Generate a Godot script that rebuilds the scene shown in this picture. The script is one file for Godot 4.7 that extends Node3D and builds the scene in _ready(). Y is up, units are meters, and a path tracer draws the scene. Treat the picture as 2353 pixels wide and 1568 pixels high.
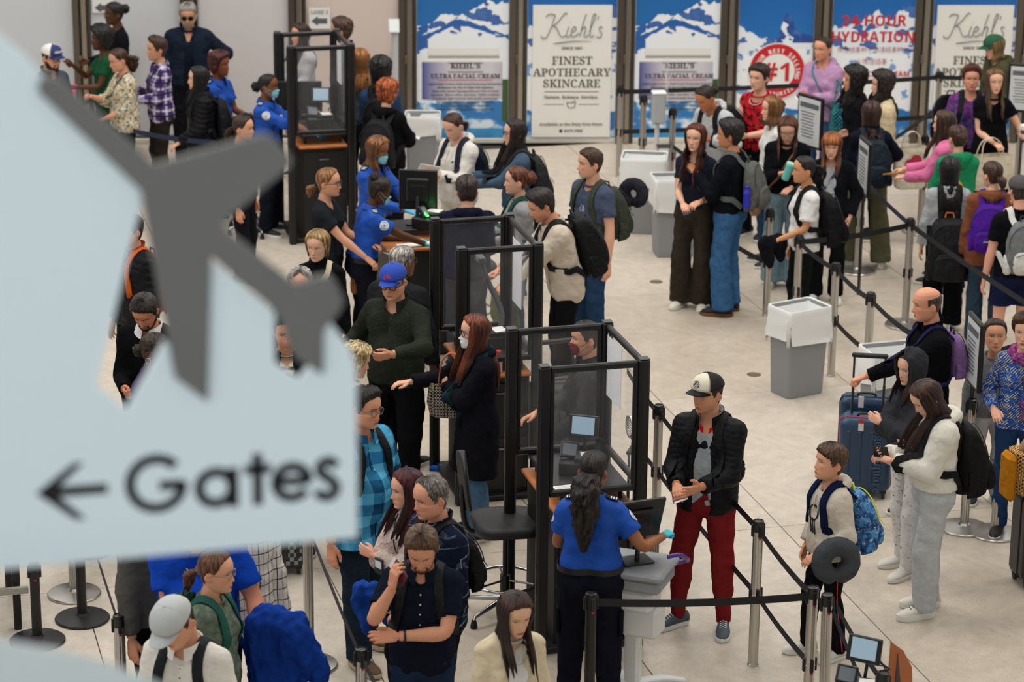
extends Node3D
# An airport security hall seen from a mezzanine: queues of travellers, officers, screening podiums and a hanging gate sign.

const TAU_ := TAU

# ------------------------------------------------------------------ mesh builder
class MB:
	var v := PackedVector3Array()
	var n := PackedVector3Array()
	var uv := PackedVector2Array()
	var col := PackedColorArray()
	var ix := PackedInt32Array()
	var xf := Transform3D()
	var c := Color(1, 1, 1)

	func vert(p: Vector3, nn: Vector3, t := Vector2()) -> int:
		v.append(xf * p)
		n.append((xf.basis * nn).normalized())
		uv.append(t)
		col.append(c)
		return v.size() - 1

	func tri(a: int, b: int, d: int) -> void:   # counter-clockwise outside
		ix.append(a); ix.append(d); ix.append(b)

	func quad(a: Vector3, b: Vector3, d: Vector3, e: Vector3) -> void:
		var nn := (b - a).cross(e - a)
		if nn.length_squared() < 1e-16:
			nn = (d - b).cross(e - b)
		nn = nn.normalized()
		var i := vert(a, nn, Vector2(0, 0)); vert(b, nn, Vector2(1, 0)); vert(d, nn, Vector2(1, 1)); vert(e, nn, Vector2(0, 1))
		tri(i, i + 1, i + 2); tri(i, i + 2, i + 3)

	# rows of points; smooth normals; wrap closes each row
	func grid(rows: Array, wrap: bool, cap0 := false, cap1 := false, cols = null) -> void:
		var nr := rows.size()
		var nc: int = rows[0].size()
		var base := v.size()
		var keep := c
		for r in nr:
			var row: PackedVector3Array = rows[r]
			var up: PackedVector3Array = rows[min(r + 1, nr - 1)]
			var dn: PackedVector3Array = rows[max(r - 1, 0)]
			for k in nc:
				var k1 := (k + 1) % nc if wrap else mini(k + 1, nc - 1)
				var k0 := (k - 1 + nc) % nc if wrap else maxi(k - 1, 0)
				var du := row[k1] - row[k0]
				var dv := up[k] - dn[k]
				var nn := du.cross(dv)
				if nn.length_squared() < 1e-14:
					nn = (up[k1] - up[k0]).cross(dv) if r < nr - 1 and (up[k1] - up[k0]).length_squared() > 1e-12 else (dn[k1] - dn[k0]).cross(dv)
				if cols != null:
					c = cols[r][k]
				vert(row[k], nn, Vector2(float(k) / nc, float(r) / maxi(nr - 1, 1)))
		c = keep
		var kk := nc if wrap else nc - 1
		for r in nr - 1:
			for k in kk:
				var a := base + r * nc + k
				var b := base + r * nc + (k + 1) % nc
				tri(a, b, b + nc)
				tri(a, b + nc, a + nc)
		if cap0: cap(rows[0], true)
		if cap1: cap(rows[nr - 1], false)

	func cap(row: PackedVector3Array, flip: bool) -> void:
		var m := Vector3()
		for p in row: m += p
		m /= row.size()
		var nn := Vector3()
		for k in row.size():
			nn += (row[k] - m).cross(row[(k + 1) % row.size()] - m)
		nn = (-nn if flip else nn).normalized()
		var i := vert(m, nn)
		for p in row: vert(p, nn)
		for k in row.size():
			var a := i + 1 + k
			var b := i + 1 + (k + 1) % row.size()
			if flip: tri(i, b, a)
			else: tri(i, a, b)

	# box with chamfered edges, centre p, size s
	func box(p: Vector3, s: Vector3, ch := 0.0, bas := Basis()) -> void:
		var h := s / 2.0
		var e := minf(ch, minf(h.x, minf(h.y, h.z)) * 0.9)
		if e <= 0.0:
			for ax in 3:
				for sg in [-1.0, 1.0]:
					var nn := Vector3(); nn[ax] = sg
					var u := Vector3(); u[(ax + 1) % 3] = 1.0
					var w := Vector3(); w[(ax + 2) % 3] = 1.0
					var o := nn * h; var uu: Vector3 = u * h * sg; var ww := w * h
					quad(p + bas * (o - uu - ww), p + bas * (o + uu - ww), p + bas * (o + uu + ww), p + bas * (o - uu + ww))
			return
		var st := Vector3(h.x - e, h.y - e, h.z - e)
		for ax in 3:
			var a1 := (ax + 1) % 3
			var a2 := (ax + 2) % 3
			for sg in [-1.0, 1.0]:
				var q := []
				for k in [[-1, -1], [1, -1], [1, 1], [-1, 1]]:
					var t := Vector3(); t[ax] = h[ax] * sg; t[a1] = st[a1] * k[0] * sg; t[a2] = st[a2] * k[1]
					q.append(p + bas * t)
				quad(q[0], q[1], q[2], q[3])
				for s2 in [-1.0, 1.0]:   # edge between +ax*sg and +a1*s2
					var w := []
					for k in [[0, -1], [0, 1], [1, 1], [1, -1]]:
						var t := Vector3()
						t[ax] = (h[ax] if k[0] == 0 else st[ax]) * sg
						t[a1] = (st[a1] if k[0] == 0 else h[a1]) * s2
						t[a2] = st[a2] * k[1]
						w.append(p + bas * t)
					if sg * s2 > 0: quad(w[0], w[3], w[2], w[1])
					else: quad(w[0], w[1], w[2], w[3])
		for sx in [-1.0, 1.0]:
			for sy in [-1.0, 1.0]:
				for sz in [-1.0, 1.0]:
					var a := p + bas * Vector3(h.x * sx, st.y * sy, st.z * sz)
					var b := p + bas * Vector3(st.x * sx, h.y * sy, st.z * sz)
					var d := p + bas * Vector3(st.x * sx, st.y * sy, h.z * sz)
					var nn: Vector3 = bas * Vector3(sx, sy, sz).normalized()
					var i := vert(a, nn); vert(b, nn); vert(d, nn)
					if sx * sy * sz > 0: tri(i, i + 1, i + 2)
					else: tri(i, i + 2, i + 1)

	# tube along points; radii one number or a list; flat = squash across
	func tube(path: Array, rad, sides := 10, caps := true, flat := 1.0, upv := Vector3.ZERO) -> void:
		var rows := []
		var np := path.size()
		var ref: Vector3 = upv
		for i in np:
			var t: Vector3 = (path[mini(i + 1, np - 1)] - path[maxi(i - 1, 0)]).normalized()
			if ref == Vector3.ZERO:
				ref = Vector3.UP if absf(t.y) < 0.9 else Vector3.RIGHT
			var x := ref.cross(t).normalized()
			var y := t.cross(x)
			if upv == Vector3.ZERO: ref = y
			var r: float = rad[i] if rad is Array or rad is PackedFloat32Array else rad
			var row := PackedVector3Array()
			for k in sides:
				var a := TAU * k / sides
				row.append(path[i] + x * cos(a) * r + y * sin(a) * r * flat)
			rows.append(row)
		grid(rows, true, caps, caps)

	# profile of (radius, height) turned about y at p
	func lathe(prof: Array, sides := 24, p := Vector3.ZERO, caps := true) -> void:
		for i in prof.size() - 1:
			var rows := []
			for q in [prof[i], prof[i + 1]]:
				var row := PackedVector3Array()
				for k in sides:
					var a := -TAU * k / sides
					row.append(p + Vector3(cos(a) * maxf(q.x, 1e-5), q.y, sin(a) * maxf(q.x, 1e-5)))
				rows.append(row)
			grid(rows, true)
		if caps:
			for e in [0, prof.size() - 1]:
				if prof[e].x > 1e-4:
					var row := PackedVector3Array()
					for k in sides:
						var a := -TAU * k / sides
						row.append(p + Vector3(cos(a) * prof[e].x, prof[e].y, sin(a) * prof[e].x))
					cap(row, e == 0)

	# flat polygon in xy, thickened from z0 to z1
	func prism(poly: PackedVector2Array, z0: float, z1: float) -> void:
		if Geometry2D.is_polygon_clockwise(poly): poly.reverse()
		var t := Geometry2D.triangulate_polygon(poly)
		for f in 2:
			var z := z1 if f else z0
			var nn := Vector3(0, 0, 1 if f else -1)
			var b := v.size()
			for q in poly: vert(Vector3(q.x, q.y, z), nn, q)
			for k in range(0, t.size(), 3):
				var ar := (poly[t[k + 1]] - poly[t[k]]).cross(poly[t[k + 2]] - poly[t[k]])
				if (ar > 0) == (f == 1): tri(b + t[k], b + t[k + 1], b + t[k + 2])
				else: tri(b + t[k], b + t[k + 2], b + t[k + 1])
		for k in poly.size():
			var a := poly[k]
			var d := poly[(k + 1) % poly.size()]
			quad(Vector3(a.x, a.y, z0), Vector3(d.x, d.y, z0), Vector3(d.x, d.y, z1), Vector3(a.x, a.y, z1))

	# closed ribbon: a strip of given width direction and thickness along points with surface normals
	func ribbon(pts: Array, nrm: Array, side, w: float, th: float) -> void:
		var rows := []
		for i in pts.size():
			var s: Vector3 = side[i] if side is Array else side
			var a: Vector3 = s * w / 2.0
			var o: Vector3 = nrm[i] * th
			rows.append(PackedVector3Array([pts[i] - a, pts[i] - a * 0.9 + o, pts[i] + a * 0.9 + o, pts[i] + a]))
		grid(rows, true, true, true)

	func add(o: MB) -> void:
		var b := v.size()
		v.append_array(o.v); n.append_array(o.n); uv.append_array(o.uv); col.append_array(o.col)
		for i in o.ix: ix.append(i + b)

	func mesh() -> ArrayMesh:
		var a := []
		a.resize(Mesh.ARRAY_MAX)
		a[Mesh.ARRAY_VERTEX] = v; a[Mesh.ARRAY_NORMAL] = n; a[Mesh.ARRAY_TEX_UV] = uv; a[Mesh.ARRAY_COLOR] = col; a[Mesh.ARRAY_INDEX] = ix
		var m := ArrayMesh.new()
		m.add_surface_from_arrays(Mesh.PRIMITIVE_TRIANGLES, a)
		return m

# ------------------------------------------------------------------ distance field, meshed as surface nets
class Fld:
	var o: Vector3
	var nx: int
	var ny: int
	var nz: int
	var c: float
	var d := PackedFloat32Array()

	# bones: [a, ra, b, rb, flag]  flag 0 join, 1 join with flat far end, 2 cut away, 3 cut plane (a point, b normal), 4 join with both ends flat
	func _init(bones: Array, cell: float, k: float) -> void:
		var lo := Vector3.ONE * 1e9
		var hi := -lo
		for b in bones:
			if b[4] == 2 or b[4] == 3: continue
			lo = lo.min(b[0] - Vector3.ONE * b[1]).min(b[2] - Vector3.ONE * b[3])
			hi = hi.max(b[0] + Vector3.ONE * b[1]).max(b[2] + Vector3.ONE * b[3])
		c = cell
		o = lo - Vector3.ONE * cell * 2.0
		var s := (hi - lo) / cell
		nx = int(s.x) + 5; ny = int(s.y) + 5; nz = int(s.z) + 5
		d.resize(nx * ny * nz)
		d.fill(0.5)
		var nxy := nx * ny
		for b in bones:
			var a: Vector3 = b[0]
			var e: Vector3 = b[2]
			var ra: float = b[1]
			var rb: float = b[3]
			var fl: int = b[4]
			var ba := e - a
			if fl == 3:
				for z in nz:
					for y in ny:
						var i := z * nxy + y * nx
						var q := o + Vector3(0, y, z) * c - a
						for x in nx:
							var pd := (q + Vector3(x * c, 0, 0)).dot(e)
							if pd > d[i + x]: d[i + x] = pd
				continue
			var inv := 1.0 / maxf(ba.length_squared(), 1e-9)
			var ln := ba.length()
			var dr := rb - ra
			var m := maxf(ra, rb) + k + cell * 2.0
			var l := (a.min(e) - Vector3.ONE * m - o) / c
			var h := (a.max(e) + Vector3.ONE * m - o) / c
			var x0 := maxi(0, int(l.x)); var x1 := mini(nx, int(h.x) + 2)
			var y0 := maxi(0, int(l.y)); var y1 := mini(ny, int(h.y) + 2)
			var z0 := maxi(0, int(l.z)); var z1 := mini(nz, int(h.z) + 2)
			var ik := 0.25 / k
			for z in range(z0, z1):
				for y in range(y0, y1):
					var i := z * nxy + y * nx
					for x in range(x0, x1):
						var q := o + Vector3(x, y, z) * c - a
						var t0 := q.dot(ba) * inv
						var t := clampf(t0, 0.0, 1.0)
						var dd := (q - ba * t).length() - (ra + dr * t)
						if fl == 1: dd = maxf(dd, (t0 - 1.0) * ln)
						elif fl == 4: dd = maxf(dd, maxf((t0 - 1.0) * ln, -t0 * ln))
						var w := d[i + x]
						if fl == 2:
							if -dd > w: d[i + x] = -dd
						else:
							var g := k - absf(w - dd)
							if g > 0.0: d[i + x] = minf(w, dd) - g * g * ik
							elif dd < w: d[i + x] = dd

	func at(p: Vector3) -> float:
		var q := (p - o) / c
		var x := int(q.x); var y := int(q.y); var z := int(q.z)
		if q.x < 0 or q.y < 0 or q.z < 0 or x >= nx - 1 or y >= ny - 1 or z >= nz - 1: return 0.5
		q -= Vector3(x, y, z)
		var i := x + y * nx + z * nx * ny
		var j := i + nx * ny
		var a := lerpf(lerpf(d[i], d[i + 1], q.x), lerpf(d[i + nx], d[i + nx + 1], q.x), q.y)
		var b := lerpf(lerpf(d[j], d[j + 1], q.x), lerpf(d[j + nx], d[j + nx + 1], q.x), q.y)
		return lerpf(a, b, q.z)

	func grad(p: Vector3) -> Vector3:
		var h := c * 0.8
		return Vector3(at(p + Vector3(h, 0, 0)) - at(p - Vector3(h, 0, 0)), at(p + Vector3(0, h, 0)) - at(p - Vector3(0, h, 0)), at(p + Vector3(0, 0, h)) - at(p - Vector3(0, 0, h))).normalized()

	# where a ray from inside first leaves the surface
	func out(p: Vector3, dir: Vector3, far := 0.4) -> Vector3:
		var t := 0.0
		while t < far:
			var w := at(p + dir * t)
			if w > 0.0: return p + dir * (t - w)
			t += clampf(-w, c * 0.35, 0.1)
		return p + dir * t

	func net(mb: MB, noise: FastNoiseLite, amp: float, freq: Vector3) -> void:
		var id := PackedInt32Array()
		id.resize(nx * ny * nz)
		id.fill(-1)
		var nxy := nx * ny
		var ps := PackedVector3Array()
		var off := [0, 1, nx, nx + 1, nxy, nxy + 1, nxy + nx, nxy + nx + 1]
		var o1: int = off[1]; var o2: int = off[2]; var o3: int = off[3]; var o4: int = off[4]; var o5: int = off[5]; var o6: int = off[6]; var o7: int = off[7]
		for z in nz - 1:
			for y in ny - 1:
				var i := z * nxy + y * nx
				for x in nx - 1:
					var a0 := d[i]; var a7 := d[i + o7]
					var lim := c * 2.0
					if a0 < lim and a0 > -lim:
						var a1 := d[i + o1]; var a2 := d[i + o2]; var a3 := d[i + o3]; var a4 := d[i + o4]; var a5 := d[i + o5]; var a6 := d[i + o6]
						var cnt := int(a0 < 0.0) + int(a1 < 0.0) + int(a2 < 0.0) + int(a3 < 0.0) + int(a4 < 0.0) + int(a5 < 0.0) + int(a6 < 0.0) + int(a7 < 0.0)
						if cnt != 0 and cnt != 8:
							var s := Vector3()
							var k := 0
							if (a0 < 0.0) != (a1 < 0.0): s += Vector3(a0 / (a0 - a1), 0, 0); k += 1
							if (a2 < 0.0) != (a3 < 0.0): s += Vector3(a2 / (a2 - a3), 1, 0); k += 1
							if (a4 < 0.0) != (a5 < 0.0): s += Vector3(a4 / (a4 - a5), 0, 1); k += 1
							if (a6 < 0.0) != (a7 < 0.0): s += Vector3(a6 / (a6 - a7), 1, 1); k += 1
							if (a0 < 0.0) != (a2 < 0.0): s += Vector3(0, a0 / (a0 - a2), 0); k += 1
							if (a1 < 0.0) != (a3 < 0.0): s += Vector3(1, a1 / (a1 - a3), 0); k += 1
							if (a4 < 0.0) != (a6 < 0.0): s += Vector3(0, a4 / (a4 - a6), 1); k += 1
							if (a5 < 0.0) != (a7 < 0.0): s += Vector3(1, a5 / (a5 - a7), 1); k += 1
							if (a0 < 0.0) != (a4 < 0.0): s += Vector3(0, 0, a0 / (a0 - a4)); k += 1
							if (a1 < 0.0) != (a5 < 0.0): s += Vector3(1, 0, a1 / (a1 - a5)); k += 1
							if (a2 < 0.0) != (a6 < 0.0): s += Vector3(0, 1, a2 / (a2 - a6)); k += 1
							if (a3 < 0.0) != (a7 < 0.0): s += Vector3(1, 1, a3 / (a3 - a7)); k += 1
							id[i] = ps.size()
							ps.append(o + (Vector3(x, y, z) + s / k) * c)
					i += 1
		var tr := PackedInt32Array()
		for z in range(1, nz - 1):
			for y in range(1, ny - 1):
				var i := z * nxy + y * nx + 1
				for x in range(1, nx - 1):
					if id[i] >= 0:
						var a := d[i] < 0.0
						if a != (d[i + 1] < 0.0): _q(tr, id[i], id[i - nx], id[i - nx - nxy], id[i - nxy], a)
						if a != (d[i + nx] < 0.0): _q(tr, id[i], id[i - nxy], id[i - 1 - nxy], id[i - 1], a)
						if a != (d[i + nxy] < 0.0): _q(tr, id[i], id[i - 1], id[i - 1 - nx], id[i - nx], a)
					i += 1
		var nn := PackedVector3Array()
		for r in 2:
			nn.resize(0)
			nn.resize(ps.size())
			for t in range(0, tr.size(), 3):
				var f := (ps[tr[t + 1]] - ps[tr[t]]).cross(ps[tr[t + 2]] - ps[tr[t]])
				nn[tr[t]] += f; nn[tr[t + 1]] += f; nn[tr[t + 2]] += f
			if r == 0:
				if noise == null or amp == 0.0: break
				for i in ps.size():
					var q := ps[i] * freq
					ps[i] += nn[i].normalized() * (noise.get_noise_3d(q.x, q.y, q.z) * amp)
		for i in ps.size():
			mb.vert(ps[i], nn[i])
		var b := mb.v.size() - ps.size()
		for t in range(0, tr.size(), 3): mb.tri(b + tr[t], b + tr[t + 1], b + tr[t + 2])

	func _q(tr: PackedInt32Array, a: int, b: int, e: int, f: int, flip: bool) -> void:
		if a < 0 or b < 0 or e < 0 or f < 0: return
		if flip:
			tr.append(a); tr.append(b); tr.append(e); tr.append(a); tr.append(e); tr.append(f)
		else:
			tr.append(a); tr.append(e); tr.append(b); tr.append(a); tr.append(f); tr.append(e)

# ------------------------------------------------------------------ naming
var used := {}
func numbered(called: String) -> String:
	var k: int = used.get(called, 0)
	used[called] = k + 1
	return called if k == 0 else "%s_%03d" % [called, k]

func thing(called: String, label: String, category: String, at := Vector3.ZERO, turn := 0.0, group := "") -> Node3D:
	var o := Node3D.new()
	o.name = numbered(called)
	add_child(o)
	o.position = at
	o.rotation.y = turn
	tag(o, label, category, group)
	return o

func tag(o: Node3D, label: String, category: String, group := "") -> Node3D:
	o.set_meta("label", label)
	o.set_meta("category", category)
	if group: o.set_meta("group", group)
	return o

func put(called: String, m, material: Material, parent: Node = null, at := Vector3.ZERO) -> MeshInstance3D:
	var o := MeshInstance3D.new()
	o.name = numbered(called) if parent == null else called
	o.mesh = m.mesh() if m is MB else m
	o.material_override = material
	(parent if parent else self).add_child(o, true)
	o.position = at
	return o

func struct(called: String, m, material: Material, parent: Node = null) -> MeshInstance3D:
	var o := put(called, m, material, parent)
	if parent == null: o.set_meta("kind", "structure")
	return o

func one(called: String, m, material: Material, label: String, category: String, at := Vector3.ZERO, turn := 0.0, group := "") -> MeshInstance3D:
	var o := put(called, m, material, null, at)
	o.rotation.y = turn
	tag(o, label, category, group)
	return o

# ------------------------------------------------------------------ materials
var mats := {}
func rgb(hex: String) -> Color: return Color.html(hex)

func mat(hex: String, rough := 0.6, metal := 0.0, extra := {}) -> StandardMaterial3D:
	var key := "%s %.2f %.2f %s" % [hex, rough, metal, extra]
	if mats.has(key): return mats[key]
	var m := StandardMaterial3D.new()
	m.albedo_color = Color.html(hex)
	m.roughness = rough
	m.metallic = metal
	for k in extra: m.set(k, extra[k])
	mats[key] = m
	return m

var nz := {}
func noise_tex(key: String, freq: float, oct: int, size := 256, lo := 0.0, hi := 1.0, type := FastNoiseLite.TYPE_SIMPLEX_SMOOTH) -> NoiseTexture2D:
	if nz.has(key): return nz[key]
	var f := FastNoiseLite.new()
	f.seed = hash(key) % 10000
	f.noise_type = type
	f.frequency = freq
	f.fractal_octaves = oct
	var t := NoiseTexture2D.new()
	t.width = size; t.height = size
	t.seamless = true
	t.noise = f
	var g := Gradient.new()
	g.set_color(0, Color(lo, lo, lo)); g.set_color(1, Color(hi, hi, hi))
	t.color_ramp = g
	nz[key] = t
	return t

# woven stuff: fold relief and a mottled colour
func cloth(hex: String, kind := "plain", tex: Texture2D = null, ts := 1.0) -> StandardMaterial3D:
	var key := "cloth %s %s %s %.2f" % [hex, kind, tex, ts]
	if mats.has(key): return mats[key]
	var m := StandardMaterial3D.new()
	m.albedo_color = Color.html(hex)
	m.roughness = 0.9
	m.metallic_specular = 0.16
	m.uv1_triplanar = true
	m.uv1_scale = Vector3.ONE * 1.7
	m.heightmap_enabled = true
	m.heightmap_texture = noise_tex("folds", 0.012, 4, 512)
	m.heightmap_scale = 1.3
	if kind == "smooth":
		m.roughness = 0.55; m.metallic_specular = 0.3; m.heightmap_scale = 1.0
	elif kind == "shell":
		m.roughness = 0.55; m.metallic_specular = 0.25; m.heightmap_scale = 1.6
	elif kind == "knit":
		m.heightmap_texture = noise_tex("knit", 0.05, 3, 512); m.heightmap_scale = 1.0
	if tex:
		m.albedo_texture = tex
		m.uv1_scale = Vector3.ONE * ts
		m.heightmap_scale *= 0.6 * 1.7 / maxf(ts, 1.7)
	elif kind == "denim":
		m.albedo_texture = noise_tex("denim", 0.02, 5, 512, 0.85, 1.1)
	else:
		m.albedo_texture = noise_tex("mottle", 0.03, 4, 256, 0.94, 1.03)
	mats[key] = m
	return m

func lin(hex: String) -> Color: return Color.html(hex).srgb_to_linear()
# ------------------------------------------------------------------ people
var skin_mat: StandardMaterial3D
var fold := FastNoiseLite.new()
var wave := FastNoiseLite.new()
var hands := {}

static func lut(t: Array, x: float) -> float:   # smooth table lookup: [x0, y0, x1, y1 ...]
	var n := t.size()
	if x <= t[0]: return t[1]
	for i in range(0, n - 2, 2):
		if x <= t[i + 2]:
			var f: float = (x - t[i]) / (t[i + 2] - t[i])
			return lerpf(t[i + 1], t[i + 3], f * f * (3.0 - 2.0 * f) * 0.4 + f * 0.6)
	return t[n - 1]

# head surface, metres, chin at 0, crown at .232; th 0 faces +z, positive towards +x
class Face:
	var jaw := 1.0
	var fat := 0.0
	var nose := 1.0
	var W := [0.0, 0.012, 0.006, 0.034, 0.014, 0.045, 0.03, 0.0545, 0.05, 0.061, 0.075, 0.0665, 0.1, 0.0705, 0.12, 0.073, 0.145, 0.0755, 0.17, 0.0755, 0.195, 0.069, 0.212, 0.056, 0.225, 0.035, 0.232, 0.0]
	var F := [0.0, 0.058, 0.006, 0.076, 0.014, 0.083, 0.03, 0.084, 0.05, 0.086, 0.075, 0.086, 0.1, 0.086, 0.12, 0.086, 0.132, 0.09, 0.15, 0.0925, 0.17, 0.089, 0.195, 0.076, 0.212, 0.059, 0.225, 0.036, 0.232, 0.0]
	var B := [0.0, 0.02, 0.014, -0.015, 0.03, -0.04, 0.05, -0.06, 0.075, -0.076, 0.1, -0.088, 0.12, -0.095, 0.145, -0.1, 0.17, -0.098, 0.195, -0.086, 0.212, -0.066, 0.225, -0.038, 0.232, 0.0]

	static func tab(t: Array, x: float) -> float:
		var n := t.size()
		if x <= t[0]: return t[1]
		for i in range(0, n - 2, 2):
			if x <= t[i + 2]:
				return lerpf(t[i + 1], t[i + 3], (x - t[i]) / (t[i + 2] - t[i]))
		return t[n - 1]

	func pt(th: float, y: float) -> Vector3:
		var w := tab(W, y)
		if y < 0.1: w *= lerpf(1.0, jaw, (0.1 - y) / 0.1) * (1.0 + fat * (0.1 - absf(y - 0.04)) * 8.0)
		var f := tab(F, y)
		var b := tab(B, y)
		var cs := cos(th)
		var sn := sin(th)
		var x := w * signf(sn) * pow(absf(sn), 0.9)
		var z := f * pow(cs, 0.9) if cs > 0 else b * pow(-cs, 0.9)
		if cs > 0.0 and y < 0.2:
			var ax := absf(x)
			var g := 0.0
			# nose
			var np := 0.0
			if y < 0.128 and y > 0.06:
				np = Face.tab([0.06, 0.0, 0.068, 0.009, 0.073, 0.021, 0.078, 0.0235, 0.085, 0.02, 0.1, 0.0125, 0.118, 0.005, 0.128, 0.0], y) * nose
				var sg := Face.tab([0.06, 0.013, 0.074, 0.0125, 0.085, 0.009, 0.128, 0.008], y)
				g += np * exp(-pow(ax / sg, 2.0))
			g -= 0.0105 * exp(-pow((ax - 0.031) / 0.016, 2.0) - pow((y - 0.117) / 0.011, 2.0))
			g += 0.004 * exp(-pow((ax - 0.028) / 0.022, 2.0) - pow((y - 0.135) / 0.006, 2.0))
			g += 0.004 * exp(-pow((ax - 0.045) / 0.018, 2.0) - pow((y - 0.09) / 0.016, 2.0))
			g += 0.005 * exp(-pow(ax / 0.021, 2.0)) * (exp(-pow((y - 0.052) / 0.0055, 2.0)) + exp(-pow((y - 0.0405) / 0.006, 2.0)))
			g -= 0.004 * exp(-pow(ax / 0.025, 2.0) - pow((y - 0.03) / 0.005, 2.0))
			g += 0.004 * exp(-pow(ax / 0.02, 2.0) - pow((y - 0.015) / 0.009, 2.0))
			z += g * clampf(cs * 2.0, 0.0, 1.0)
		return Vector3(x, y, z)

	func front(x: float, y: float) -> Vector3:
		var w := tab(W, y)
		if y < 0.1: w *= lerpf(1.0, jaw, (0.1 - y) / 0.1) * (1.0 + fat * (0.1 - absf(y - 0.04)) * 8.0)
		var s := pow(clampf(absf(x) / w, 0.0, 0.99), 1.0 / 0.9)
		return pt(asin(s) * signf(x), y)

	static func angles(n: int) -> PackedFloat32Array:   # denser in front
		var a := PackedFloat32Array()
		for k in n:
			var u := 2.0 * k / n - 1.0
			a.append(PI * (0.62 * u + 0.38 * u * u * u) )
		return a

	static func levels(n: int) -> PackedFloat32Array:
		var a := PackedFloat32Array()
		for k in n + 1:
			var u := float(k) / n
			a.append(0.232 * (u - 0.06 * sin(TAU * u)) if u > 0.5 else 0.232 * u * (1.0 - 0.0 * u))
		return a

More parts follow.
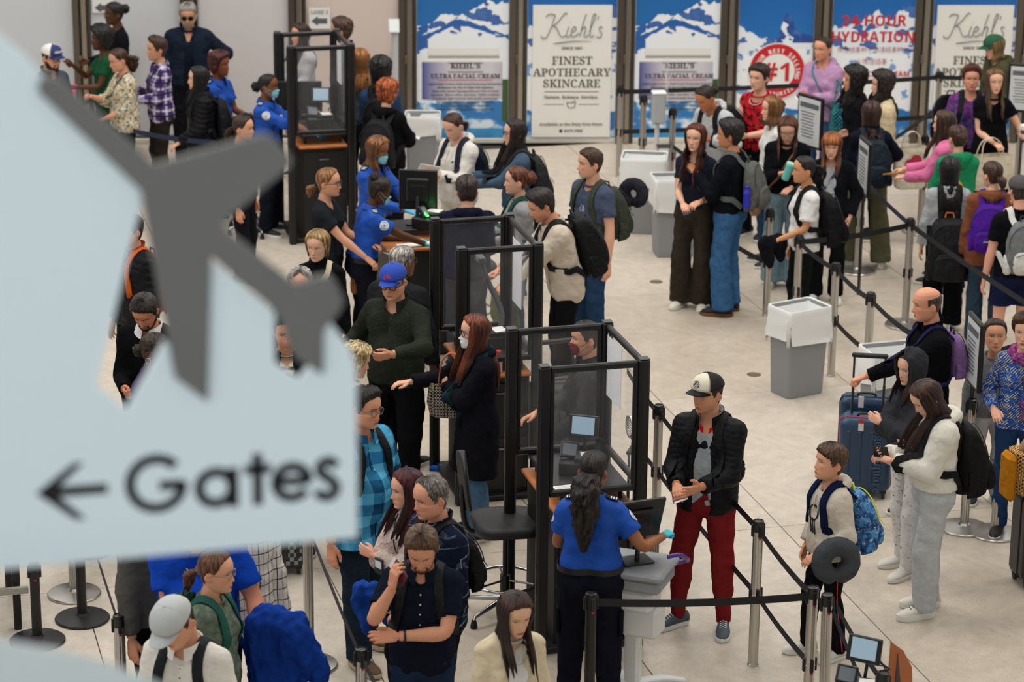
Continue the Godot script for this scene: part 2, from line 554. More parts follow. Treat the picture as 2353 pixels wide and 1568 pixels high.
func head_mesh(mb: MB, fc: Face, P: Dictionary, q: int) -> void:
	var skin: Color = lin(P.skin)
	mb.c = skin
	var na := 40 if q else 32
	var nl := 46 if q else 34
	var an := Face.angles(na)
	var rows := []
	var lip := lin(P.get("lips", "")) if P.has("lips") else skin * Color(0.82, 0.55, 0.55)
	var beard: float = P.get("stubble", 0.0)
	var hc: Color = lin(P.hair.c) if P.has("hair") else Color.BLACK
	var cols := []
	for y in Face.levels(nl):
		var row := PackedVector3Array()
		var cr := []
		for a in an:
			var p := fc.pt(a, y)
			row.append(p)
			var k := skin
			if p.z > 0.02:   # flush of cheeks and nose
				k = skin.lerp(skin * Color(1.0, 0.72, 0.68), 0.5 * exp(-pow((absf(p.x) - 0.04) / 0.02, 2.0) - pow((y - 0.085) / 0.02, 2.0)) + 0.4 * exp(-pow(p.x / 0.015, 2.0) - pow((y - 0.075) / 0.012, 2.0)))
			if beard > 0.0:
				var bz := clampf((p.z + 0.005) / 0.02, 0, 1) * clampf((0.075 - y - maxf(0.0, 0.03 - absf(p.x)) * 0.5) / 0.02, 0, 1)
				k = k.lerp(hc.lerp(skin, 0.25), bz * beard)
			cr.append(k)
		rows.append(row)
		cols.append(cr)
	mb.grid(rows, true, true, false, cols)
	# ears
	for s in [-1.0, 1.0]:
		var er := []
		for i in 7:
			var f := i / 6.0
			var row := PackedVector3Array()
			var r := sin(f * PI) * 0.5 + 0.02
			for k in 10:
				var a: float = TAU * k / 10.0 * -s
				row.append(Vector3(s * (0.066 + 0.02 * f - 0.006 * cos(a) * f), 0.104 + sin(a) * 0.062 * lerpf(0.9, 0.55 if i < 6 else 0.35, f) * 0.6, -0.012 - 0.012 * f + cos(a) * 0.042 * lerpf(0.9, 0.6 if i < 6 else 0.3, f) * 0.55))
			er.append(row)
		mb.c = skin * Color(1.0, 0.86, 0.84)
		mb.grid(er, true, false, true)
	# eyes
	var down: float = P.get("lids", 0.0)
	for s in [-1.0, 1.0]:
		var cx: float = 0.0315 * s
		var eye := func(dx: float, dy: float, up: float) -> Vector3:
			var p := fc.front(cx + dx, 0.1175 + dy)
			return p + Vector3(0, 0, up)
		var lo := PackedVector3Array()
		var hi := PackedVector3Array()
		var fan := []
		for k in 13:
			var f := k / 12.0 * 2.0 - 1.0
			var hgt := (1.0 - f * f)
			lo.append(eye.call(f * 0.0145, -0.0036 * hgt, 0.0012))
			hi.append(eye.call(f * 0.0145, lerpf(0.0055, -0.002, down) * hgt, 0.0016))
		mb.c = Color(0.62, 0.58, 0.55)
		_strip(mb, lo, hi)
		if down < 0.8:
			mb.c = lin(P.get("iris", "#2a1a12"))
			var i0 := mb.v.size()
			for k in 10:
				var a := TAU * k / 10
				mb.vert(eye.call(cos(a) * 0.0056 + P.get("gaze", 0.0) * 0.006, clampf(sin(a) * 0.0056, -0.0034, lerpf(0.0052, -0.001, down)) + 0.0004, 0.0026), Vector3(0, 0, 1))
			for k in range(1, 9): mb.tri(i0, i0 + k, i0 + k + 1)
		mb.c = lin("#1a0f0b")
		var l2 := PackedVector3Array()
		for k in 13:
			var f := k / 12.0 * 2.0 - 1.0
			l2.append(eye.call(f * 0.016, lerpf(0.0055, -0.002, down) * (1.0 - f * f) + 0.0022, 0.0026))
		_strip(mb, hi, l2)
		# brow
		var b0 := PackedVector3Array()
		var b1 := PackedVector3Array()
		for k in 9:
			var f := k / 8.0
			var x: float = s * (0.012 + 0.036 * f)
			var y := 0.1325 + 0.006 * sin(f * 2.6)
			b0.append(fc.front(x, y) + Vector3(0, 0, 0.0015))
			b1.append(fc.front(x, y + (0.0045 if P.get("fem", 0) else 0.0062) * (1.0 - 0.6 * f)) + Vector3(0, 0, 0.0015))
		mb.c = (hc * 0.75).lerp(skin, 0.12)
		if s > 0: _strip(mb, b0, b1)
		else: _strip(mb, b1, b0)
	# lips
	var m := [PackedVector3Array(), PackedVector3Array(), PackedVector3Array(), PackedVector3Array(), PackedVector3Array()]
	for k in 13:
		var f := k / 12.0 * 2.0 - 1.0
		var x := f * 0.0235
		var hgt := 1.0 - f * f
		var smile: float = P.get("smile", 0.0) * 0.006 * f * f
		m[0].append(fc.front(x, 0.0465 + smile - 0.0085 * hgt) + Vector3(0, 0, 0.001))
		m[1].append(fc.front(x, 0.0462 + smile - 0.0006) + Vector3(0, 0, 0.0016))
		m[2].append(fc.front(x, 0.0462 + smile + 0.0006) + Vector3(0, 0, 0.0016))
		m[3].append(fc.front(x, 0.0465 + smile + 0.0072 * hgt * (1.0 - 0.2 * exp(-f * f * 20.0))) + Vector3(0, 0, 0.001))
	mb.c = lip
	_strip(mb, m[0], m[1])
	mb.c = lip * 0.9
	_strip(mb, m[2], m[3])
	mb.c = lip * Color(0.3, 0.2, 0.2)
	_strip(mb, m[1], m[2])
	mb.c = skin

func _strip(mb: MB, a: PackedVector3Array, b: PackedVector3Array) -> void:
	mb.grid([a, b], false)

# hand fields: fingers along +z, palm towards -y, thumb at +x
func hand_net(kind: String) -> MB:
	if hands.has(kind): return hands[kind]
	var bones := []
	var cu: Array = {"relaxed": [0.3, 0.45, 0.4], "grip": [1.0, 1.45, 1.0], "hold": [0.5, 0.75, 0.4], "open": [0.05, 0.1, 0.08], "point": [0.3, 0.5, 0.3]}[kind]
	var fx := [0.027, 0.009, -0.0095, -0.0265]
	var fl := [0.07, 0.078, 0.073, 0.058]
	for i in 4:
		var base := Vector3(fx[i] * 0.95, 0.002 - absf(i - 1.4) * 0.0015, 0.092 - absf(i - 1.2) * 0.004)
		bones.append([Vector3(fx[i] * 0.6, 0, 0.012), 0.0145, base, 0.0105, 0])
		var ang := 0.0
		var p := base
		var r := 0.0092 if i < 3 else 0.0082
		for j in 3:
			var cc: float = cu[j] * (1.0 + 0.12 * (i - 1.5))
			if kind == "point": cc = 0.08 if i == 0 else cu[j] * 2.2
			ang += cc
			var l: float = fl[i] * [0.44, 0.31, 0.25][j]
			var side: float = (fx[i] * 0.25 if kind == "open" else fx[i] * 0.08) * (1.0 if j == 0 else 0.6)
			var e := p + Vector3(side, -sin(ang) * l, cos(ang) * l)
			bones.append([p, r, e, r - 0.0009, 0])
			r -= 0.0009
			p = e
	var t0 := Vector3(0.02, -0.004, 0.02)
	var tp := [t0, Vector3(0.04, -0.014, 0.045), Vector3(0.047, -0.022, 0.076), Vector3(0.046, -0.026, 0.1)]
	if kind == "grip": tp = [t0, Vector3(0.036, -0.022, 0.045), Vector3(0.03, -0.04, 0.068), Vector3(0.012, -0.046, 0.082)]
	elif kind == "hold": tp = [t0, Vector3(0.038, -0.018, 0.048), Vector3(0.038, -0.03, 0.078), Vector3(0.03, -0.036, 0.102)]
	elif kind == "open": tp = [t0, Vector3(0.045, -0.01, 0.042), Vector3(0.062, -0.014, 0.068), Vector3(0.07, -0.016, 0.09)]
	for j in 3: bones.append([tp[j], [0.0155, 0.0115, 0.0098][j], tp[j + 1], [0.0118, 0.0098, 0.0082][j], 0])
	bones.append([Vector3(0, 0, -0.03), 0.022, Vector3(0, 0, 0.012), 0.02, 0])
	var mb := MB.new()
	Fld.new(bones, 0.0052, 0.006).net(mb, null, 0.0, Vector3.ONE)
	hands[kind] = mb
	return mb

# two-bone reach: returns [elbow, wrist]
static func reach(a: Vector3, t: Vector3, l1: float, l2: float, pole: Vector3) -> Array:
	var d := t - a
	var l := clampf(d.length(), absf(l1 - l2) + 0.02, (l1 + l2) * 0.997)
	d = d.normalized()
	var x := (l1 * l1 - l2 * l2 + l * l) / (2.0 * l)
	var h := sqrt(maxf(l1 * l1 - x * x, 0.0))
	var pv := (pole - d * pole.dot(d)).normalized()
	return [a + d * x + pv * h, a + d * l]

# smooth limb through three joints
static func limb(a: Vector3, b: Vector3, e: Vector3, n: int, bend := 0.16) -> Array:
	var out := []
	for i in n + 1:
		var t := 2.0 * i / n
		if absf(t - 1.0) < bend:
			var f := (t - 1.0 + bend) / (2.0 * bend)
			var p := a.lerp(b, 1.0 - bend)
			var q := b.lerp(e, bend)
			out.append(p.lerp(b, f).lerp(b.lerp(q, f), f))
		elif t < 1.0: out.append(a.lerp(b, t))
		else: out.append(b.lerp(e, t - 1.0))
	return out

# joints of a figure in its own frame (facing +z, metres)
func skeleton(P: Dictionary) -> Dictionary:
	var K := {}
	var h: float = P.h
	var s := h / 1.72
	var w: float = P.get("w", 1.0)
	var fem: int = P.get("fem", 0)
	K.s = s; K.w = w; K.fem = fem
	var hip := Vector3(0, 0.93, 0) * s
	if P.has("sit"): hip = Vector3(0, P.sit, -0.1)
	hip += P.get("shift", Vector3())
	var lean: float = deg_to_rad(P.get("lean", 0.0))
	var tb := Basis(Vector3.UP, deg_to_rad(P.get("twist", 0.0))) * Basis(Vector3.RIGHT, lean) * Basis(Vector3(0, 0, 1), deg_to_rad(P.get("tilt", 0.0)))
	K.T = Transform3D(tb, hip)
	K.hipT = Transform3D(Basis(Vector3.RIGHT, lean * 0.35), hip)
	var tp := func(x: float, y: float, z: float) -> Vector3: return K.T * (Vector3(x, y - 0.93, z) * s)
	K.tp = tp
	var sw := (0.143 if fem else 0.166) * (0.7 + 0.3 * w)
	K.sw = sw
	for sd in 2:
		var sg := 1.0 if sd else -1.0   # 0 right (-x), 1 left (+x)
		var sh: Vector3 = tp.call(sg * sw, 1.365, -0.01)
		var ap = P.get("la" if sd else "ra", "down")
		var tg: Vector3
		var pole := Vector3(sg * 0.45, -0.6, -0.7)
		var hk := "relaxed"
		var up := Vector3(sg, 0.1, 0)      # back of the hand
		if ap is Array:
			tg = Vector3(ap[0], ap[1], ap[2]) * s
			if ap.size() > 3: hk = ap[3]
			if ap.size() > 4: up = ap[4]
			else: up = Vector3(sg * 0.3, 0.9, 0.2)
			if ap.size() > 5: pole = ap[5]
		elif ap == "down":
			tg = K.T * (Vector3(sg * (sw + 0.06 + 0.03 * w), 0.83 - 0.93, 0.04) * s)
			up = Vector3(sg, 0, 0.15)
		elif ap == "hold":
			tg = K.T * (Vector3(sg * 0.075, 1.09 - 0.93, 0.27 + 0.05 * w) * s); hk = "hold"; up = Vector3(sg * 0.8, -0.35, 0.3)
		elif ap == "phone":
			tg = K.T * (Vector3(sg * 0.05, 1.17 - 0.93, 0.29 + 0.04 * w) * s); hk = "hold"; up = Vector3(sg * 0.7, -0.5, 0.3)
		elif ap == "pocket":
			tg = K.T * (Vector3(sg * 0.215 * w, 0.9 - 0.93, 0.07) * s); pole = Vector3(sg * 0.7, 0, -0.7); up = Vector3(sg, 0, 0.2)
		elif ap == "hip":
			tg = K.T * (Vector3(sg * 0.19 * w, 1.0 - 0.93, 0.02) * s); pole = Vector3(sg, 0, -0.35); up = Vector3(sg * 0.6, 0, -0.6)
		elif ap == "cross":
			tg = K.T * (Vector3(-sg * 0.1, 1.15 - 0.93 + 0.03 * sg, (0.15 + 0.06 * w)) * s); pole = Vector3(sg * 0.8, -0.5, 0.1); up = Vector3(0, 0.3, 1)
		elif ap == "strap":
			tg = K.T * (Vector3(sg * 0.1, 1.24 - 0.93, 0.16 + 0.06 * w) * s); hk = "grip"; up = Vector3(sg * 0.4, 0.1, 1); pole = Vector3(sg * 0.5, -1, -0.1)
		elif ap == "belly":
			tg = K.T * (Vector3(sg * 0.06, 1.03 - 0.93, 0.15 + 0.1 * w) * s); up = Vector3(0, 0.2, 1)
		var r := reach(sh, tg, 0.285 * s, 0.255 * s, pole)
		K["sh%d" % sd] = sh; K["el%d" % sd] = r[0]; K["wr%d" % sd] = r[1]
		var zz: Vector3 = (r[1] - r[0]).normalized()
		if ap is Array and ap.size() > 6: zz = ap[6].normalized()
		var yy := (up - zz * up.dot(zz)).normalized()
		var hb := Basis(yy.cross(zz), yy, zz)
		K["hk%d" % sd] = hk
		K["hd%d" % sd] = Transform3D(hb.scaled(Vector3.ONE * (s * (0.93 if fem else 1.0))), r[1])
		# leg
		var st: Array = P.get("feet", [])
		var fx: float = sg * 0.1
		var fz := 0.0
		var fy := sg * 12.0
		if st.size() == 6:
			fx = st[3 * sd]; fz = st[3 * sd + 1]; fy = st[3 * sd + 2]
		elif st.size() == 3:   # spread, step of the left foot, turn out
			fx = sg * st[0]; fz = st[1] * (1.0 if sd else -1.0); fy = sg * st[2]
		var hj: Vector3 = K.hipT * (Vector3(sg * 0.085 * (0.6 + 0.4 * w), -0.02, 0) * s)
		var an := Vector3(fx, 0.085, fz) * s
		if P.has("lift%d" % sd): an.y += P["lift%d" % sd]
		var fd := Vector3(sin(deg_to_rad(fy)), 0, cos(deg_to_rad(fy)))
		var lr := reach(hj, an, 0.425 * s, 0.405 * s, fd + Vector3(sg * 0.1, 0, 0))
		K["hj%d" % sd] = hj; K["kn%d" % sd] = lr[0]; K["an%d" % sd] = lr[1]; K["fd%d" % sd] = fd
	# head
	var hp := deg_to_rad(P.get("nod", 0.0))
	var hy := deg_to_rad(P.get("look", 0.0))
	var hr := deg_to_rad(P.get("roll", 0.0))
	var piv: Vector3 = tp.call(0, 1.5, 0.005)
	var hs: float = P.get("hs", 1.05) * lerpf(1.0, s, 0.6)
	var hbs := Basis(Vector3.UP, hy) * Basis(Vector3.RIGHT, hp + lean * P.get("leanhead", 0.3)) * Basis(Vector3(0, 0, 1), hr)
	K.H = Transform3D(hbs.scaled(Vector3(1, 1, 1) * hs), piv) * Transform3D(Basis(), Vector3(0, -0.012, 0.022))
	K.neck = piv
	return K

func torso_bones(K: Dictionary, b: float, P: Dictionary) -> Array:
	var s: float = K.s; var w: float = K.w; var tp: Callable = K.tp; var fem: int = K.fem
	var o := []
	var dp := 0.85 + 0.15 * w
	for sg in [-1.0, 1.0]:
		o.append([K.hipT * (Vector3(sg * (0.072 if fem else 0.062) * w, -0.03, 0) * s), (0.112 * dp + b) * s, K.hipT * (Vector3(sg * 0.06 * w, 0.06, 0) * s), (0.108 * dp + b) * s, 0])
		o.append([K.hipT * (Vector3(sg * 0.06 * w, 0.06, 0) * s), (0.106 * dp + b) * s, tp.call(sg * (0.045 if fem else 0.055) * w, 1.13, 0), ((0.094 if fem else 0.103) * dp + b) * s, 0])
		o.append([tp.call(sg * (0.045 if fem else 0.055) * w, 1.13, 0), ((0.094 if fem else 0.103) * dp + b) * s, tp.call(sg * (0.062 if fem else 0.08) * w, 1.3, -0.005), ((0.094 if fem else 0.102) * dp + b) * s, 0])
		o.append([tp.call(sg * 0.05, 1.36, -0.015), (0.074 + b) * s, tp.call(sg * K.sw * 0.93, 1.355, -0.012), (0.054 + b) * s, 0])
		o.append([tp.call(sg * 0.02, 1.435, -0.02), (0.05 + b * 0.4) * s, tp.call(sg * K.sw * 0.8, 1.372, -0.015), (0.044 + b * 0.8) * s, 0])
		if fem:
			var bu: float = P.get("bust", 1.0)
			o.append([tp.call(sg * 0.062 * w, 1.25, 0.05), (0.062 * bu + b) * s, tp.call(sg * 0.07 * w, 1.235, 0.07 * dp), (0.052 * bu + b) * s, 0])
	if P.has("belly"):
		o.append([tp.call(0, 1.1, 0.06), 0.13 * P.belly * s, tp.call(0, 1.02, 0.05), 0.13 * P.belly * s, 0])
	return o

func arm_bones(K: Dictionary, b: float, sleeve: float, w: float) -> Array:
	var o := []
	var s: float = K.s
	for sd in 2:
		var sh: Vector3 = K["sh%d" % sd]
		var el: Vector3 = K["el%d" % sd]
		var wr: Vector3 = K["wr%d" % sd]
		var r0: float = (0.047 * (0.6 + 0.4 * w) + b) * s
		var r1: float = (0.041 * (0.7 + 0.3 * w) + b) * s
		if sleeve < 1.0:
			o.append([sh, r0 + 0.003, sh.lerp(el, sleeve), r0 + 0.002 + b * 0.5, 1])
		else:
			o.append([sh, r0 + 0.002, el, r1, 0])
			var e := el.lerp(wr, clampf(sleeve - 1.0, 0.05, 1.0))
			o.append([el, r1, e, lerpf(r1, (0.032 + b * 0.9) * s, clampf(sleeve - 1.0, 0.0, 1.0)), 1])
	return o

func trouser_bones(K: Dictionary, P: Dictionary, t: Dictionary) -> Array:
	var s: float = K.s; var w: float = K.w; var fem: int = K.fem
	var b: float = t.get("b", 0.008)
	var wide: float = t.get("wide", 0.0)
	var o := []
	for sd in 2:
		var sg := 1.0 if sd else -1.0
		var dp := 0.85 + 0.15 * w
		o.append([K.hipT * (Vector3(sg * (0.07 if fem else 0.06) * w, -0.04, -0.005) * s), (0.112 * dp + b) * s, K.hipT * (Vector3(sg * 0.06 * w, 0.1, 0) * s), (0.1 * dp + b) * s, 1])
		var hj: Vector3 = K["hj%d" % sd]; var kn: Vector3 = K["kn%d" % sd]; var an: Vector3 = K["an%d" % sd]
		var tw := 0.6 + 0.4 * w
		o.append([hj, (0.084 * tw + b) * s, kn, (0.056 * tw + b + wide * 0.35) * s, 0])
		var cut: float = t.get("cut", 0.95)   # 1 = ankle, .3 = above the knee
		if cut <= 0.5:
			o.resize(o.size() - 1)
			o.append([hj, (0.086 * tw + b) * s, hj.lerp(kn, cut * 2.0), (0.075 * tw + b + wide) * s, 1])
		else:
			var e := kn.lerp(an + Vector3(0, -0.045 * s, 0), cut)
			o.append([kn, (0.056 * tw + b + wide * 0.35) * s, e, (t.get("hem", 0.05) * (0.8 + 0.2 * w) + b + wide) * s, 1])
			o.append([kn.lerp(an, 0.1) - K["fd%d" % sd] * 0.012 * s, (0.052 * tw + b + wide * 0.45) * s, kn.lerp(an, 0.5) - K["fd%d" % sd] * 0.008 * s, (0.046 * tw + b + wide * 0.6) * s, 0])
	return o
func body_mesh(K: Dictionary, P: Dictionary, fc: Face) -> MB:
	var mb := MB.new()
	var s: float = K.s
	var w: float = K.w
	var skin := lin(P.skin)
	mb.xf = K.H
	head_mesh(mb, fc, P, P.get("q", 1))
	mb.xf = Transform3D()
	mb.c = skin
	# neck and upper chest in one sweep, up into the skull
	var rows := []
	var nw: float = (0.88 if K.fem else 1.0) * (0.75 + 0.25 * w)
	for e in [[1.18, 0.09, 0.06, 0.0], [1.3, 0.11, 0.076, 0.0], [1.36, 0.12, 0.07, -0.004], [1.4, 0.11, 0.06, -0.01], [1.425, 0.084, 0.058, -0.012], [1.447, 0.063, 0.058, -0.012], [1.475, 0.056, 0.057, -0.008], [1.505, 0.054, 0.057, -0.002]]:
		var row := PackedVector3Array()
		var k: float = nw if e[0] > 1.41 else w
		for j in 18:
			var a := TAU * j / 18
			row.append(K.tp.call(sin(a) * e[1] * k, e[0], cos(a) * e[2] * (0.85 + 0.15 * k) + e[3]))
		rows.append(row)
	for e in [[0.02, 0.051], [0.06, 0.046]]:
		var row := PackedVector3Array()
		for j in 18:
			var a := TAU * j / 18
			row.append(K.H * Vector3(sin(a) * e[1] * nw, e[0], cos(a) * e[1] * nw - 0.028))
		rows.append(row)
	mb.grid(rows, true, true, true)
	# arms
	for sd in 2:
		var path := limb(K["sh%d" % sd], K["el%d" % sd], K["wr%d" % sd] , 22)
		var rad := []
		var am: float = (0.86 if K.fem else 1.0) * (0.55 + 0.45 * w) * s
		for i in path.size():
			rad.append(lut([0.0, 0.05, 0.25, 0.049, 0.46, 0.04, 0.55, 0.041, 0.64, 0.043, 0.85, 0.032, 1.0, 0.027], float(i) / (path.size() - 1)) * am)
		mb.tube(path, rad, 12)
		var hm := MB.new()
		var src := hand_net(K["hk%d" % sd])
		var hx: Transform3D = K["hd%d" % sd]
		hm.xf = hx * Transform3D(Basis.from_scale(Vector3(-1 if sd else 1, 1, 1)), Vector3(0, 0, 0.012))
		hm.c = skin * Color(1.0, 0.93, 0.9)
		if P.has("gloves"): hm.c = lin(P.gloves)
		for i in src.v.size(): hm.vert(src.v[i], src.n[i])
		if sd:   # mirrored
			for t in range(0, src.ix.size(), 3): hm.ix.append_array([src.ix[t], src.ix[t + 2], src.ix[t + 1]])
		else: hm.ix = src.ix.duplicate()
		mb.add(hm)
	# legs where they are bare, feet always hidden by shoes
	if P.get("bare", 0):
		for sd in 2:
			var path := limb(K["hj%d" % sd], K["kn%d" % sd], K["an%d" % sd], 20)
			var rad := []
			for i in path.size():
				rad.append(lut([0.0, 0.085, 0.25, 0.075, 0.48, 0.053, 0.56, 0.05, 0.68, 0.056, 0.9, 0.036, 1.0, 0.034], float(i) / (path.size() - 1)) * s * (0.5 + 0.5 * w))
			mb.c = skin
			mb.tube(path, rad, 14)
	return mb

# ---------------------------------------------------------------- hair
func hair_mesh(K: Dictionary, P: Dictionary, fc: Face, fld: Fld) -> MB:
	var H: Dictionary = P.hair
	var kind: String = H.k
	var mb := MB.new()
	var base := lin(H.c)
	var alt := lin(H.get("c2", H.c))
	mb.xf = K.H
	var na := 56
	var an := Face.angles(na)
	var ys := []
	for i in 27: ys.append(0.02 + 0.2119 * (1.0 - pow(1.0 - i / 26.0, 1.5)))
	var thick: float = {"short": 0.013, "buzz": 0.004, "bald": 0.003, "long": 0.012, "bob": 0.016, "pony": 0.007, "bun": 0.007, "curly": 0.034, "afro": 0.05, "braids": 0.008, "medium": 0.022, "swept": 0.017}[kind] * H.get("vol", 1.0)
	var nsf: float = {"curly": 60.0, "afro": 70.0, "short": 70.0, "medium": 60.0}.get(kind, 30.0)
	var nsa: float = {"curly": 0.016, "afro": 0.014, "short": 0.006, "medium": 0.012, "bob": 0.003, "swept": 0.006}.get(kind, 0.0015)
	var fl: Array = [0, 0.187, 35, 0.182, 58, 0.168, 72, 0.14, 80, 0.1, 88, 0.1, 94, 0.135, 106, 0.13, 116, 0.07, 130, 0.045, 180, 0.035]
	if kind in ["long", "bob", "curly", "afro"]: fl = [0, 0.187, 35, 0.18, 55, 0.163, 68, 0.13, 78, 0.08, 95, 0.05, 180, 0.02]
	if kind in ["pony", "bun", "braids"]: fl = [0, 0.188, 35, 0.184, 58, 0.17, 74, 0.142, 84, 0.115, 94, 0.133, 106, 0.125, 118, 0.075, 135, 0.05, 180, 0.045]
	if kind == "bald": fl = [0, 0.3, 65, 0.3, 78, 0.15, 84, 0.1, 90, 0.12, 98, 0.135, 108, 0.12, 118, 0.07, 180, 0.04]
	var recede: float = H.get("recede", 0.45 if kind in ["long", "bob", "pony", "swept", "bun"] else 0.15)
	var fringe: float = H.get("fringe", 0.0)
	var rows := []
	var cols := []
	var part: float = H.get("part", 0.0)
	for y in ys:
		var row := PackedVector3Array()
		var cr := []
		for a in an:
			var dg := absf(rad_to_deg(a))
			var hl := Face.tab(fl, dg)
			if dg < 60.0: hl += recede * 0.032 * (1.0 - 0.3 * dg / 60.0) - fringe * 0.045
			var n1 := fold.get_noise_3d(a * nsf * 0.5, y * nsf * 8.0, 3.0)
			var m := smoothstep(hl - 0.006, hl + 0.012, y + n1 * 0.004)
			if kind == "bald" and y > 0.165: m *= 1.0 - smoothstep(0.165, 0.19, y - (dg - 110.0) * 0.0002)
			var t := thick * (0.75 + 0.35 * smoothstep(0.1, 0.2, y)) + nsa * n1
			if kind == "swept": t += 0.012 * smoothstep(0.17, 0.215, y) * clampf(cos(a) + 0.3, 0.0, 1.0)
			if part != 0.0 and y > 0.15 and absf(a) < 1.7:
				t -= 0.006 * exp(-pow((fc.pt(a, y).x - part * 0.03) / 0.007, 2.0))
			if H.has("hat"): t = minf(t, 0.006)
			if kind == "braids": t += 0.004 * absf(sin(a * 11.0))
			var strand := fold.get_noise_3d(a * 90.0, y * (6.0 if kind in ["long", "pony", "bob", "bun"] else 90.0), 9.0)
			var p := fc.pt(a, minf(y, 0.2318))
			var dr := (p - Vector3(0, 0.12, -0.005)).normalized()
			t = lerpf(-0.006, t + strand * 0.0012, m)
			row.append(p + dr * t)
			cr.append(base.lerp(alt, clampf(0.5 + strand * 1.6, 0, 1)) * (1.0 + 0.5 * strand))
		rows.append(row)
		cols.append(cr)
	mb.grid(rows, true, false, true, cols)
	mb.xf = Transform3D()
	if kind in ["long", "bob"] : _curtain(mb, K, P, fc, fld, H, base, alt)
	if kind == "pony": _tail(mb, K, H, base, alt)
	if kind == "bun" or kind == "braids":
		var bp: Array = H.get("at", [0.15, -0.115])
		var r: float = H.get("r", 0.038)
		_ball(mb, K.H * Vector3(0, bp[0], bp[1]), r, base, alt)
		if H.get("r2", 0.0) > 0.0: _ball(mb, K.H * Vector3(0.02, bp[0] + 0.03, bp[1] + 0.01), H.r2, base, alt)
	if kind in ["curly", "afro"] and H.get("len", 0.0) > 0.0: _curtain(mb, K, P, fc, fld, H, base, alt)
	var bd: float = P.get("beard", 0.0)
	if bd > 0.0:
		mb.xf = K.H
		rows = []
		cols = []
		var hc := lin(P.get("beardc", H.c))
		for i in 15:
			var y := -0.001 + 0.0082 * i
			var row := PackedVector3Array()
			var cr := []
			for a in an:
				if absf(a) > 1.75: continue
				var p := fc.pt(a, maxf(y, 0.0005))
				var lim := 0.035 + 0.05 * smoothstep(0.7, 1.5, absf(a))
				var m := smoothstep(lim + 0.008, lim - 0.006, y)
				if absf(y - 0.062) < 0.007 and absf(p.x) < 0.03: m = maxf(m, 1.0 - absf(y - 0.062) / 0.007)
				if y < 0.062 and y > 0.02 and absf(p.x) > 0.024 and absf(p.x) < 0.036: m = maxf(m, 0.8)
				if absf(p.x) < 0.022 and y > 0.034 and y < 0.056: m = 0.0
				var n1 := fold.get_noise_3d(a * 60.0, y * 600.0, 5.0)
				row.append(p + Vector3(p.x, -0.02 if y < 0.02 else 0.0, p.z).normalized() * lerpf(-0.004, 0.0045 * bd + n1 * 0.002, m))
				cr.append(hc * (1.0 + 0.5 * n1))
			rows.append(row)
			cols.append(cr)
		mb.grid(rows, false, false, false, cols)
		mb.xf = Transform3D()
	return mb

func _ball(mb: MB, p: Vector3, r: float, c0: Color, c1: Color) -> void:
	var rows := []
	var cols := []
	for i in 13:
		var f := PI * i / 12.0
		var row := PackedVector3Array()
		var cr := []
		for k in 18:
			var a := TAU * k / 18
			var dv := Vector3(sin(f) * sin(a), -cos(f), sin(f) * cos(a))
			var n1 := fold.get_noise_3d(dv.x * 60.0 + p.x * 50.0, dv.y * 60.0, dv.z * 60.0)
			row.append(p + dv * r * (1.0 + 0.3 * n1))
			cr.append(c0.lerp(c1, clampf(0.5 + n1, 0, 1)) * (1.0 + 0.6 * n1))
		rows.append(row)
		cols.append(cr)
	mb.grid(rows, true, false, false, cols)

func _tail(mb: MB, K: Dictionary, H: Dictionary, base: Color, alt: Color) -> void:
	var L: float = H.get("len", 0.25)
	var y0: float = H.get("y", 0.12)
	var r: float = H.get("r", 0.032)
	var sx: float = H.get("side", 0.0)
	var p0: Vector3 = K.H * Vector3(0, y0, -0.098)
	var bk: Vector3 = (K.H.basis * Vector3(sx, 0.1, -1)).normalized()
	var rows := []
	var cols := []
	var curl: float = H.get("curl", 0.0)
	for i in 22:
		var f := i / 21.0
		var ctr := p0 + bk * (0.05 * sin(minf(f * 3.0, 1.57)) + 0.02 * f) + Vector3(0, -1, 0) * L * f * (0.35 + 0.65 * f)
		var rr := r * (Face.tab([0.0, 0.6, 0.06, 0.75, 0.3, 1.1, 0.75, 0.9, 1.0, 0.25], f))
		var row := PackedVector3Array()
		var cr := []
		for k in 28:
			var a := TAU * k / 28
			var n1 := fold.get_noise_3d(a * 40.0, f * (12.0 + 120.0 * curl), 7.0)
			row.append(ctr + Vector3(cos(a), 0.0, -sin(a)) * rr * (1.0 + (0.25 + 0.25 * curl) * n1))
			cr.append(base.lerp(alt, clampf(0.5 + n1 * 1.4, 0, 1)) * (1.0 + 0.7 * n1))
		rows.append(row)
		cols.append(cr)
	rows.reverse(); cols.reverse()
	mb.c = base
	mb.grid(rows, true, true, true, cols)

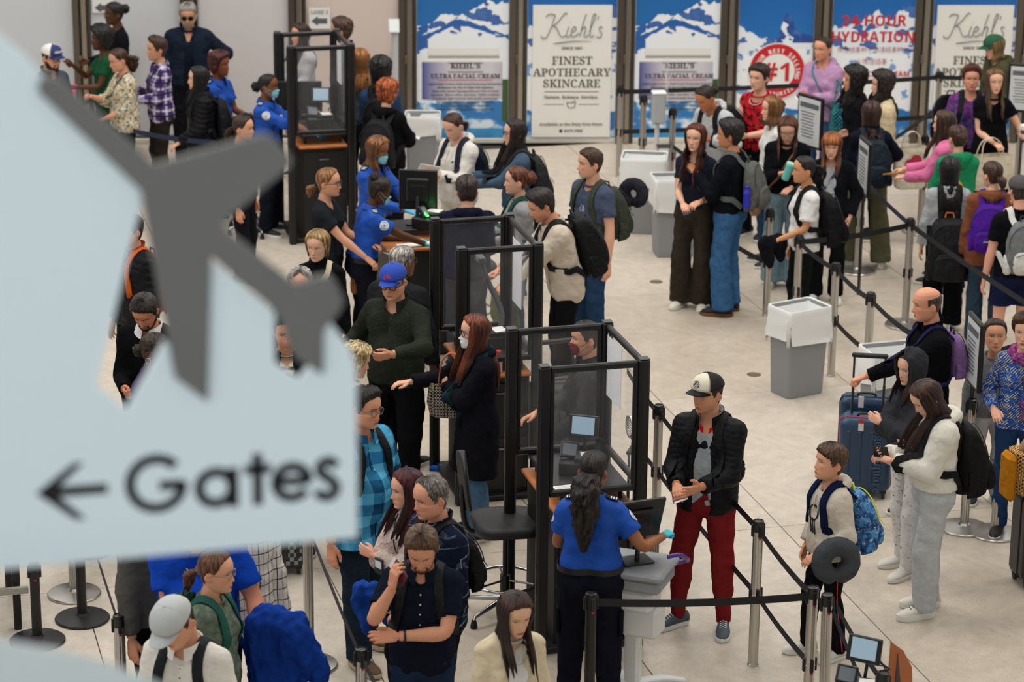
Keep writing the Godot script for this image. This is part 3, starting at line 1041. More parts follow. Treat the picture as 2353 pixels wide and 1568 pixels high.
# hair that hangs: many flat locks from the scalp down, each kept off the clothes
func _curtain(mb: MB, K: Dictionary, P: Dictionary, fc: Face, fld: Fld, H: Dictionary, base: Color, alt: Color) -> void:
	var L: float = H.get("len", 0.4)
	var a0: float = H.get("open", 62.0)
	var vol: float = H.get("vol", 1.0)
	var fwd: float = H.get("fwd", 0.0)
	var wv: float = H.get("wavy", 0.3)
	var yaw := Basis(Vector3.UP, atan2(K.H.basis.z.x, K.H.basis.z.z))
	var hs: float = K.H.basis.y.length()
	var Ti: Transform3D = K.T.affine_inverse()
	var nl := 40
	var r := RandomNumberGenerator.new()
	r.seed = hash(P.label) % 99991
	for k in nl:
		var layer := k % 2
		var u := (k + 0.5 + r.randf() * 0.5) / nl
		var dg := lerpf(a0, 360.0 - a0, u)
		var a := deg_to_rad(dg if dg < 180.0 else dg - 360.0)
		if H.has("until") and absf(rad_to_deg(a)) > H.until: continue
		var front: bool = absf(rad_to_deg(a)) < H.get("split", 104.0)
		var ln := L * (0.9 + 0.2 * r.randf() - (0.08 if front else 0.0))
		var ph := r.randf() * 6.0
		var pts := []
		var rad := []
		var nv := 20
		var side: float = clampf((absf(PI - absf(a)) - 1.35) / 0.6, 0.0, 1.0)
		for i in nv:
			var f := i / float(nv - 1)
			var y := 0.208 - f * (ln + 0.02)
			var p := fc.pt(a, clampf(y, 0.055, 0.21))
			var dr := Vector3(p.x, 0, p.z + 0.01).normalized()
			var below := maxf(0.055 - y, 0.0)
			var q := Vector3(p.x, y, p.z) + dr * ((0.004 + 0.008 * layer) * vol * smoothstep(0.0, 0.12, f) + 0.004 + 0.016 * vol * smoothstep(0.0, 0.2, below))
			q += Vector3(cos(ph), 0, sin(ph)) * wv * 0.014 * sin(y * (38.0 + 10.0 * wv) + ph) * smoothstep(0.14, -0.06, y)
			if front: q.z += side * below * (0.42 + fwd)
			else: q.z -= below * 0.08
			q.x *= 1.0 - (0.22 if front else 0.1) * smoothstep(0.0, 0.25, below)
			var hw: Vector3 = K.H * q
			var lw: Vector3 = K.H.origin + yaw * (q * hs)
			var pw: Vector3 = hw.lerp(lw, smoothstep(0.06, -0.08, y))
			for it in 3:
				var dd := fld.at(pw)
				if dd < -0.02:
					var t: Vector3 = Ti * pw
					t.z = 0.0
					t.x = clampf(t.x, -0.12, 0.12)
					pw = fld.out(K.T * t, K.T.basis.z if front else -K.T.basis.z) + K.T.basis.z * (0.012 if front else -0.012)
				elif dd < 0.011: pw += fld.grad(pw) * (0.012 - dd)
			pts.append(pw)
			rad.append((0.017 + 0.006 * r.randf() * 0.3) * vol * Face.tab([0.0, 0.1, 0.06, 0.6, 0.18, 1.0, 0.7, 1.0, 0.92, 0.6, 1.0, 0.12], f))
		var shade := 0.8 + 0.4 * r.randf()
		mb.c = base.lerp(alt, r.randf()) * shade
		var up: Vector3 = (yaw * Vector3(sin(a), 0, cos(a))).cross(Vector3.UP)
		mb.tube(pts, rad, 8, true, 0.42, yaw * Vector3(sin(a), 0.0, cos(a)))

func _rev(a: PackedVector3Array) -> PackedVector3Array:
	var b := a.duplicate()
	b.reverse()
	return b

# ---------------------------------------------------------------- one person
func person(P: Dictionary) -> Dictionary:
	var K := skeleton(P)
	var s: float = K.s
	var fc := Face.new()
	fc.jaw = P.get("jaw", 0.93 if K.fem else 1.03)
	fc.fat = P.get("fat", maxf(0.0, (K.w - 1.0) * 0.9))
	fc.nose = P.get("nose", 0.9 if K.fem else 1.08)
	var o := thing("person", P.label, "person", Vector3(P.x, 0, P.z), deg_to_rad(P.yaw), P.get("group", ""))
	K.node = o
	var cell: float = [0.02, 0.0155, 0.0125][P.get("q", 1)]
	put("body", body_mesh(K, P, fc), skin_mat, o)
	# clothes
	var t: Dictionary = P.top
	var bulk: float = t.get("b", 0.01)
	var tb := torso_bones(K, bulk, P)
	var hem: float = t.get("hem", 0.86)
	if hem < 0.8:
		for sd in 2:
			var sg := 1.0 if sd else -1.0
			tb.append([K.hipT * (Vector3(sg * 0.065 * K.w, -0.03, 0) * s), (0.115 + bulk) * s, Vector3(K["kn%d" % sd].x * 0.85, hem * s - 0.06, K["kn%d" % sd].z * 0.6), (0.125 + bulk) * s, 0])
	tb.append_array(arm_bones(K, bulk, t.get("sleeve", 1.95), K.w))
	var nk: String = t.get("neck", "crew")
	if nk != "turtle":
		tb.append([K.tp.call(0, 1.425, 0.012), (0.06 + t.get("nk", 0.008)) * s, K.tp.call(0, 1.56, 0.0), 0.085 * s, 2])
		if nk == "v" or nk == "open":
			tb.append([K.tp.call(0, 1.43, 0.06), 0.05 * s, K.tp.call(0, 1.31 if nk == "v" else 1.36, 0.16), 0.008 * s, 2])
	if t.has("front"):   # worn open: the front is cut away in a tapering strip
		var fw: float = t.front
		var fz: float = 0.085 * (0.85 + 0.15 * K.w) + t.get("fd", 0.0)
		tb.append([K.tp.call(0, 1.46, 0.06), 0.05 * s, K.tp.call(t.get("fx", 0.0), 1.3, fz + fw * 1.3), fw * 1.3 * s, 2])
		tb.append([K.tp.call(t.get("fx", 0.0), 1.3, fz + fw * 1.3), fw * 1.3 * s, K.tp.call(t.get("fx", 0.0), 0.7, fz + fw * 1.5), fw * 1.5 * s, 2])
	tb.append([K.hipT * Vector3(0, (hem - 0.93) * s, 0), 0.0, K.hipT.basis * Vector3(0, -1, 0), 0.0, 3])
	var fld := Fld.new(tb, cell, 0.03)
	K.fld = fld
	var mb := MB.new()
	if t.has("quilt"):
		wave.frequency = 1.0
		fld.net(mb, null, 0.0, Vector3.ONE)
		for i in mb.v.size():
			var y := mb.v[i].y - mb.v[i].z * 0.15 + absf(mb.v[i].x) * 0.1
			mb.v[i] += mb.n[i] * (sqrt(absf(sin(y * t.quilt))) * t.get("qa", 0.006) - 0.004)
			mb.n[i] = (mb.n[i] + Vector3(0, -cos(y * t.quilt) * signf(sin(y * t.quilt)) * t.get("qa", 0.006) * 45.0, 0)).normalized()
	else:
		fld.net(mb, fold, t.get("wr", 0.008) * (1.0 + bulk * 7.0), Vector3(6, 9, 6) if not t.has("hang") else Vector3(10, 4, 10))
	K.top = put(t.n, mb, t.m, o)
	if t.has("inner"):
		var ib := torso_bones(K, t.get("ib", 0.003), P)
		ib.append([K.tp.call(0, 1.425, 0.012), 0.064 * s, K.tp.call(0, 1.56, 0.0), 0.08 * s, 2])
		if t.get("ineck", "") == "v": ib.append([K.tp.call(0, 1.43, 0.07), 0.06 * s, K.tp.call(0, 1.29, 0.15), 0.025 * s, 2])
		ib.append([K.hipT * Vector3(0, (t.get("ihem", 0.88) - 0.93) * s, 0), 0.0, K.hipT.basis * Vector3(0, -1, 0), 0.0, 3])
		var im := MB.new()
		Fld.new(ib, cell, 0.03).net(im, fold, 0.003, Vector3(7, 9, 7))
		put(t.get("iname", "shirt"), im, t.inner, o)
		if t.has("under"):
			var ub := torso_bones(K, t.get("ib", 0.003) - 0.003, P)
			ub.append([K.tp.call(0, 1.43, 0.012), 0.062 * s, K.tp.call(0, 1.56, 0.0), 0.08 * s, 2])
			ub.append([K.hipT * Vector3(0, 0.2 * s, 0), 0.0, K.hipT.basis * Vector3(0, -1, 0), 0.0, 3])
			var um := MB.new()
			Fld.new(ub, cell, 0.03).net(um, fold, 0.002, Vector3(7, 9, 7))
			put("undershirt", um, t.under, o)
		if t.has("icollar"): _collar(K, P, t.icollar, {"m": t.inner, "cm": t.get("icm", t.inner), "b": 0.0}, o)
	_collar(K, P, nk, t, o)
	var l: Dictionary = P.legs
	var lb := trouser_bones(K, P, l)
	var wy: float = l.get("waist", 1.03)
	lb.append([K.hipT * Vector3(0, (wy - 0.93) * s, 0), 0.0, K.hipT.basis * Vector3(0, 1, 0), 0.0, 3])
	var lm := MB.new()
	K.lf = Fld.new(lb, cell * 1.1, 0.026)
	K.lf.net(lm, fold, l.get("wr", 0.008), Vector3(9, 8, 9))
	put(l.get("n", "trousers"), lm, l.m, o)
	_shoes(K, P, o)
	if P.has("hair"):
		put("hair", hair_mesh(K, P, fc, fld), P.hair.get("m", hair_mat), o)
	K.fc = fc
	K.P = P
	for e in P.get("with", []): _wear(K, e, o)
	return K

func _ringpath(K: Dictionary, r: float, y: float, dip: float, n := 28, zo := 0.0) -> Array:
	var p := []
	for k in n:
		var a := TAU * k / n
		p.append(K.tp.call(sin(a) * r, y - dip * (0.5 + 0.5 * cos(a)), cos(a) * r * 0.95 - 0.008 + zo))
	return p

func _collar(K: Dictionary, P: Dictionary, nk: String, t: Dictionary, o: Node3D) -> void:
	var s: float = K.s
	var mb := MB.new()
	var cm: Material = t.get("cm", t.m)
	var r: float = 0.066 + t.get("nk", 0.008) + t.get("b", 0.01) * 0.25
	if nk == "crew":
		var pth := _ringpath(K, r, 1.458, 0.034)
		pth.append(pth[0])
		mb.tube(pth, 0.009 * s, 6, false)
		put("collar", mb, cm, o)
	elif nk == "turtle":
		var rows := []
		for e in [[1.42, 0.08, 0.02], [1.45, 0.07, 0.008], [1.48, 0.0635, 0.004], [1.515, 0.062, 0.004], [1.522, 0.058, 0.004], [1.5, 0.054, 0.004]]:
			rows.append(PackedVector3Array(_ringpath(K, e[1], e[0], e[2])))
		mb.grid(rows, true)
		put("collar", mb, cm, o)
	elif nk == "shirt" or nk == "stand":
		var rows := []
		var hgt := 0.035 if nk == "shirt" else 0.06
		var prof := [[0.0, 0.004], [hgt * 0.6, 0.0], [hgt, 0.002], [hgt * 0.98, 0.008], [hgt * 0.4, 0.02], [-0.012, 0.03]] if nk == "shirt" else [[-0.03, 0.01], [hgt * 0.5, 0.006], [hgt, 0.012], [hgt, 0.004], [hgt * 0.5, -0.002]]
		for e in prof:
			var row := PackedVector3Array()
			for k in 30:
				var a := lerpf(0.28 if nk == "shirt" else 0.5, TAU - (0.28 if nk == "shirt" else 0.5), k / 29.0)
				var fr := 0.5 + 0.5 * cos(a)
				row.append(K.tp.call(sin(a) * (r + e[1]), 1.448 - 0.03 * fr * fr + e[0] * (1.0 - 0.25 * fr) - (0.03 * fr * fr * fr if e[1] > 0.015 and nk == "shirt" else 0.0), cos(a) * (r + e[1]) * 0.95 - 0.004 + 0.012 * fr))
			rows.append(row)
		mb.grid(rows, false)
		put("collar", mb, cm, o)
	elif nk == "hood":
		# a hood lying on the shoulders
		var bones := []
		var pts := []
		for k in 11:
			var a := lerpf(0.55, TAU - 0.55, k / 10.0)
			var bk := 0.5 - 0.5 * cos(a)
			pts.append(K.tp.call(sin(a) * (0.088 + 0.022 * bk), 1.425 + 0.035 * bk - 0.03 * (1.0 - bk), cos(a) * (0.085 + 0.03 * bk) - 0.012))
		for k in 10:
			var bk := 1.0 - absf(k - 4.5) / 5.0
			bones.append([pts[k], (0.02 + 0.018 * bk) * s, pts[k + 1], (0.02 + 0.018 * bk) * s, 0])
		bones.append([K.tp.call(0, 1.42, -0.14), 0.042 * s, K.tp.call(0, 1.36, -0.135), 0.03 * s, 0])
		Fld.new(bones, 0.012, 0.03).net(mb, fold, 0.006, Vector3(14, 14, 14))
		put("hood", mb, cm, o)
		if t.has("cord"):
			for sg in [-1.0, 1.0]:
				var cd := MB.new()
				var pp := []
				for i in 6:
					pp.append(K.fld.out(K.tp.call(sg * 0.03, 1.39 - i * 0.028, 0.0), K.T.basis.z) + K.T.basis.z * 0.006)
				cd.tube(pp, 0.0035, 6)
				put("drawstring", cd, mat(t.cord), o)
	elif nk == "lapel":
		for sg in [-1.0, 1.0]:
			var m2 := MB.new()
			var rows := []
			for i in 12:
				var f := i / 11.0
				var y := 1.45 - 0.3 * f
				var x0: float = sg * lerpf(0.07, 0.03, f)
				var x1: float = sg * lerpf(0.1, 0.035, f) * (1.0 + 0.5 * sin(f * PI))
				var a: Vector3 = K.fld.out(K.tp.call(x0, y, -0.02 * (1 - f)), K.T.basis.z) + K.T.basis.z * 0.008
				var b: Vector3 = K.fld.out(K.tp.call(x1, y, -0.02 * (1 - f)), K.T.basis.z) + K.T.basis.z * 0.006
				rows.append(PackedVector3Array([a, a + K.T.basis.z * 0.006, b + K.T.basis.z * 0.006, b]) if sg > 0 else PackedVector3Array([b, b + K.T.basis.z * 0.006, a + K.T.basis.z * 0.006, a]))
			m2.grid(rows, true, true, true)
			put("lapel", m2, cm, o)

func _shoes(K: Dictionary, P: Dictionary, o: Node3D) -> void:
	var sh: Dictionary = P.get("shoes", {})
	var up: Material = mat(sh.get("c", "#1c1c1e"), 0.7)
	var sl: Material = mat(sh.get("s", "#e4e2dc"), 0.6)
	for sd in 2:
		var an: Vector3 = K["an%d" % sd]
		var fd: Vector3 = K["fd%d" % sd]
		var bs := Basis(Vector3.UP.cross(fd), Vector3.UP, fd)
		var pit: float = P.get("heel%d" % sd, 0.0)
		if pit != 0.0: bs = bs * Basis(Vector3.RIGHT, pit)
		var x := Transform3D(bs * (K.s * sh.get("k", 1.0)), Vector3(an.x, an.y - 0.085 * K.s, an.z))
		var th: float = sh.get("t", 0.026)
		var node := Node3D.new()
		node.name = "shoe"
		o.add_child(node, true)
		var mb := MB.new(); mb.xf = x
		var ms := MB.new(); ms.xf = x
		var rows := []
		var rs := []
		var kick := sh.get("high", 0.0)
		for e in [[-0.085, 0.02, 0.05], [-0.078, 0.031, 0.075], [-0.05, 0.036, 0.092 + kick], [-0.01, 0.037, 0.098 + kick], [0.025, 0.038, 0.085 + kick * 0.6], [0.06, 0.042, 0.07 + kick * 0.2], [0.11, 0.047, 0.056], [0.15, 0.044, 0.046], [0.18, 0.032, 0.036], [0.196, 0.014, 0.02]]:
			var row := PackedVector3Array()
			for k in 14:
				var a := TAU * k / 14
				var yy := sin(a)
				row.append(Vector3(cos(a) * e[1] * (1.0 if yy < 0.3 else 1.0 - 0.35 * (yy - 0.3)), th * 0.6 + (yy * 0.5 + 0.5) * e[2], e[0]))
			rows.append(row)
		mb.grid(rows, true, true, true)
		var so := []
		for lv in [[0.0, 0.94], [0.004, 1.0], [th, 1.04], [th + 0.004, 0.96]]:
			var row := PackedVector3Array()
			for k in 26:
				var a := TAU * k / 26
				var zz := 0.058 + sin(a) * 0.148
				var ww: float = Face.tab([-0.09, 0.02, -0.07, 0.034, 0.0, 0.038, 0.1, 0.05, 0.16, 0.046, 0.19, 0.03, 0.206, 0.01], zz)
				row.append(Vector3(signf(cos(a)) * ww * minf(1.0, absf(cos(a)) * 1.7) * lv[1], lv[0], zz * lv[1] - (lv[1] - 1.0) * 0.05))
			_rev(row)
			so.append(_rev(row))
		ms.grid(so, true, true, true)
		put("upper", mb, up, node)
		put("sole", ms, sl, node)
		if sh.has("lace"):
			var ml := MB.new(); ml.xf = x
			for i in 5:
				var z := 0.03 + i * 0.018
				var yy: float = th * 0.6 + Face.tab([0.025, 0.088 + kick * 0.6, 0.06, 0.073 + kick * 0.2, 0.11, 0.058], z)
				ml.tube([Vector3(-0.022, yy - 0.009, z), Vector3(0, yy + 0.001, z + 0.004), Vector3(0.022, yy - 0.009, z)], 0.003, 5)
			put("laces", ml, mat(sh.lace), node)
# ---------------------------------------------------------------- things worn
func front_pt(K: Dictionary, x: float, y: float, up := 0.004) -> Vector3:
	return K.fld.out(K.tp.call(x, y, 0.0), K.T.basis.z) + K.T.basis.z * up

func back_pt(K: Dictionary, x: float, y: float, up := 0.004) -> Vector3:
	return K.fld.out(K.tp.call(x, y, -0.01), -K.T.basis.z) - K.T.basis.z * up

func _norms(K: Dictionary, pts: Array) -> Array:
	var o := []
	for p in pts: o.append(K.fld.grad(p))
	return o

func strip_on(K: Dictionary, pts: Array, w: float, th: float, side = null) -> MB:
	var mb := MB.new()
	var nn := _norms(K, pts)
	var sd := []
	for i in pts.size():
		var t: Vector3 = (pts[mini(i + 1, pts.size() - 1)] - pts[maxi(i - 1, 0)]).normalized()
		sd.append(nn[i].cross(t).normalized() if side == null else side)
	mb.ribbon(pts, nn, sd, w, th)
	return mb

func disc_on(K: Dictionary, p: Vector3, n: Vector3, r: float, r2 := 0.0, flat := 1.0) -> MB:
	var mb := MB.new()
	var x := (Vector3.UP.cross(n)).normalized()
	var y := n.cross(x)
	var rows := []
	for e in ([[r, 0.0], [r, 0.003], [r2, 0.0035]] if r2 > 0.0 else [[r, 0.0], [r, 0.003], [r * 0.5, 0.004], [0.0001, 0.004]]):
		var row := PackedVector3Array()
		for k in 20:
			var a := TAU * k / 20
			var q: Vector3 = p + x * cos(a) * e[0] * flat + y * sin(a) * e[0]
			var d: float = K.fld.at(q)
			q -= n * clampf(d, -0.03, 0.03)
			row.append(q + n * (0.001 + e[1]))
		rows.append(row)
	mb.grid(rows, true)
	return mb

func text_on(K: Dictionary, txt: String, x: float, y: float, size: float, hex: String, o: Node3D, serif := false) -> void:
	# letters laid on the chest, each set on the cloth where it stands
	var m := lettering(txt, size, serif)
	var w: float = m.get_aabb().size.x
	var n := put("lettering", m, mat(hex, 0.8), o)
	var p := front_pt(K, x, y, 0.006)
	var nn: Vector3 = K.fld.grad(p)
	var xx := Vector3.UP.cross(nn).normalized()
	n.transform = Transform3D(Basis(xx, nn.cross(xx), nn), p - nn * 0.001)

func _wear(K: Dictionary, e: Array, o: Node3D) -> void:
	var q: Dictionary = e[1] if e.size() > 1 else {}
	var fc: Face = K.fc
	var H: Transform3D = K.H
	var s: float = K.s
	match e[0]:
		"cap":
			var mb := MB.new(); mb.xf = H * Transform3D(Basis(Vector3.RIGHT, q.get("tilt", 0.0)), Vector3(0, q.get("up", 0.0), 0))
			var rows := []
			var cols := []
			for i in 17:
				var y: float = 0.156 + (0.2318 - 0.156) * sin(i / 16.0 * PI / 2)
				var row := PackedVector3Array(); var cr := []
				for k in 40:
					var a := PI * (2.0 * k / 40 - 1.0)
					var p := fc.pt(a, y)
					p += Vector3(p.x, (y - 0.15) * 1.3, p.z + 0.005).normalized() * (0.016 if i else 0.011)
					var seam := absf(fmod(a + 4 * PI, PI / 3) - PI / 6)
					p *= 1.0 - 0.006 * exp(-pow(seam / 0.05, 2.0))
					row.append(p)
					cr.append(lin(q.front if q.has("front") and absf(a) < 1.0 else q.c))
				rows.append(row); cols.append(cr)
			mb.grid(rows, true, false, true, cols)
			var cm := vc_cloth
			var cap := put("cap", mb, cm, o)
			var bm := MB.new(); bm.xf = mb.xf
			var bt := []; var bb := []
			var rot := PI if q.get("back", 0) else 0.0
			for j in 7:
				var f := j / 6.0
				var r0 := PackedVector3Array(); var r1 := PackedVector3Array()
				for k in 17:
					var u := k / 16.0 * 2.0 - 1.0
					var a := u * 1.15
					var b := fc.pt(a, 0.158) * 1.06
					var ext := 0.068 * sqrt(maxf(0.0, 1.0 - pow(absf(u), 2.6)))
					var p := Vector3(b.x * (1.0 - 0.1 * f), 0.158 - 0.008 * f - 0.022 * u * u, b.z + ext * f)
					p = p.rotated(Vector3.UP, rot)
					r0.append(p + Vector3(0, 0.0025, 0)); r1.append(p - Vector3(0, 0.0025, 0))
				bt.append(r0); bb.append(_rev(r1))
			bt.reverse()
			bm.grid(bt, false); 
			bb.reverse()
			bm.grid(bb, false)
			var ef := PackedVector3Array(bt[0]); var eg := _rev(bb[0])
			bm.grid([eg, ef], false)
			put("brim", bm, cloth(q.get("brim", q.c), "smooth"), cap)
			var bu := MB.new(); bu.xf = mb.xf
			bu.lathe([Vector2(0.009, 0.243), Vector2(0.007, 0.249), Vector2(0.0005, 0.25)], 10, Vector3(0, 0, -0.004))
			put("button", bu, cloth(q.get("brim", q.c)), cap)
			if q.has("logo"):
				var lm := MB.new()
				var lp := H * Transform3D(Basis(Vector3.RIGHT, q.get("tilt", 0.0)), Vector3()) * (fc.pt(0, 0.187) + Vector3(0, 0.009, 0.0165))
				var ln := (H.basis * Vector3(0, 0.42, 1)).normalized()
				var lx := Vector3.UP.cross(ln).normalized()
				if q.has("word"):
					var tm := lettering(q.word, q.get("ws", 0.036), true)
					var nn := put("lettering", tm, mat(q.logo, 0.7), cap)
					nn.transform = Transform3D(Basis(lx, ln.cross(lx), ln), lp)
				else:
					lm.xf = Transform3D(Basis(lx, ln.cross(lx), ln), lp)
					lm.prism(circle(0.025, 24), -0.002, 0.001)
					put("emblem", lm, mat(q.logo, 0.7), cap)
					var l2 := MB.new(); l2.xf = lm.xf
					l2.add(ring_prism(0.0205, 0.0165, 24, 0.001, 0.002, l2.xf))
					for ag in [0.6, -0.6]:
						l2.box(Vector3(0, 0, 0.0015), Vector3(0.005, 0.026, 0.001), 0.0, Basis(Vector3(0, 0, 1), ag))
					put("emblem", l2, mat("#e8e4da", 0.7), cap)
		"glasses":
			var mb := MB.new()
			var up: float = q.get("up", 0.0)   # pushed up onto the hair
			mb.xf = H * (Transform3D(Basis(Vector3.RIGHT, -0.5), Vector3(0, 0.085, -0.035)) if up else Transform3D())
			var r: float = q.get("r", 0.0225)
			var tk: float = q.get("t", 0.0022)
			for sg in [-1.0, 1.0]:
				var p := []
				for k in 21:
					var a := TAU * k / 20
					p.append(Vector3(sg * 0.0325 + cos(a) * r * 1.08, 0.114 + sin(a) * r * q.get("sq", 0.9), 0.098 - absf(cos(a) * 0.003) - 0.006 * absf(sg * 0.0325 + cos(a) * r) / 0.06))
				mb.tube(p, tk, 6, false)
				mb.tube([Vector3(sg * 0.058, 0.118, 0.092), Vector3(sg * 0.07, 0.119, 0.07), Vector3(sg * 0.0765, 0.119, 0.02), Vector3(sg * 0.078, 0.116, -0.012), Vector3(sg * 0.078, 0.1, -0.028)], tk * 0.9, 6)
			mb.tube([Vector3(-0.011, 0.117, 0.099), Vector3(0, 0.12, 0.102), Vector3(0.011, 0.117, 0.099)], tk * 0.9, 6)
			var g := put("glasses", mb, mat(q.get("c", "#15130f"), 0.3, q.get("m", 0.0)), o)
			var ml := MB.new(); ml.xf = mb.xf
			for sg in [-1.0, 1.0]:
				var row := PackedVector3Array()
				for k in 20:
					var a := TAU * k / 20
					row.append(Vector3(sg * 0.0325 + cos(a) * r * 1.05, 0.114 + sin(a) * r * 0.88, 0.0965 - 0.006 * absf(sg * 0.0325 + cos(a) * r) / 0.06))
				ml.cap(row, false)
			put("lens", ml, mat(q.lens, 0.12) if q.has("lens") else glass_mat, g)
		"mask":
			var mb := MB.new(); mb.xf = H
			var rows := []
			for i in 14:
				var y := 0.002 + 0.0068 * i
				var row := PackedVector3Array()
				var lim := lerpf(0.75, 1.05, sin(i / 13.0 * PI))
				for k in 21:
					var a := (k / 20.0 * 2.0 - 1.0) * lim
					var p := fc.pt(a, y)
					var cz := exp(-pow(p.x / 0.03, 2.0))
					var pleat := 0.0015 * sin(i * 1.9) * (1.0 - absf(k - 10.0) / 12.0)
					row.append(p + Vector3(p.x * 0.05, 0, 0.006 + 0.008 * cz * sin(i / 13.0 * PI) + pleat))
				rows.append(row)
			mb.grid(rows, false)
			for sg in [-1.0, 1.0]:
				for yy in [0.08, 0.02]:
					mb.tube([fc.pt(sg * 0.95, yy) + Vector3(sg * 0.003, 0, 0.003), fc.pt(sg * 1.3, lerpf(yy, 0.1, 0.5)) + Vector3(sg * 0.004, 0, 0), Vector3(sg * 0.082, 0.105 + (yy - 0.05) * 0.5, -0.014)], 0.0014, 5)
			put("face_mask", mb, cloth(q.get("c", "#8fd3e8"), "smooth"), o)
		"belt":
			var pts := []
			for k in 33:
				var a := TAU * k / 32
				var y: float = q.get("y", 0.985)
				pts.append(K.lf.out(K.hipT * (Vector3(0, y - 0.93, 0) * s), K.hipT.basis * Vector3(sin(a), 0, cos(a)), 0.24) + K.hipT.basis * Vector3(sin(a), 0, cos(a)) * 0.006)
			var mb := MB.new()
			var rows := []
			for p in pts:
				var nn: Vector3 = ((p - K.hipT.origin) * Vector3(1, 0, 1)).normalized()
				rows.append(PackedVector3Array([p + Vector3(0, 0.019, 0), p + Vector3(0, 0.019, 0) + nn * 0.005, p - Vector3(0, 0.019, 0) + nn * 0.005, p - Vector3(0, 0.019, 0)]))
			mb.grid(rows, true)
			var b := put("belt", mb, mat(q.get("c", "#0d0d0f"), 0.5), o)
			var bk := MB.new()
			bk.box(pts[0] + Vector3(0, 0, 0.006), Vector3(0.045, 0.04, 0.008), 0.002)
			put("buckle", bk, mat("#8d8d90", 0.35, 1.0), b)
		"patch":
			for sd in 2:
				var sh: Vector3 = K["sh%d" % sd]
				var el: Vector3 = K["el%d" % sd]
				var sg := 1.0 if sd else -1.0
				var ax := (el - sh).normalized()
				var dir: Vector3 = K.T.basis * Vector3(sg, 0.1, 0.15)
				dir = (dir - ax * dir.dot(ax)).normalized()
				var p: Vector3 = K.fld.out(sh.lerp(el, 0.3), dir)
				var n: Vector3 = K.fld.grad(p)
				var pn := put("sleeve_patch", disc_on(K, p, n, 0.042), mat("#dfe3e6", 0.8), o)
				put("emblem", disc_on(K, p + n * 0.003, n, 0.033, 0.028), mat("#2a3c66", 0.8), pn)
				put("emblem", disc_on(K, p + n * 0.003, n, 0.018), mat("#7f97b8", 0.8), pn)
		"epaulette":
			for sg in [-1.0, 1.0]:
				var pts := []
				for i in 6:
					pts.append(K.fld.out(K.tp.call(sg * (0.085 + 0.016 * i), 1.38, -0.015), K.T.basis.y) + Vector3(0, 0.004, 0))
				var n1 := put("epaulette", strip_on(K, pts, 0.042, 0.007), mat("#11162a", 0.8), o)
				for i in 3:
					put("stripe", strip_on(K, [pts[2 + i] + Vector3(0, 0.007, 0), pts[2 + i].lerp(pts[mini(3 + i, 5)], 0.5) + Vector3(0, 0.007, 0)], 0.042, 0.001), mat("#d9dbe0", 0.7), n1)
		"placket":
			var pts := []
			for i in 12: pts.append(front_pt(K, q.get("x", 0.0), lerpf(1.4, q.get("to", 0.98), i / 11.0), 0.002))
			var n1 := put("placket", strip_on(K, pts, 0.032, 0.003), q.get("m", K.P.top.m), o)
			for i in range(1, 12, 2): put("button", disc_on(K, pts[i] + K.T.basis.z * 0.004, K.T.basis.z, 0.0055), mat(q.get("b", "#e0ddd2"), 0.4), n1)
		"zip":
			var pts := []
			for i in 12: pts.append(front_pt(K, 0.0, lerpf(q.get("from", 1.42), q.get("to", 0.88), i / 11.0), 0.001))
			put("zip", strip_on(K, pts, q.get("w", 0.012), 0.003), mat(q.get("c", "#1b1b1d"), 0.5), o)
		"chest_pocket":
			for sg in q.get("sides", [-1.0, 1.0]):
				var pts := []
				for i in 5: pts.append(front_pt(K, sg * 0.085 + (i - 2) * 0.026, q.get("y", 1.27), 0.001))
				put("pocket_flap", strip_on(K, pts, q.get("h", 0.04), 0.005), q.get("m", K.P.top.m), o)
		"lanyard":
			var n1: Node3D
			for sg in [-1.0, 1.0]:
				var pts := []
				for i in 9:
					var f := i / 8.0
					pts.append(front_pt(K, sg * lerpf(0.075, 0.006, f) + q.get("x", 0.0) * f, lerpf(1.43, q.get("y", 1.15), f), 0.004))
				n1 = put("lanyard", strip_on(K, pts, q.get("w", 0.014), 0.002), mat(q.get("c", "#20242c"), 0.7), o)
			if q.get("card", 1):
				var cy: float = q.get("y", 1.15) - 0.045
				var p := front_pt(K, q.get("x", 0.0), cy, 0.012)
				var mb := MB.new()
				mb.box(p, Vector3(0.075, 0.1, 0.012) if q.get("case", 0) else Vector3(0.05, 0.075, 0.005), 0.002, K.T.basis)
				var c1 := put("card_holder", mb, mat(q.get("cc", "#dcdfe3"), 0.4), n1)
				if q.get("case", 0):
					var m2 := MB.new()
					m2.box(p + K.T.basis * Vector3(0, 0.012, 0.007), Vector3(0.058, 0.045, 0.002), 0.0, K.T.basis)
					put("card", m2, mat("#e6e6ea", 0.5), c1)
		"badge":
			var p := front_pt(K, q.get("x", 0.08), q.get("y", 1.27), 0.004)
			put("badge", disc_on(K, p, K.T.basis.z, q.get("r", 0.022)), mat(q.get("c", "#cfd3d8"), 0.35, 0.6), o)
			var mb := MB.new()
			mb.box(front_pt(K, -q.get("x", 0.08), q.get("y", 1.27), 0.005), Vector3(0.06, 0.014, 0.003), 0.001, K.T.basis)
			put("name_bar", mb, mat("#d8c9a8", 0.4), o)
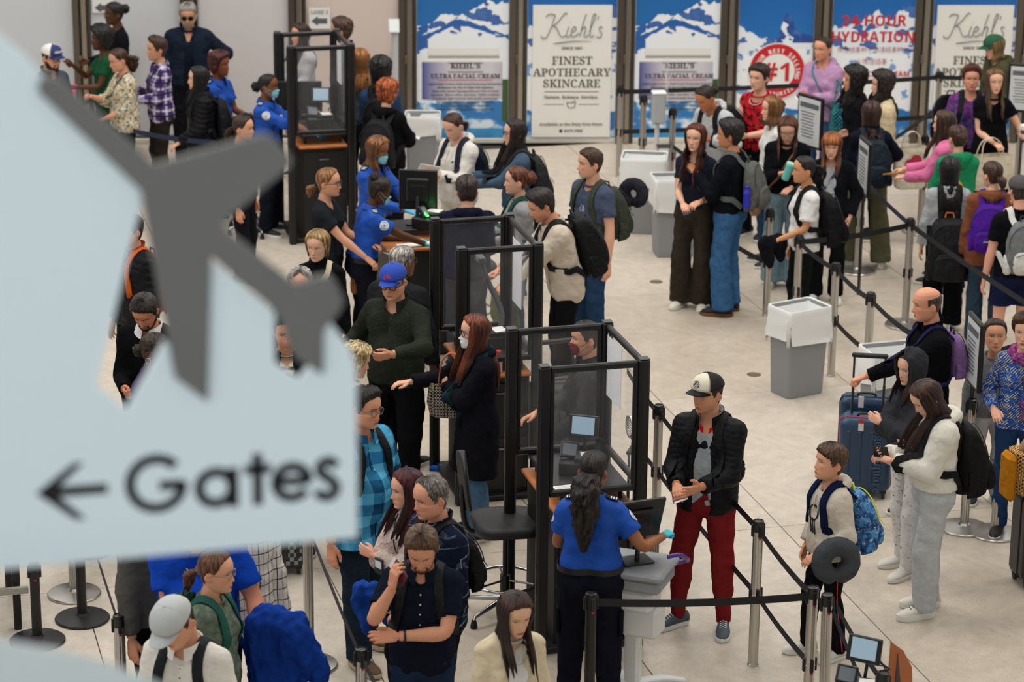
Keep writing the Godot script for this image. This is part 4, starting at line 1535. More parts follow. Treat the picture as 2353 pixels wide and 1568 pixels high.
		"necklace":
			var pts := []
			for i in 17:
				var f := i / 16.0 * 2.0 - 1.0
				var dp: float = q.get("d", 0.12)
				var a := f * 1.9
				var rr := 0.066
				pts.append(K.tp.call(sin(a) * rr * (1.0 + 0.3 * (1 - absf(f))), 1.45 - dp * (1.0 - f * f), 0.0) * Vector3(1, 1, 0) + Vector3(0, 0, 1) * K.tp.call(0, 1.4, lerpf(0.085 + dp * 0.25, -0.02, f * f)))
			var mb := MB.new()
			mb.tube(pts, q.get("r", 0.0025), 6, false)
			put("necklace", mb, mat(q.get("c", "#d8d2c4"), 0.3, 0.6), o)
		"scarf":
			var bones := []
			var pts := _ringpath(K, 0.088, 1.455, 0.05, 16)
			for k in 16: bones.append([pts[k], 0.032 * s, pts[(k + 1) % 16], 0.032 * s, 0])
			var mb := MB.new()
			var pv: Vector3 = K.tp.call(0.03, 1.4, 0.1)
			for i in 5:
				var q2: Vector3 = front_pt(K, 0.04, 1.36 - i * 0.075 * q.get("len", 1.0), 0.015)
				bones.append([pv, 0.03, q2, 0.032, 0])
				pv = q2
			Fld.new(bones, 0.013, 0.025).net(mb, fold, 0.014, Vector3(14, 9, 14))
			put("scarf", mb, q.m, o)
		"cuff":   # watch or bracelet
			var sd: int = q.get("sd", 0)
			var a: Vector3 = K["el%d" % sd]; var b: Vector3 = K["wr%d" % sd]
			var ax := (b - a).normalized()
			var rr: float = q.get("r", 0.03) * s
			var mb := MB.new()
			mb.tube([a.lerp(b, 0.86), a.lerp(b, 0.86) + ax * q.get("w", 0.02)], rr, 16)
			put(q.get("n", "watch"), mb, mat(q.get("c", "#101012"), 0.4, q.get("m", 0.0)), o)
		"earphone":
			var mb := MB.new(); mb.xf = H
			for sg in [-1.0, 1.0]:
				_ball_plain(mb, Vector3(sg * 0.08, 0.1, 0.0), 0.008)
				mb.tube([Vector3(sg * 0.083, 0.098, 0.004), Vector3(sg * 0.08, 0.07, 0.01)], 0.0035, 6)
			put("earphones", mb, mat("#ececec", 0.3), o)
		"hairband":
			var mb := MB.new(); mb.xf = H
			mb.tube([Vector3(0, q.get("y", 0.12), -0.094), Vector3(0, q.get("y", 0.12), -0.112)], 0.026, 14)
			put("hair_tie", mb, mat(q.get("c", "#17171a"), 0.8), o)
		"earring":
			var mb := MB.new(); mb.xf = H
			for sg in [-1.0, 1.0]:
				var p := []
				for k in 15: p.append(Vector3(sg * 0.08, 0.062 + cos(TAU * k / 14) * 0.02, -0.014 + sin(TAU * k / 14) * 0.02))
				mb.tube(p, 0.0022, 5, false)
			put("earrings", mb, mat("#e6e2da", 0.25, 1.0), o)
		"hoodup":
			var mb := MB.new(); mb.xf = H
			var rows := []
			for i in 20:
				var y := -0.05 + 0.2818 * sin(i / 19.0 * PI / 2)
				var row := PackedVector3Array()
				for k in 41:
					var a := lerpf(1.0 - 0.25 * smoothstep(0.14, 0.2, y), TAU - 1.0 + 0.25 * smoothstep(0.14, 0.2, y), k / 40.0)
					if y > 0.19: a = lerpf(lerpf(0.75, 0.0, (y - 0.19) / 0.042), TAU - lerpf(0.75, 0.0, (y - 0.19) / 0.042), k / 40.0)
					var p := fc.pt(a if a < PI else a - TAU, clampf(y, 0.06, 0.2318))
					p.y = y
					var n1 := fold.get_noise_3d(p.x * 20.0, p.y * 20.0, p.z * 20.0)
					p += Vector3(p.x, (y - 0.1) * 1.3, p.z).normalized() * (0.028 + 0.012 * n1 + 0.02 * smoothstep(0.1, -0.04, y))
					if y < 0.04: p.z = lerpf(p.z, minf(p.z, 0.04), 0.5)
					row.append(p)
				rows.append(row)
			var r2 := []
			for r in rows:
				var q2 := PackedVector3Array()
				for p in r: q2.append(p + (Vector3(0, 0.1, 0.0) - p).normalized() * 0.008)
				r2.append(_rev(q2))
			mb.grid(rows, false)
			mb.grid(r2, false)
			var ed := []
			for i in 20: ed.append(rows[i][0])
			for i in 20: ed.append(rows[19 - i][40])
			mb.tube(ed, 0.009, 6)
			put("hood", mb, q.m, o)

func _ball_plain(mb: MB, p: Vector3, r: float, n := 10) -> void:
	var pr := []
	for i in n + 1: pr.append(Vector2(sin(PI * i / n) * r, -cos(PI * i / n) * r))
	mb.lathe(pr, n + 4, p, false)

func circle(r: float, n: int) -> PackedVector2Array:
	var p := PackedVector2Array()
	for k in n: p.append(Vector2(cos(TAU * k / n), sin(TAU * k / n)) * r)
	return p

func ring_prism(ro: float, ri: float, n: int, z0: float, z1: float, xf := Transform3D()) -> MB:
	var mb := MB.new()
	mb.xf = xf
	var rows := []
	for e in [[ri, z0], [ro, z0], [ro, z1], [ri, z1], [ri, z0]]:
		var row := PackedVector3Array()
		for k in n: row.append(Vector3(cos(TAU * k / n) * e[0], sin(TAU * k / n) * e[0], e[1]))
		rows.append(row)
	for i in 4: mb.grid([rows[i], rows[i + 1]], true)
	return mb

var fonts := {}
func lettering(txt: String, size: float, serif := false, bold := true, depth := 0.002, mono := false) -> TextMesh:
	var key := "Droid Serif" if serif else "Droid Sans Mono" if mono else "Droid Sans"
	var fk := key + str(bold)
	if not fonts.has(fk):
		var f := SystemFont.new()
		f.font_names = PackedStringArray([key])
		f.font_weight = 700 if bold else 400
		fonts[fk] = f
	var t := TextMesh.new()
	t.text = txt
	t.font = fonts[fk]
	t.font_size = 32
	t.pixel_size = size / 32.0
	t.depth = depth
	t.curve_step = 2.0
	return t

# ---------------------------------------------------------------- bags and held things
# places a thing in a figure's frame: returns its root, whose own frame is x (figure frame)
func carried(K: Dictionary, called: String, label: String, category: String, x: Transform3D, group := "") -> Node3D:
	var o := thing(called, label, category, Vector3(), 0.0, group)
	o.transform = K.node.transform * x
	return o

func pack_shape(w: float, h: float, d: float, ex := 3.2, top := 0.75) -> MB:
	var mb := MB.new()
	var rows := []
	var n := 20
	for i in n + 1:
		var f := i / float(n)
		var y := h * f
		var e := pow(1.0 - pow(absf(f * 2.0 - 1.0), 5.0), 0.4)
		var tw := lerpf(1.0, top, smoothstep(0.55, 1.0, f)) * maxf(e, 0.02)
		var td := lerpf(1.0, 0.62, smoothstep(0.4, 1.0, f)) * lerpf(0.85, 1.0, smoothstep(0.0, 0.25, f)) * maxf(e, 0.02)
		var row := PackedVector3Array()
		for k in 32:
			var a := TAU * k / 32
			var cx := signf(cos(a)) * pow(absf(cos(a)), 2.0 / ex)
			var cz := signf(sin(a)) * pow(absf(sin(a)), 2.0 / ex)
			row.append(Vector3(cx * w / 2 * tw + fold.get_noise_3d(cx * 30, y * 60, cz * 30) * 0.008, y, -cz * d / 2 * td - d / 2 * td + d * 0.0))
		rows.append(row)
	mb.grid(rows, true, true, true)
	return mb

# back towards +z (the wearer), front towards -z
func backpack(K: Dictionary, label: String, m: Material, q := {}, group := "") -> Node3D:
	var s: float = K.s
	var w: float = q.get("w", 0.3); var h: float = q.get("h", 0.45); var d: float = q.get("d", 0.17)
	var top: float = q.get("top", 1.4)   # height of its upper edge on the back, for 1.72 m
	var zb := 1.0
	for yy in [0.2, 0.5, 0.85]:
		var p: Vector3 = K.T.affine_inverse() * back_pt(K, 0.0, top - h * yy / s)
		zb = minf(zb, p.z)
	var base := Transform3D(K.T.basis * Basis(Vector3.RIGHT, q.get("hang", 0.0)), K.T * Vector3(q.get("dx", 0.0), (top - 0.93) * s - h, zb - 0.006))
	var o := carried(K, "backpack", label, "backpack", base, group)
	put("body", pack_shape(w, h, d, q.get("ex", 3.2), q.get("taper", 0.75)), m, o)
	var m2: Material = q.get("pm", m)
	var dark := mat(q.get("zip", "#101012"), 0.6)
	if q.get("pocket", 1):
		var pk := pack_shape(w * 0.78, h * q.get("ph", 0.46), d * 0.42, 3.4, 0.9)
		var pn := put("front_pocket", pk, m2, o, Vector3(0, h * 0.06, -d * 0.8))
		var zp := MB.new()
		var pp := []
		for k in 13: pp.append(Vector3(w * 0.37 * (k / 6.0 - 1.0), h * q.get("ph", 0.46) * (0.88 - 0.1 * pow(absf(k / 6.0 - 1.0), 3.0)), -d * 0.34))
		zp.tube(pp, 0.0035, 5)
		put("zip", zp, dark, pn)
	var zz := MB.new()
	var pz := []
	for k in 19:
		var a := lerpf(-0.15, PI + 0.15, k / 18.0)
		pz.append(Vector3(cos(a) * w * 0.49, h * 0.6 + sin(a) * h * 0.33, -d * lerpf(0.78, 0.6, sin(a))))
	zz.tube(pz, 0.004, 5)
	put("zip", zz, dark, o)
	var hd := MB.new()
	hd.tube([Vector3(-0.04, h * 0.97, -0.03), Vector3(-0.03, h + 0.03, -0.025), Vector3(0.03, h + 0.03, -0.025), Vector3(0.04, h * 0.97, -0.03)], 0.008, 8)
	put("handle", hd, dark if not q.has("hm") else q.hm, o)
	if q.get("side", 1):
		for sg in [-1.0, 1.0]:
			put("side_pocket", pack_shape(0.05, h * 0.36, d * 0.6, 3.0, 0.9), m2, o, Vector3(sg * w * 0.47, h * 0.03, -d * 0.2))
	var inv := base.affine_inverse()
	for sg in q.get("straps", [-1.0, 1.0]):
		var pts := []
		var side: Vector3 = K.tp.call(sg * (0.13 + 0.05 * K.w), 1.08, -0.01)
		pts.append(base * Vector3(sg * w * 0.4, h * 0.1, 0.0))
		pts.append(side - K.T.basis.z * 0.07)
		pts.append(side)
		for i in 9: pts.append(front_pt(K, sg * lerpf(0.135, 0.095, i / 8.0), lerpf(1.13, 1.38, i / 8.0), 0.004))
		for i in 7:
			var a := lerpf(0.45, 2.75, i / 6.0)
			pts.append(K.fld.out(K.tp.call(sg * 0.092, 1.365, -0.01), K.T.basis * Vector3(0, sin(a), cos(a)), 0.2) + K.T.basis * Vector3(0, sin(a), cos(a)) * 0.004)
		pts.append(base * Vector3(sg * 0.07, h * 0.88, -0.02))
		for i in range(1, 3):
			var dd: float = K.fld.at(pts[i])
			if dd < 0.008: pts[i] += K.fld.grad(pts[i]) * (0.01 - dd)
		var mb := MB.new()
		var nn := []
		var sd := []
		for i in pts.size():
			var t: Vector3 = (pts[mini(i + 1, pts.size() - 1)] - pts[maxi(i - 1, 0)]).normalized()
			var g: Vector3 = K.fld.grad(pts[i])
			if g.length() < 0.5: g = K.T.basis.z
			nn.append(g)
			sd.append(g.cross(t).normalized())
		mb.xf = inv
		mb.ribbon(pts, nn, sd, q.get("sw", 0.055), 0.012)
		put("strap", mb, q.get("sm", m), o)
	return o

# strap of a bag slung across: from one shoulder to the other hip
func sling(K: Dictionary, sg: float, w: float, m: Material, o: Node3D, to_y := 1.0, called := "strap", end_x := 0.17) -> void:
	var pts := []
	for i in 6: pts.append(back_pt(K, lerpf(-sg * 0.1, sg * 0.06, i / 5.0), lerpf(1.1, 1.36, i / 5.0)))
	for i in 5:
		var a := lerpf(2.6, 0.5, i / 4.0)
		pts.append(K.fld.out(K.tp.call(sg * 0.085, 1.37, -0.01), K.T.basis * Vector3(0, sin(a), cos(a)), 0.2) + K.T.basis * Vector3(0, sin(a), cos(a)) * 0.004)
	for i in 10: pts.append(front_pt(K, lerpf(sg * 0.075, -sg * end_x, i / 9.0), lerpf(1.37, to_y, i / 9.0)))
	var mb := strip_on(K, pts, w, 0.004)
	var x: Transform3D = (K.node.transform.affine_inverse() * o.transform).affine_inverse() if o != K.node else Transform3D()
	for i in mb.v.size():
		mb.v[i] = x * mb.v[i]
		mb.n[i] = x.basis * mb.n[i]
	put(called, mb, m, o)

func in_hand(K: Dictionary, sd: int, at := Vector3(0, -0.03, 0.085), turn := Basis()) -> Transform3D:
	var h: Transform3D = K["hd%d" % sd].orthonormalized()
	return h * Transform3D(turn, Vector3(at.x * (-1.0 if sd else 1.0), at.y, at.z))

func phone(K: Dictionary, sd: int, label: String, hex := "#141518", at := Vector3(0.004, -0.033, 0.095), turn := Basis()) -> void:
	var o := carried(K, "phone", label, "phone", in_hand(K, sd, at, turn))
	var mb := MB.new(); mb.box(Vector3(), Vector3(0.074, 0.009, 0.152), 0.003)
	put("case", mb, mat(hex, 0.4), o)
	var m2 := MB.new(); m2.box(Vector3(0, -0.0046, 0), Vector3(0.066, 0.001, 0.142))
	put("screen", m2, mat("#07080a", 0.12), o)
	var m3 := MB.new(); m3.box(Vector3(0.018, 0.005, 0.052), Vector3(0.026, 0.003, 0.028), 0.001)
	put("camera_bump", m3, mat("#2a2b2f", 0.3), o)

func papers(K: Dictionary, sd: int, called: String, label: String, cat: String, hex: String, size := Vector3(0.09, 0.004, 0.13), at := Vector3(0.005, -0.03, 0.1), turn := Basis(), hex2 := "") -> Node3D:
	var o := carried(K, called, label, cat, in_hand(K, sd, at, turn))
	var mb := MB.new(); mb.box(Vector3(), size, 0.0015)
	put("cover", mb, mat(hex, 0.6), o)
	if hex2:
		var m2 := MB.new(); m2.box(Vector3(0.004, 0.001, size.z * 0.28), Vector3(size.x * 0.92, 0.002, size.z * 0.8))
		put("page", m2, mat(hex2, 0.8), o)
	return o
# ---------------------------------------------------------------- shared finishes
var hair_mat: StandardMaterial3D
var vc_cloth: StandardMaterial3D
var glass_mat: StandardMaterial3D
var steel: StandardMaterial3D
var black_metal: StandardMaterial3D

func finishes() -> void:
	fold.seed = 7; fold.frequency = 1.0; fold.fractal_octaves = 2
	skin_mat = StandardMaterial3D.new()
	skin_mat.vertex_color_use_as_albedo = true
	skin_mat.roughness = 0.5
	skin_mat.metallic_specular = 0.4
	hair_mat = StandardMaterial3D.new()
	hair_mat.vertex_color_use_as_albedo = true
	hair_mat.roughness = 0.5
	hair_mat.metallic_specular = 0.5
	hair_mat.albedo_texture = noise_tex("strands", 0.03, 5, 256, 0.35, 1.35)
	hair_mat.heightmap_enabled = true
	hair_mat.heightmap_texture = nz.strands
	hair_mat.heightmap_scale = 1.2
	hair_mat.uv1_scale = Vector3(5.0, 0.35, 1.0)
	vc_cloth = StandardMaterial3D.new()
	vc_cloth.vertex_color_use_as_albedo = true
	vc_cloth.roughness = 0.9
	glass_mat = mat("#ffffff06", 0.03, 0.0, {"transparency": BaseMaterial3D.TRANSPARENCY_ALPHA, "metallic_specular": 0.28})
	steel = mat("#c9c7c3", 0.32, 1.0)
	black_metal = mat("#0c0c0d", 0.45, 0.0)

func lamp(p: Vector3, s: Vector2, e: float, aim: Vector3, col := Color(1, 0.985, 0.965)) -> void:
	# a ceiling light panel, or an added fill light on a wall: glowing face and a light of its size just before it
	var o := thing("light_panel", "large soft light panel set in the hall ceiling, outside the picture", "lamp", p, 0.0, "hall light panels")
	o.look_at_from_position(p, p + aim, Vector3.UP if absf(aim.normalized().y) < 0.9 else Vector3.FORWARD)
	var fr := MB.new(); fr.box(Vector3(0, 0, 0.06), Vector3(s.x + 0.2, s.y + 0.2, 0.08), 0.01)
	put("frame", fr, mat("#d9d9d6", 0.5), o)
	var g := MB.new(); g.box(Vector3(0, 0, 0.015), Vector3(s.x, s.y, 0.01))
	put("diffuser", g, mat("#ffffff", 0.5, 0.0, {"emission_enabled": true, "emission": col, "emission_energy_multiplier": 1.0}), o)
	var l := AreaLight3D.new()
	l.area_size = s
	l.light_energy = e
	l.light_color = col
	l.light_size = 1.0
	l.area_range = 60.0
	l.shadow_enabled = true
	l.name = "panel_light"
	o.add_child(l, true)
	l.position = Vector3(0, 0, -0.01)

func terrazzo() -> ImageTexture:
	var n := 1024
	var im := Image.create(n, n, false, Image.FORMAT_RGB8)
	var r := RandomNumberGenerator.new(); r.seed = 11
	im.fill(Color.html("#cabfb0"))
	var cs := ["#8a7c6a", "#b3a793", "#e2ddd2", "#6a5f52", "#ddd5c6", "#a59a89", "#4d463f", "#c2a98c"]
	for i in 16000:
		var c := Color.html(cs[r.randi() % cs.size()]).lerp(Color.html("#cabfb0"), r.randf() * 0.75)
		var x := r.randi() % n
		var y := r.randi() % n
		var k := 1 + int(pow(r.randf(), 3.0) * 4)
		for dy in k:
			for dx in k:
				if (dx + dy) % (k + 1) < k + int(r.randf() * 2): im.set_pixel((x + dx) % n, (y + dy) % n, c)
	var f := FastNoiseLite.new(); f.seed = 8; f.frequency = 3.0; f.fractal_octaves = 4   # worn and scuffed patches
	for y in n:
		for x in n:
			var a := TAU * x / n
			var b := TAU * y / n
			var k := 1.0 + 0.07 * f.get_noise_3d(cos(a) * 0.5 + 4.0 * sin(b) * 0.1, sin(a) * 0.5, cos(b) * 0.5)
			im.set_pixel(x, y, im.get_pixel(x, y) * k)
	return ImageTexture.create_from_image(im)

const U := Vector3(0.9659, 0, -0.2588)
const V := Vector3(0.2588, 0, 0.9659)
const WALL0 := Vector3(-1.2, 0, -30.45)
const WX := Vector3(0.99858, 0, -0.05326)
const WTURN := 0.05328

func at_wall(s: float, y: float, off := 0.0) -> Vector3:
	return WALL0 + WX * s + Vector3(0, y, 0) + Vector3(0.05326, 0, 0.99858) * off

func setting() -> void:
	var tz := StandardMaterial3D.new()
	tz.albedo_texture = terrazzo()
	tz.uv1_triplanar = true
	tz.uv1_world_triplanar = true
	tz.uv1_scale = Vector3.ONE * 0.8
	tz.roughness = 0.33
	tz.metallic_specular = 0.5
	var base := MB.new()
	base.box(Vector3(0.5, -0.13, -14.0), Vector3(24, 0.2, 38))
	var fl := struct("floor", base, mat("#3c362e", 0.9))
	var tints := ["#ffffff", "#fbf9f6", "#fdfcfa", "#f8f5f1"]
	var ms := []
	for t in tints:
		var m2: StandardMaterial3D = tz.duplicate()
		m2.albedo_color = Color.html(t)
		ms.append(m2)
	var slab := MB.new()
	slab.box(Vector3(0, -0.015, 0), Vector3(1.705 - 0.007, 0.03, 2.93 - 0.007), 0.002)
	var sm := slab.mesh()
	var r := RandomNumberGenerator.new(); r.seed = 3
	for i in range(-8, 14):
		for j in range(-10, 8):
			var p := U * (1.676 + 1.705 * (i + 0.5)) + V * (-17.65 + 2.93 * (j + 0.5))
			if p.x < -9.5 or p.x > 10.3 or p.z < -31.6 or p.z > 2.5: continue
			var o := put("floor_slab", sm, ms[r.randi() % 4], fl, p)
			o.rotation.y = atan2(-U.z, U.x)
	# shell of the hall
	var white := mat("#cfd0cf", 0.7)
	var w := MB.new()
	w.xf = Transform3D(Basis(Vector3.UP, WTURN), WALL0)
	w.box(Vector3(0.9, 6.2, -0.35), Vector3(24, 12.4, 0.3), 0.0)
	struct("wall_north", w, mat("#c4c6c8", 0.6))
	for e in [["wall_west", Vector3(-10.6, 6, -14), Vector3(0.3, 12, 36.5)], ["wall_east", Vector3(12.2, 6, -14), Vector3(0.3, 12, 36.5)], ["wall_south", Vector3(0.8, 6, 4.4), Vector3(23, 12, 0.3)]]:
		var b := MB.new(); b.box(e[1], e[2])
		struct(e[0], b, white)
	var cl := MB.new(); cl.box(Vector3(0.5, 12.3, -14), Vector3(24, 0.3, 38))
	struct("ceiling", cl, mat("#d8d8d6", 0.8))
	var bb := MB.new(); bb.xf = w.xf
	bb.box(Vector3(0.9, 0.03, -0.16), Vector3(23, 0.06, 0.12), 0.008)
	struct("baseboard_north", bb, mat("#cfcabf", 0.5))
	wall_panels()

func wall_panels() -> void:
	# steel mullions and the panels between them
	var ms := [-6.1, -4.86, -3.67, -2.47, -1.26, -0.02, 1.235, 2.46, 3.635, 4.71, 5.865, 7.03]
	var k := 0
	for s in ms:
		var o := Node3D.new()
		o.name = "trim_%d" % (k + 1); add_child(o); o.set_meta("kind", "structure")
		o.position = at_wall(s, 0); o.rotation.y = WTURN
		var a := MB.new()
		a.box(Vector3(-0.055, 2.0, -0.12), Vector3(0.075, 4.0, 0.12), 0.006)
		put("mullion", a, mat("#6c6358", 0.35, 0.8), o)
		var b := MB.new()
		b.box(Vector3(0.03, 2.0, -0.1), Vector3(0.06, 4.0, 0.1), 0.012)
		put("mullion", b, mat("#a9a092", 0.28, 0.9), o)
		var c := MB.new()
		c.box(Vector3(0.085, 2.0, -0.13), Vector3(0.04, 4.0, 0.1), 0.006)
		put("mullion", c, mat("#4f4a43", 0.4, 0.7), o)
		var h := MB.new()
		for y in [0.12, 0.95, 1.75]: h.lathe([Vector2(0.016, y), Vector2(0.018, y + 0.005), Vector2(0.018, y + 0.085), Vector2(0.016, y + 0.09)], 10, Vector3(-0.01, 0, -0.03))
		put("hinge", h, mat("#8c8579", 0.3, 1.0), o)
		k += 1
	for i in 5:   # plain frosted panels to the left
		var s0: float = ms[i] + 0.1
		var s1: float = ms[i + 1] - 0.09
		var p := MB.new()
		p.box(Vector3((s1 - s0) / 2, 2.05, -0.15), Vector3(s1 - s0, 3.9, 0.04), 0.004)
		var n := struct("window_%d" % (i + 1), p, mat(["#c3c8cd", "#c6cacf", "#c9cbcf", "#cdc9c9", "#cfc0b8"][i], 0.25))
		n.position = at_wall(s0, 0); n.rotation.y = WTURN
	var jar := poster_jar()
	var hill := poster_hills(21, false)
	var hill2 := poster_hills(5, true)
	var labels := ["blue and white mountain advert showing a face cream jar, beside the pink-lit panel", "white skincare advert card with green lettering on a blue mountain print, next to two bins",
		"blue mountain advert showing a cream jar, behind the hand sanitiser stand", "blue mountain advert with a round red and white number one seal", "mountain advert with red lettering 24-HOUR HYDRATION", "white skincare advert card half hidden by the green cap"]
	for i in 6:
		var s0: float = ms[i + 5] + 0.11
		var s1: float = ms[i + 6] - 0.095
		var pw := s1 - s0
		var o := thing("poster", labels[i], "poster", at_wall(s0, 0.06, -0.1), WTURN, "skincare adverts along the wall")
		var bd := MB.new()
		bd.box(Vector3(pw / 2, 0.82, -0.02), Vector3(pw, 1.64, 0.02), 0.002)
		put("panel", bd, mat("#e8eaec", 0.4), o)
		var q := MB.new()
		q.quad(Vector3(0.005, 0.005, -0.008), Vector3(pw - 0.005, 0.005, -0.008), Vector3(pw - 0.005, 1.635, -0.008), Vector3(0.005, 1.635, -0.008))
		for t in q.uv.size(): q.uv[t].y = 1.0 - q.uv[t].y
		var pm := StandardMaterial3D.new()
		pm.albedo_texture = [jar, hill, jar, hill2, hill, hill][i]
		pm.roughness = 0.3
		put("print", q, pm, o)
		var x := pw / 2
		if i == 0 or i == 2:
			_word(o, "KIEHL'S", x + 0.03, 0.815, 0.082, "#20222a", true)
			_word(o, "ULTRA FACIAL CREAM", x + 0.03, 0.7, 0.068, "#2a2c36", true)
			var fr := MB.new()
			fr.box(Vector3(x + 0.03, 0.88, -0.004), Vector3(0.4, 0.006, 0.003)); fr.box(Vector3(x + 0.03, 0.775, -0.004), Vector3(0.4, 0.006, 0.003))
			put("rule", fr, mat("#3a3c44", 0.6), o)
			var rl := MB.new(); rl.box(Vector3(x + 0.03, 0.68, -0.004), Vector3(0.62, 0.007, 0.003))
			put("rule", rl, mat("#c2434d", 0.6), o)
			for j in 8:
				_word(o, ["Lightweight 24-Hour Daily Facial Hydrating Moisturizer", "Moisturiser for Day & Night with Squalane", "Made with Glacial Glycoprotein and Olive Derived", "Squalane. Skin is softer, smoother, visibly healthier", "A uniquely light-textured daily facial moisturizer", "that provides 24-hour continuous hydration", "for all skin types. Apply to clean skin", "Leaves skin well balanced and comfortable"][j], x + 0.03, 0.625 - j * 0.042, 0.03, "#4a4c55", true)
		elif i == 1 or i == 5:
			var cd := MB.new()
			var cw := 0.9 if i == 1 else 0.88
			cd.box(Vector3(x, 0.78, 0.004), Vector3(cw, 1.53, 0.016), 0.002)
			var cn := put("card", cd, mat("#e4e2dc", 0.5), o)
			var ink := "#55543f"
			_script(cn, Vector3(x - 0.31, 1.16, 0.013), 0.27, "#3a3d30")
			_word(cn, "SINCE 1851", x, 1.035, 0.045, ink, false, 0.014)
			_word(cn, "FINEST", x, 0.86, 0.125, ink, true, 0.014)
			_word(cn, "APOTHECARY", x, 0.725, 0.125, ink, true, 0.014)
			_word(cn, "SKINCARE", x, 0.595, 0.125, ink, true, 0.014)
			_word(cn, "Nature. Science. Service.", x, 0.465, 0.05, ink, true, 0.014)
			_word(cn, "Available at the Duty Free Store", x, 0.15, 0.045, ink, true, 0.014)
			_word(cn, "DUTY FREE", x + 0.03, 0.075, 0.042, "#33352c", false, 0.014)
			var rr := MB.new()
			rr.box(Vector3(x, 0.548, 0.014), Vector3(0.62, 0.008, 0.002))
			rr.box(Vector3(x - 0.2, 0.4, 0.014), Vector3(0.23, 0.006, 0.002)); rr.box(Vector3(x + 0.2, 0.4, 0.014), Vector3(0.23, 0.006, 0.002))
			put("rule", rr, mat("#6d6c55", 0.6), cn)
			var mo := MB.new()   # mortar and pestle
			for e in [[Vector3(x - 0.05, 0.42, 0.014), Vector3(x - 0.035, 0.36, 0.014)], [Vector3(x + 0.05, 0.42, 0.014), Vector3(x + 0.035, 0.36, 0.014)], [Vector3(x - 0.035, 0.36, 0.014), Vector3(x + 0.035, 0.36, 0.014)], [Vector3(x - 0.055, 0.42, 0.014), Vector3(x + 0.055, 0.42, 0.014)], [Vector3(x + 0.01, 0.42, 0.014), Vector3(x + 0.05, 0.45, 0.014)]]:
				mo.tube(e, 0.004, 6)
			put("emblem", mo, mat("#55543f", 0.6), cn)
			var dc := MB.new(); dc.xf = Transform3D(Basis(), Vector3(x - 0.115, 0.09, 0.013)); dc.prism(circle(0.02, 20), 0, 0.002)
			put("emblem", dc, mat("#33352c", 0.6), cn)
		elif i == 3:
			var sl := MB.new(); sl.xf = Transform3D(Basis(), Vector3(0.46, 0.78, -0.004)); sl.prism(circle(0.33, 56), 0, 0.006)
			var sn := put("seal", sl, mat("#eceae6", 0.4), o)
			put("seal_ring", ring_prism(0.318, 0.205, 56, 0.006, 0.009, sl.xf), mat("#c4242c", 0.4), sn)
			_arc(sn, "OUR BEST SELLING", Vector3(0.46, 0.78, 0.006), 0.24, 2.75, -0.29, 0.068, "#f2efe9")
			_arc(sn, "MOISTURIZER", Vector3(0.46, 0.78, 0.006), 0.285, 3.95, 5.6, 0.06, "#f2efe9")
			_word(sn, "#1", 0.46, 0.66, 0.3, "#c4242c", false, 0.004)
		elif i == 4:
			_word(o, "24-HOUR", x, 1.3, 0.175, "#c5242f", false)
			_word(o, "HYDRATION", x, 1.115, 0.17, "#c5242f", false)
			_han(o, x - 0.41, 1.0, 0.068, 12, "#b9404a", 2)
			_han(o, x - 0.19, 0.86, 0.072, 5, "#c5303a", 9)
			_word(o, "ULTRA FACIAL CREAM", x, 0.715, 0.085, "#c5242f", false)
	# paper direction notices
	for e in [[-3.42, 1.62, "", "white paper notice with a grey arrow pointing left, left of the woman with braids"], [-1.0, 1.47, "LANE 2", "white paper notice reading LANE 2 above a grey arrow"]]:
		var o := thing("paper_notice", e[3], "sign", at_wall(e[0], e[1], -0.11), WTURN)
		var p := MB.new(); p.box(Vector3(0, -0.02 if e[2] else 0.04, 0), Vector3(0.24, 0.24 if e[2] else 0.3, 0.004))
		put("sheet", p, mat("#dcdcd8", 0.8), o)
		var a := MB.new()
		a.xf = Transform3D(Basis(), Vector3(0, -0.05, 0))
		a.prism(PackedVector2Array([Vector2(-0.095, 0), Vector2(-0.02, 0.055), Vector2(-0.02, 0.03), Vector2(0.085, 0.03), Vector2(0.085, -0.03), Vector2(-0.02, -0.03), Vector2(-0.02, -0.055)]), 0.002, 0.004)
		put("arrow", a, mat("#55565a", 0.8), o)
		if e[2]: _word(o, e[2], 0.0, 0.03, 0.06, "#8d8d8c", false, 0.004)

func _word(o: Node3D, t: String, x: float, y: float, size: float, hex: String, serif: bool, z := -0.005) -> void:
	var n := put("lettering", lettering(t, size, serif, true, 0.002), mat(hex, 0.6), o)
	n.position = Vector3(x, y + size * 0.36, z + 0.001)

func _arc(o: Node3D, t: String, c: Vector3, r: float, a0: float, a1: float, size: float, hex: String) -> void:
	for i in t.length():
		if t[i] == " ": continue
		var a := lerpf(a0, a1, i / float(t.length() - 1))
		var flip := a1 > a0
		var n := put("letter", lettering(t[i], size, false, true, 0.002), mat(hex, 0.5), o)
		n.position = c + Vector3(cos(a), sin(a), 0) * (r + (0.0 if not flip else -0.02))
		n.rotation.z = a - PI / 2 if not flip else a + PI / 2

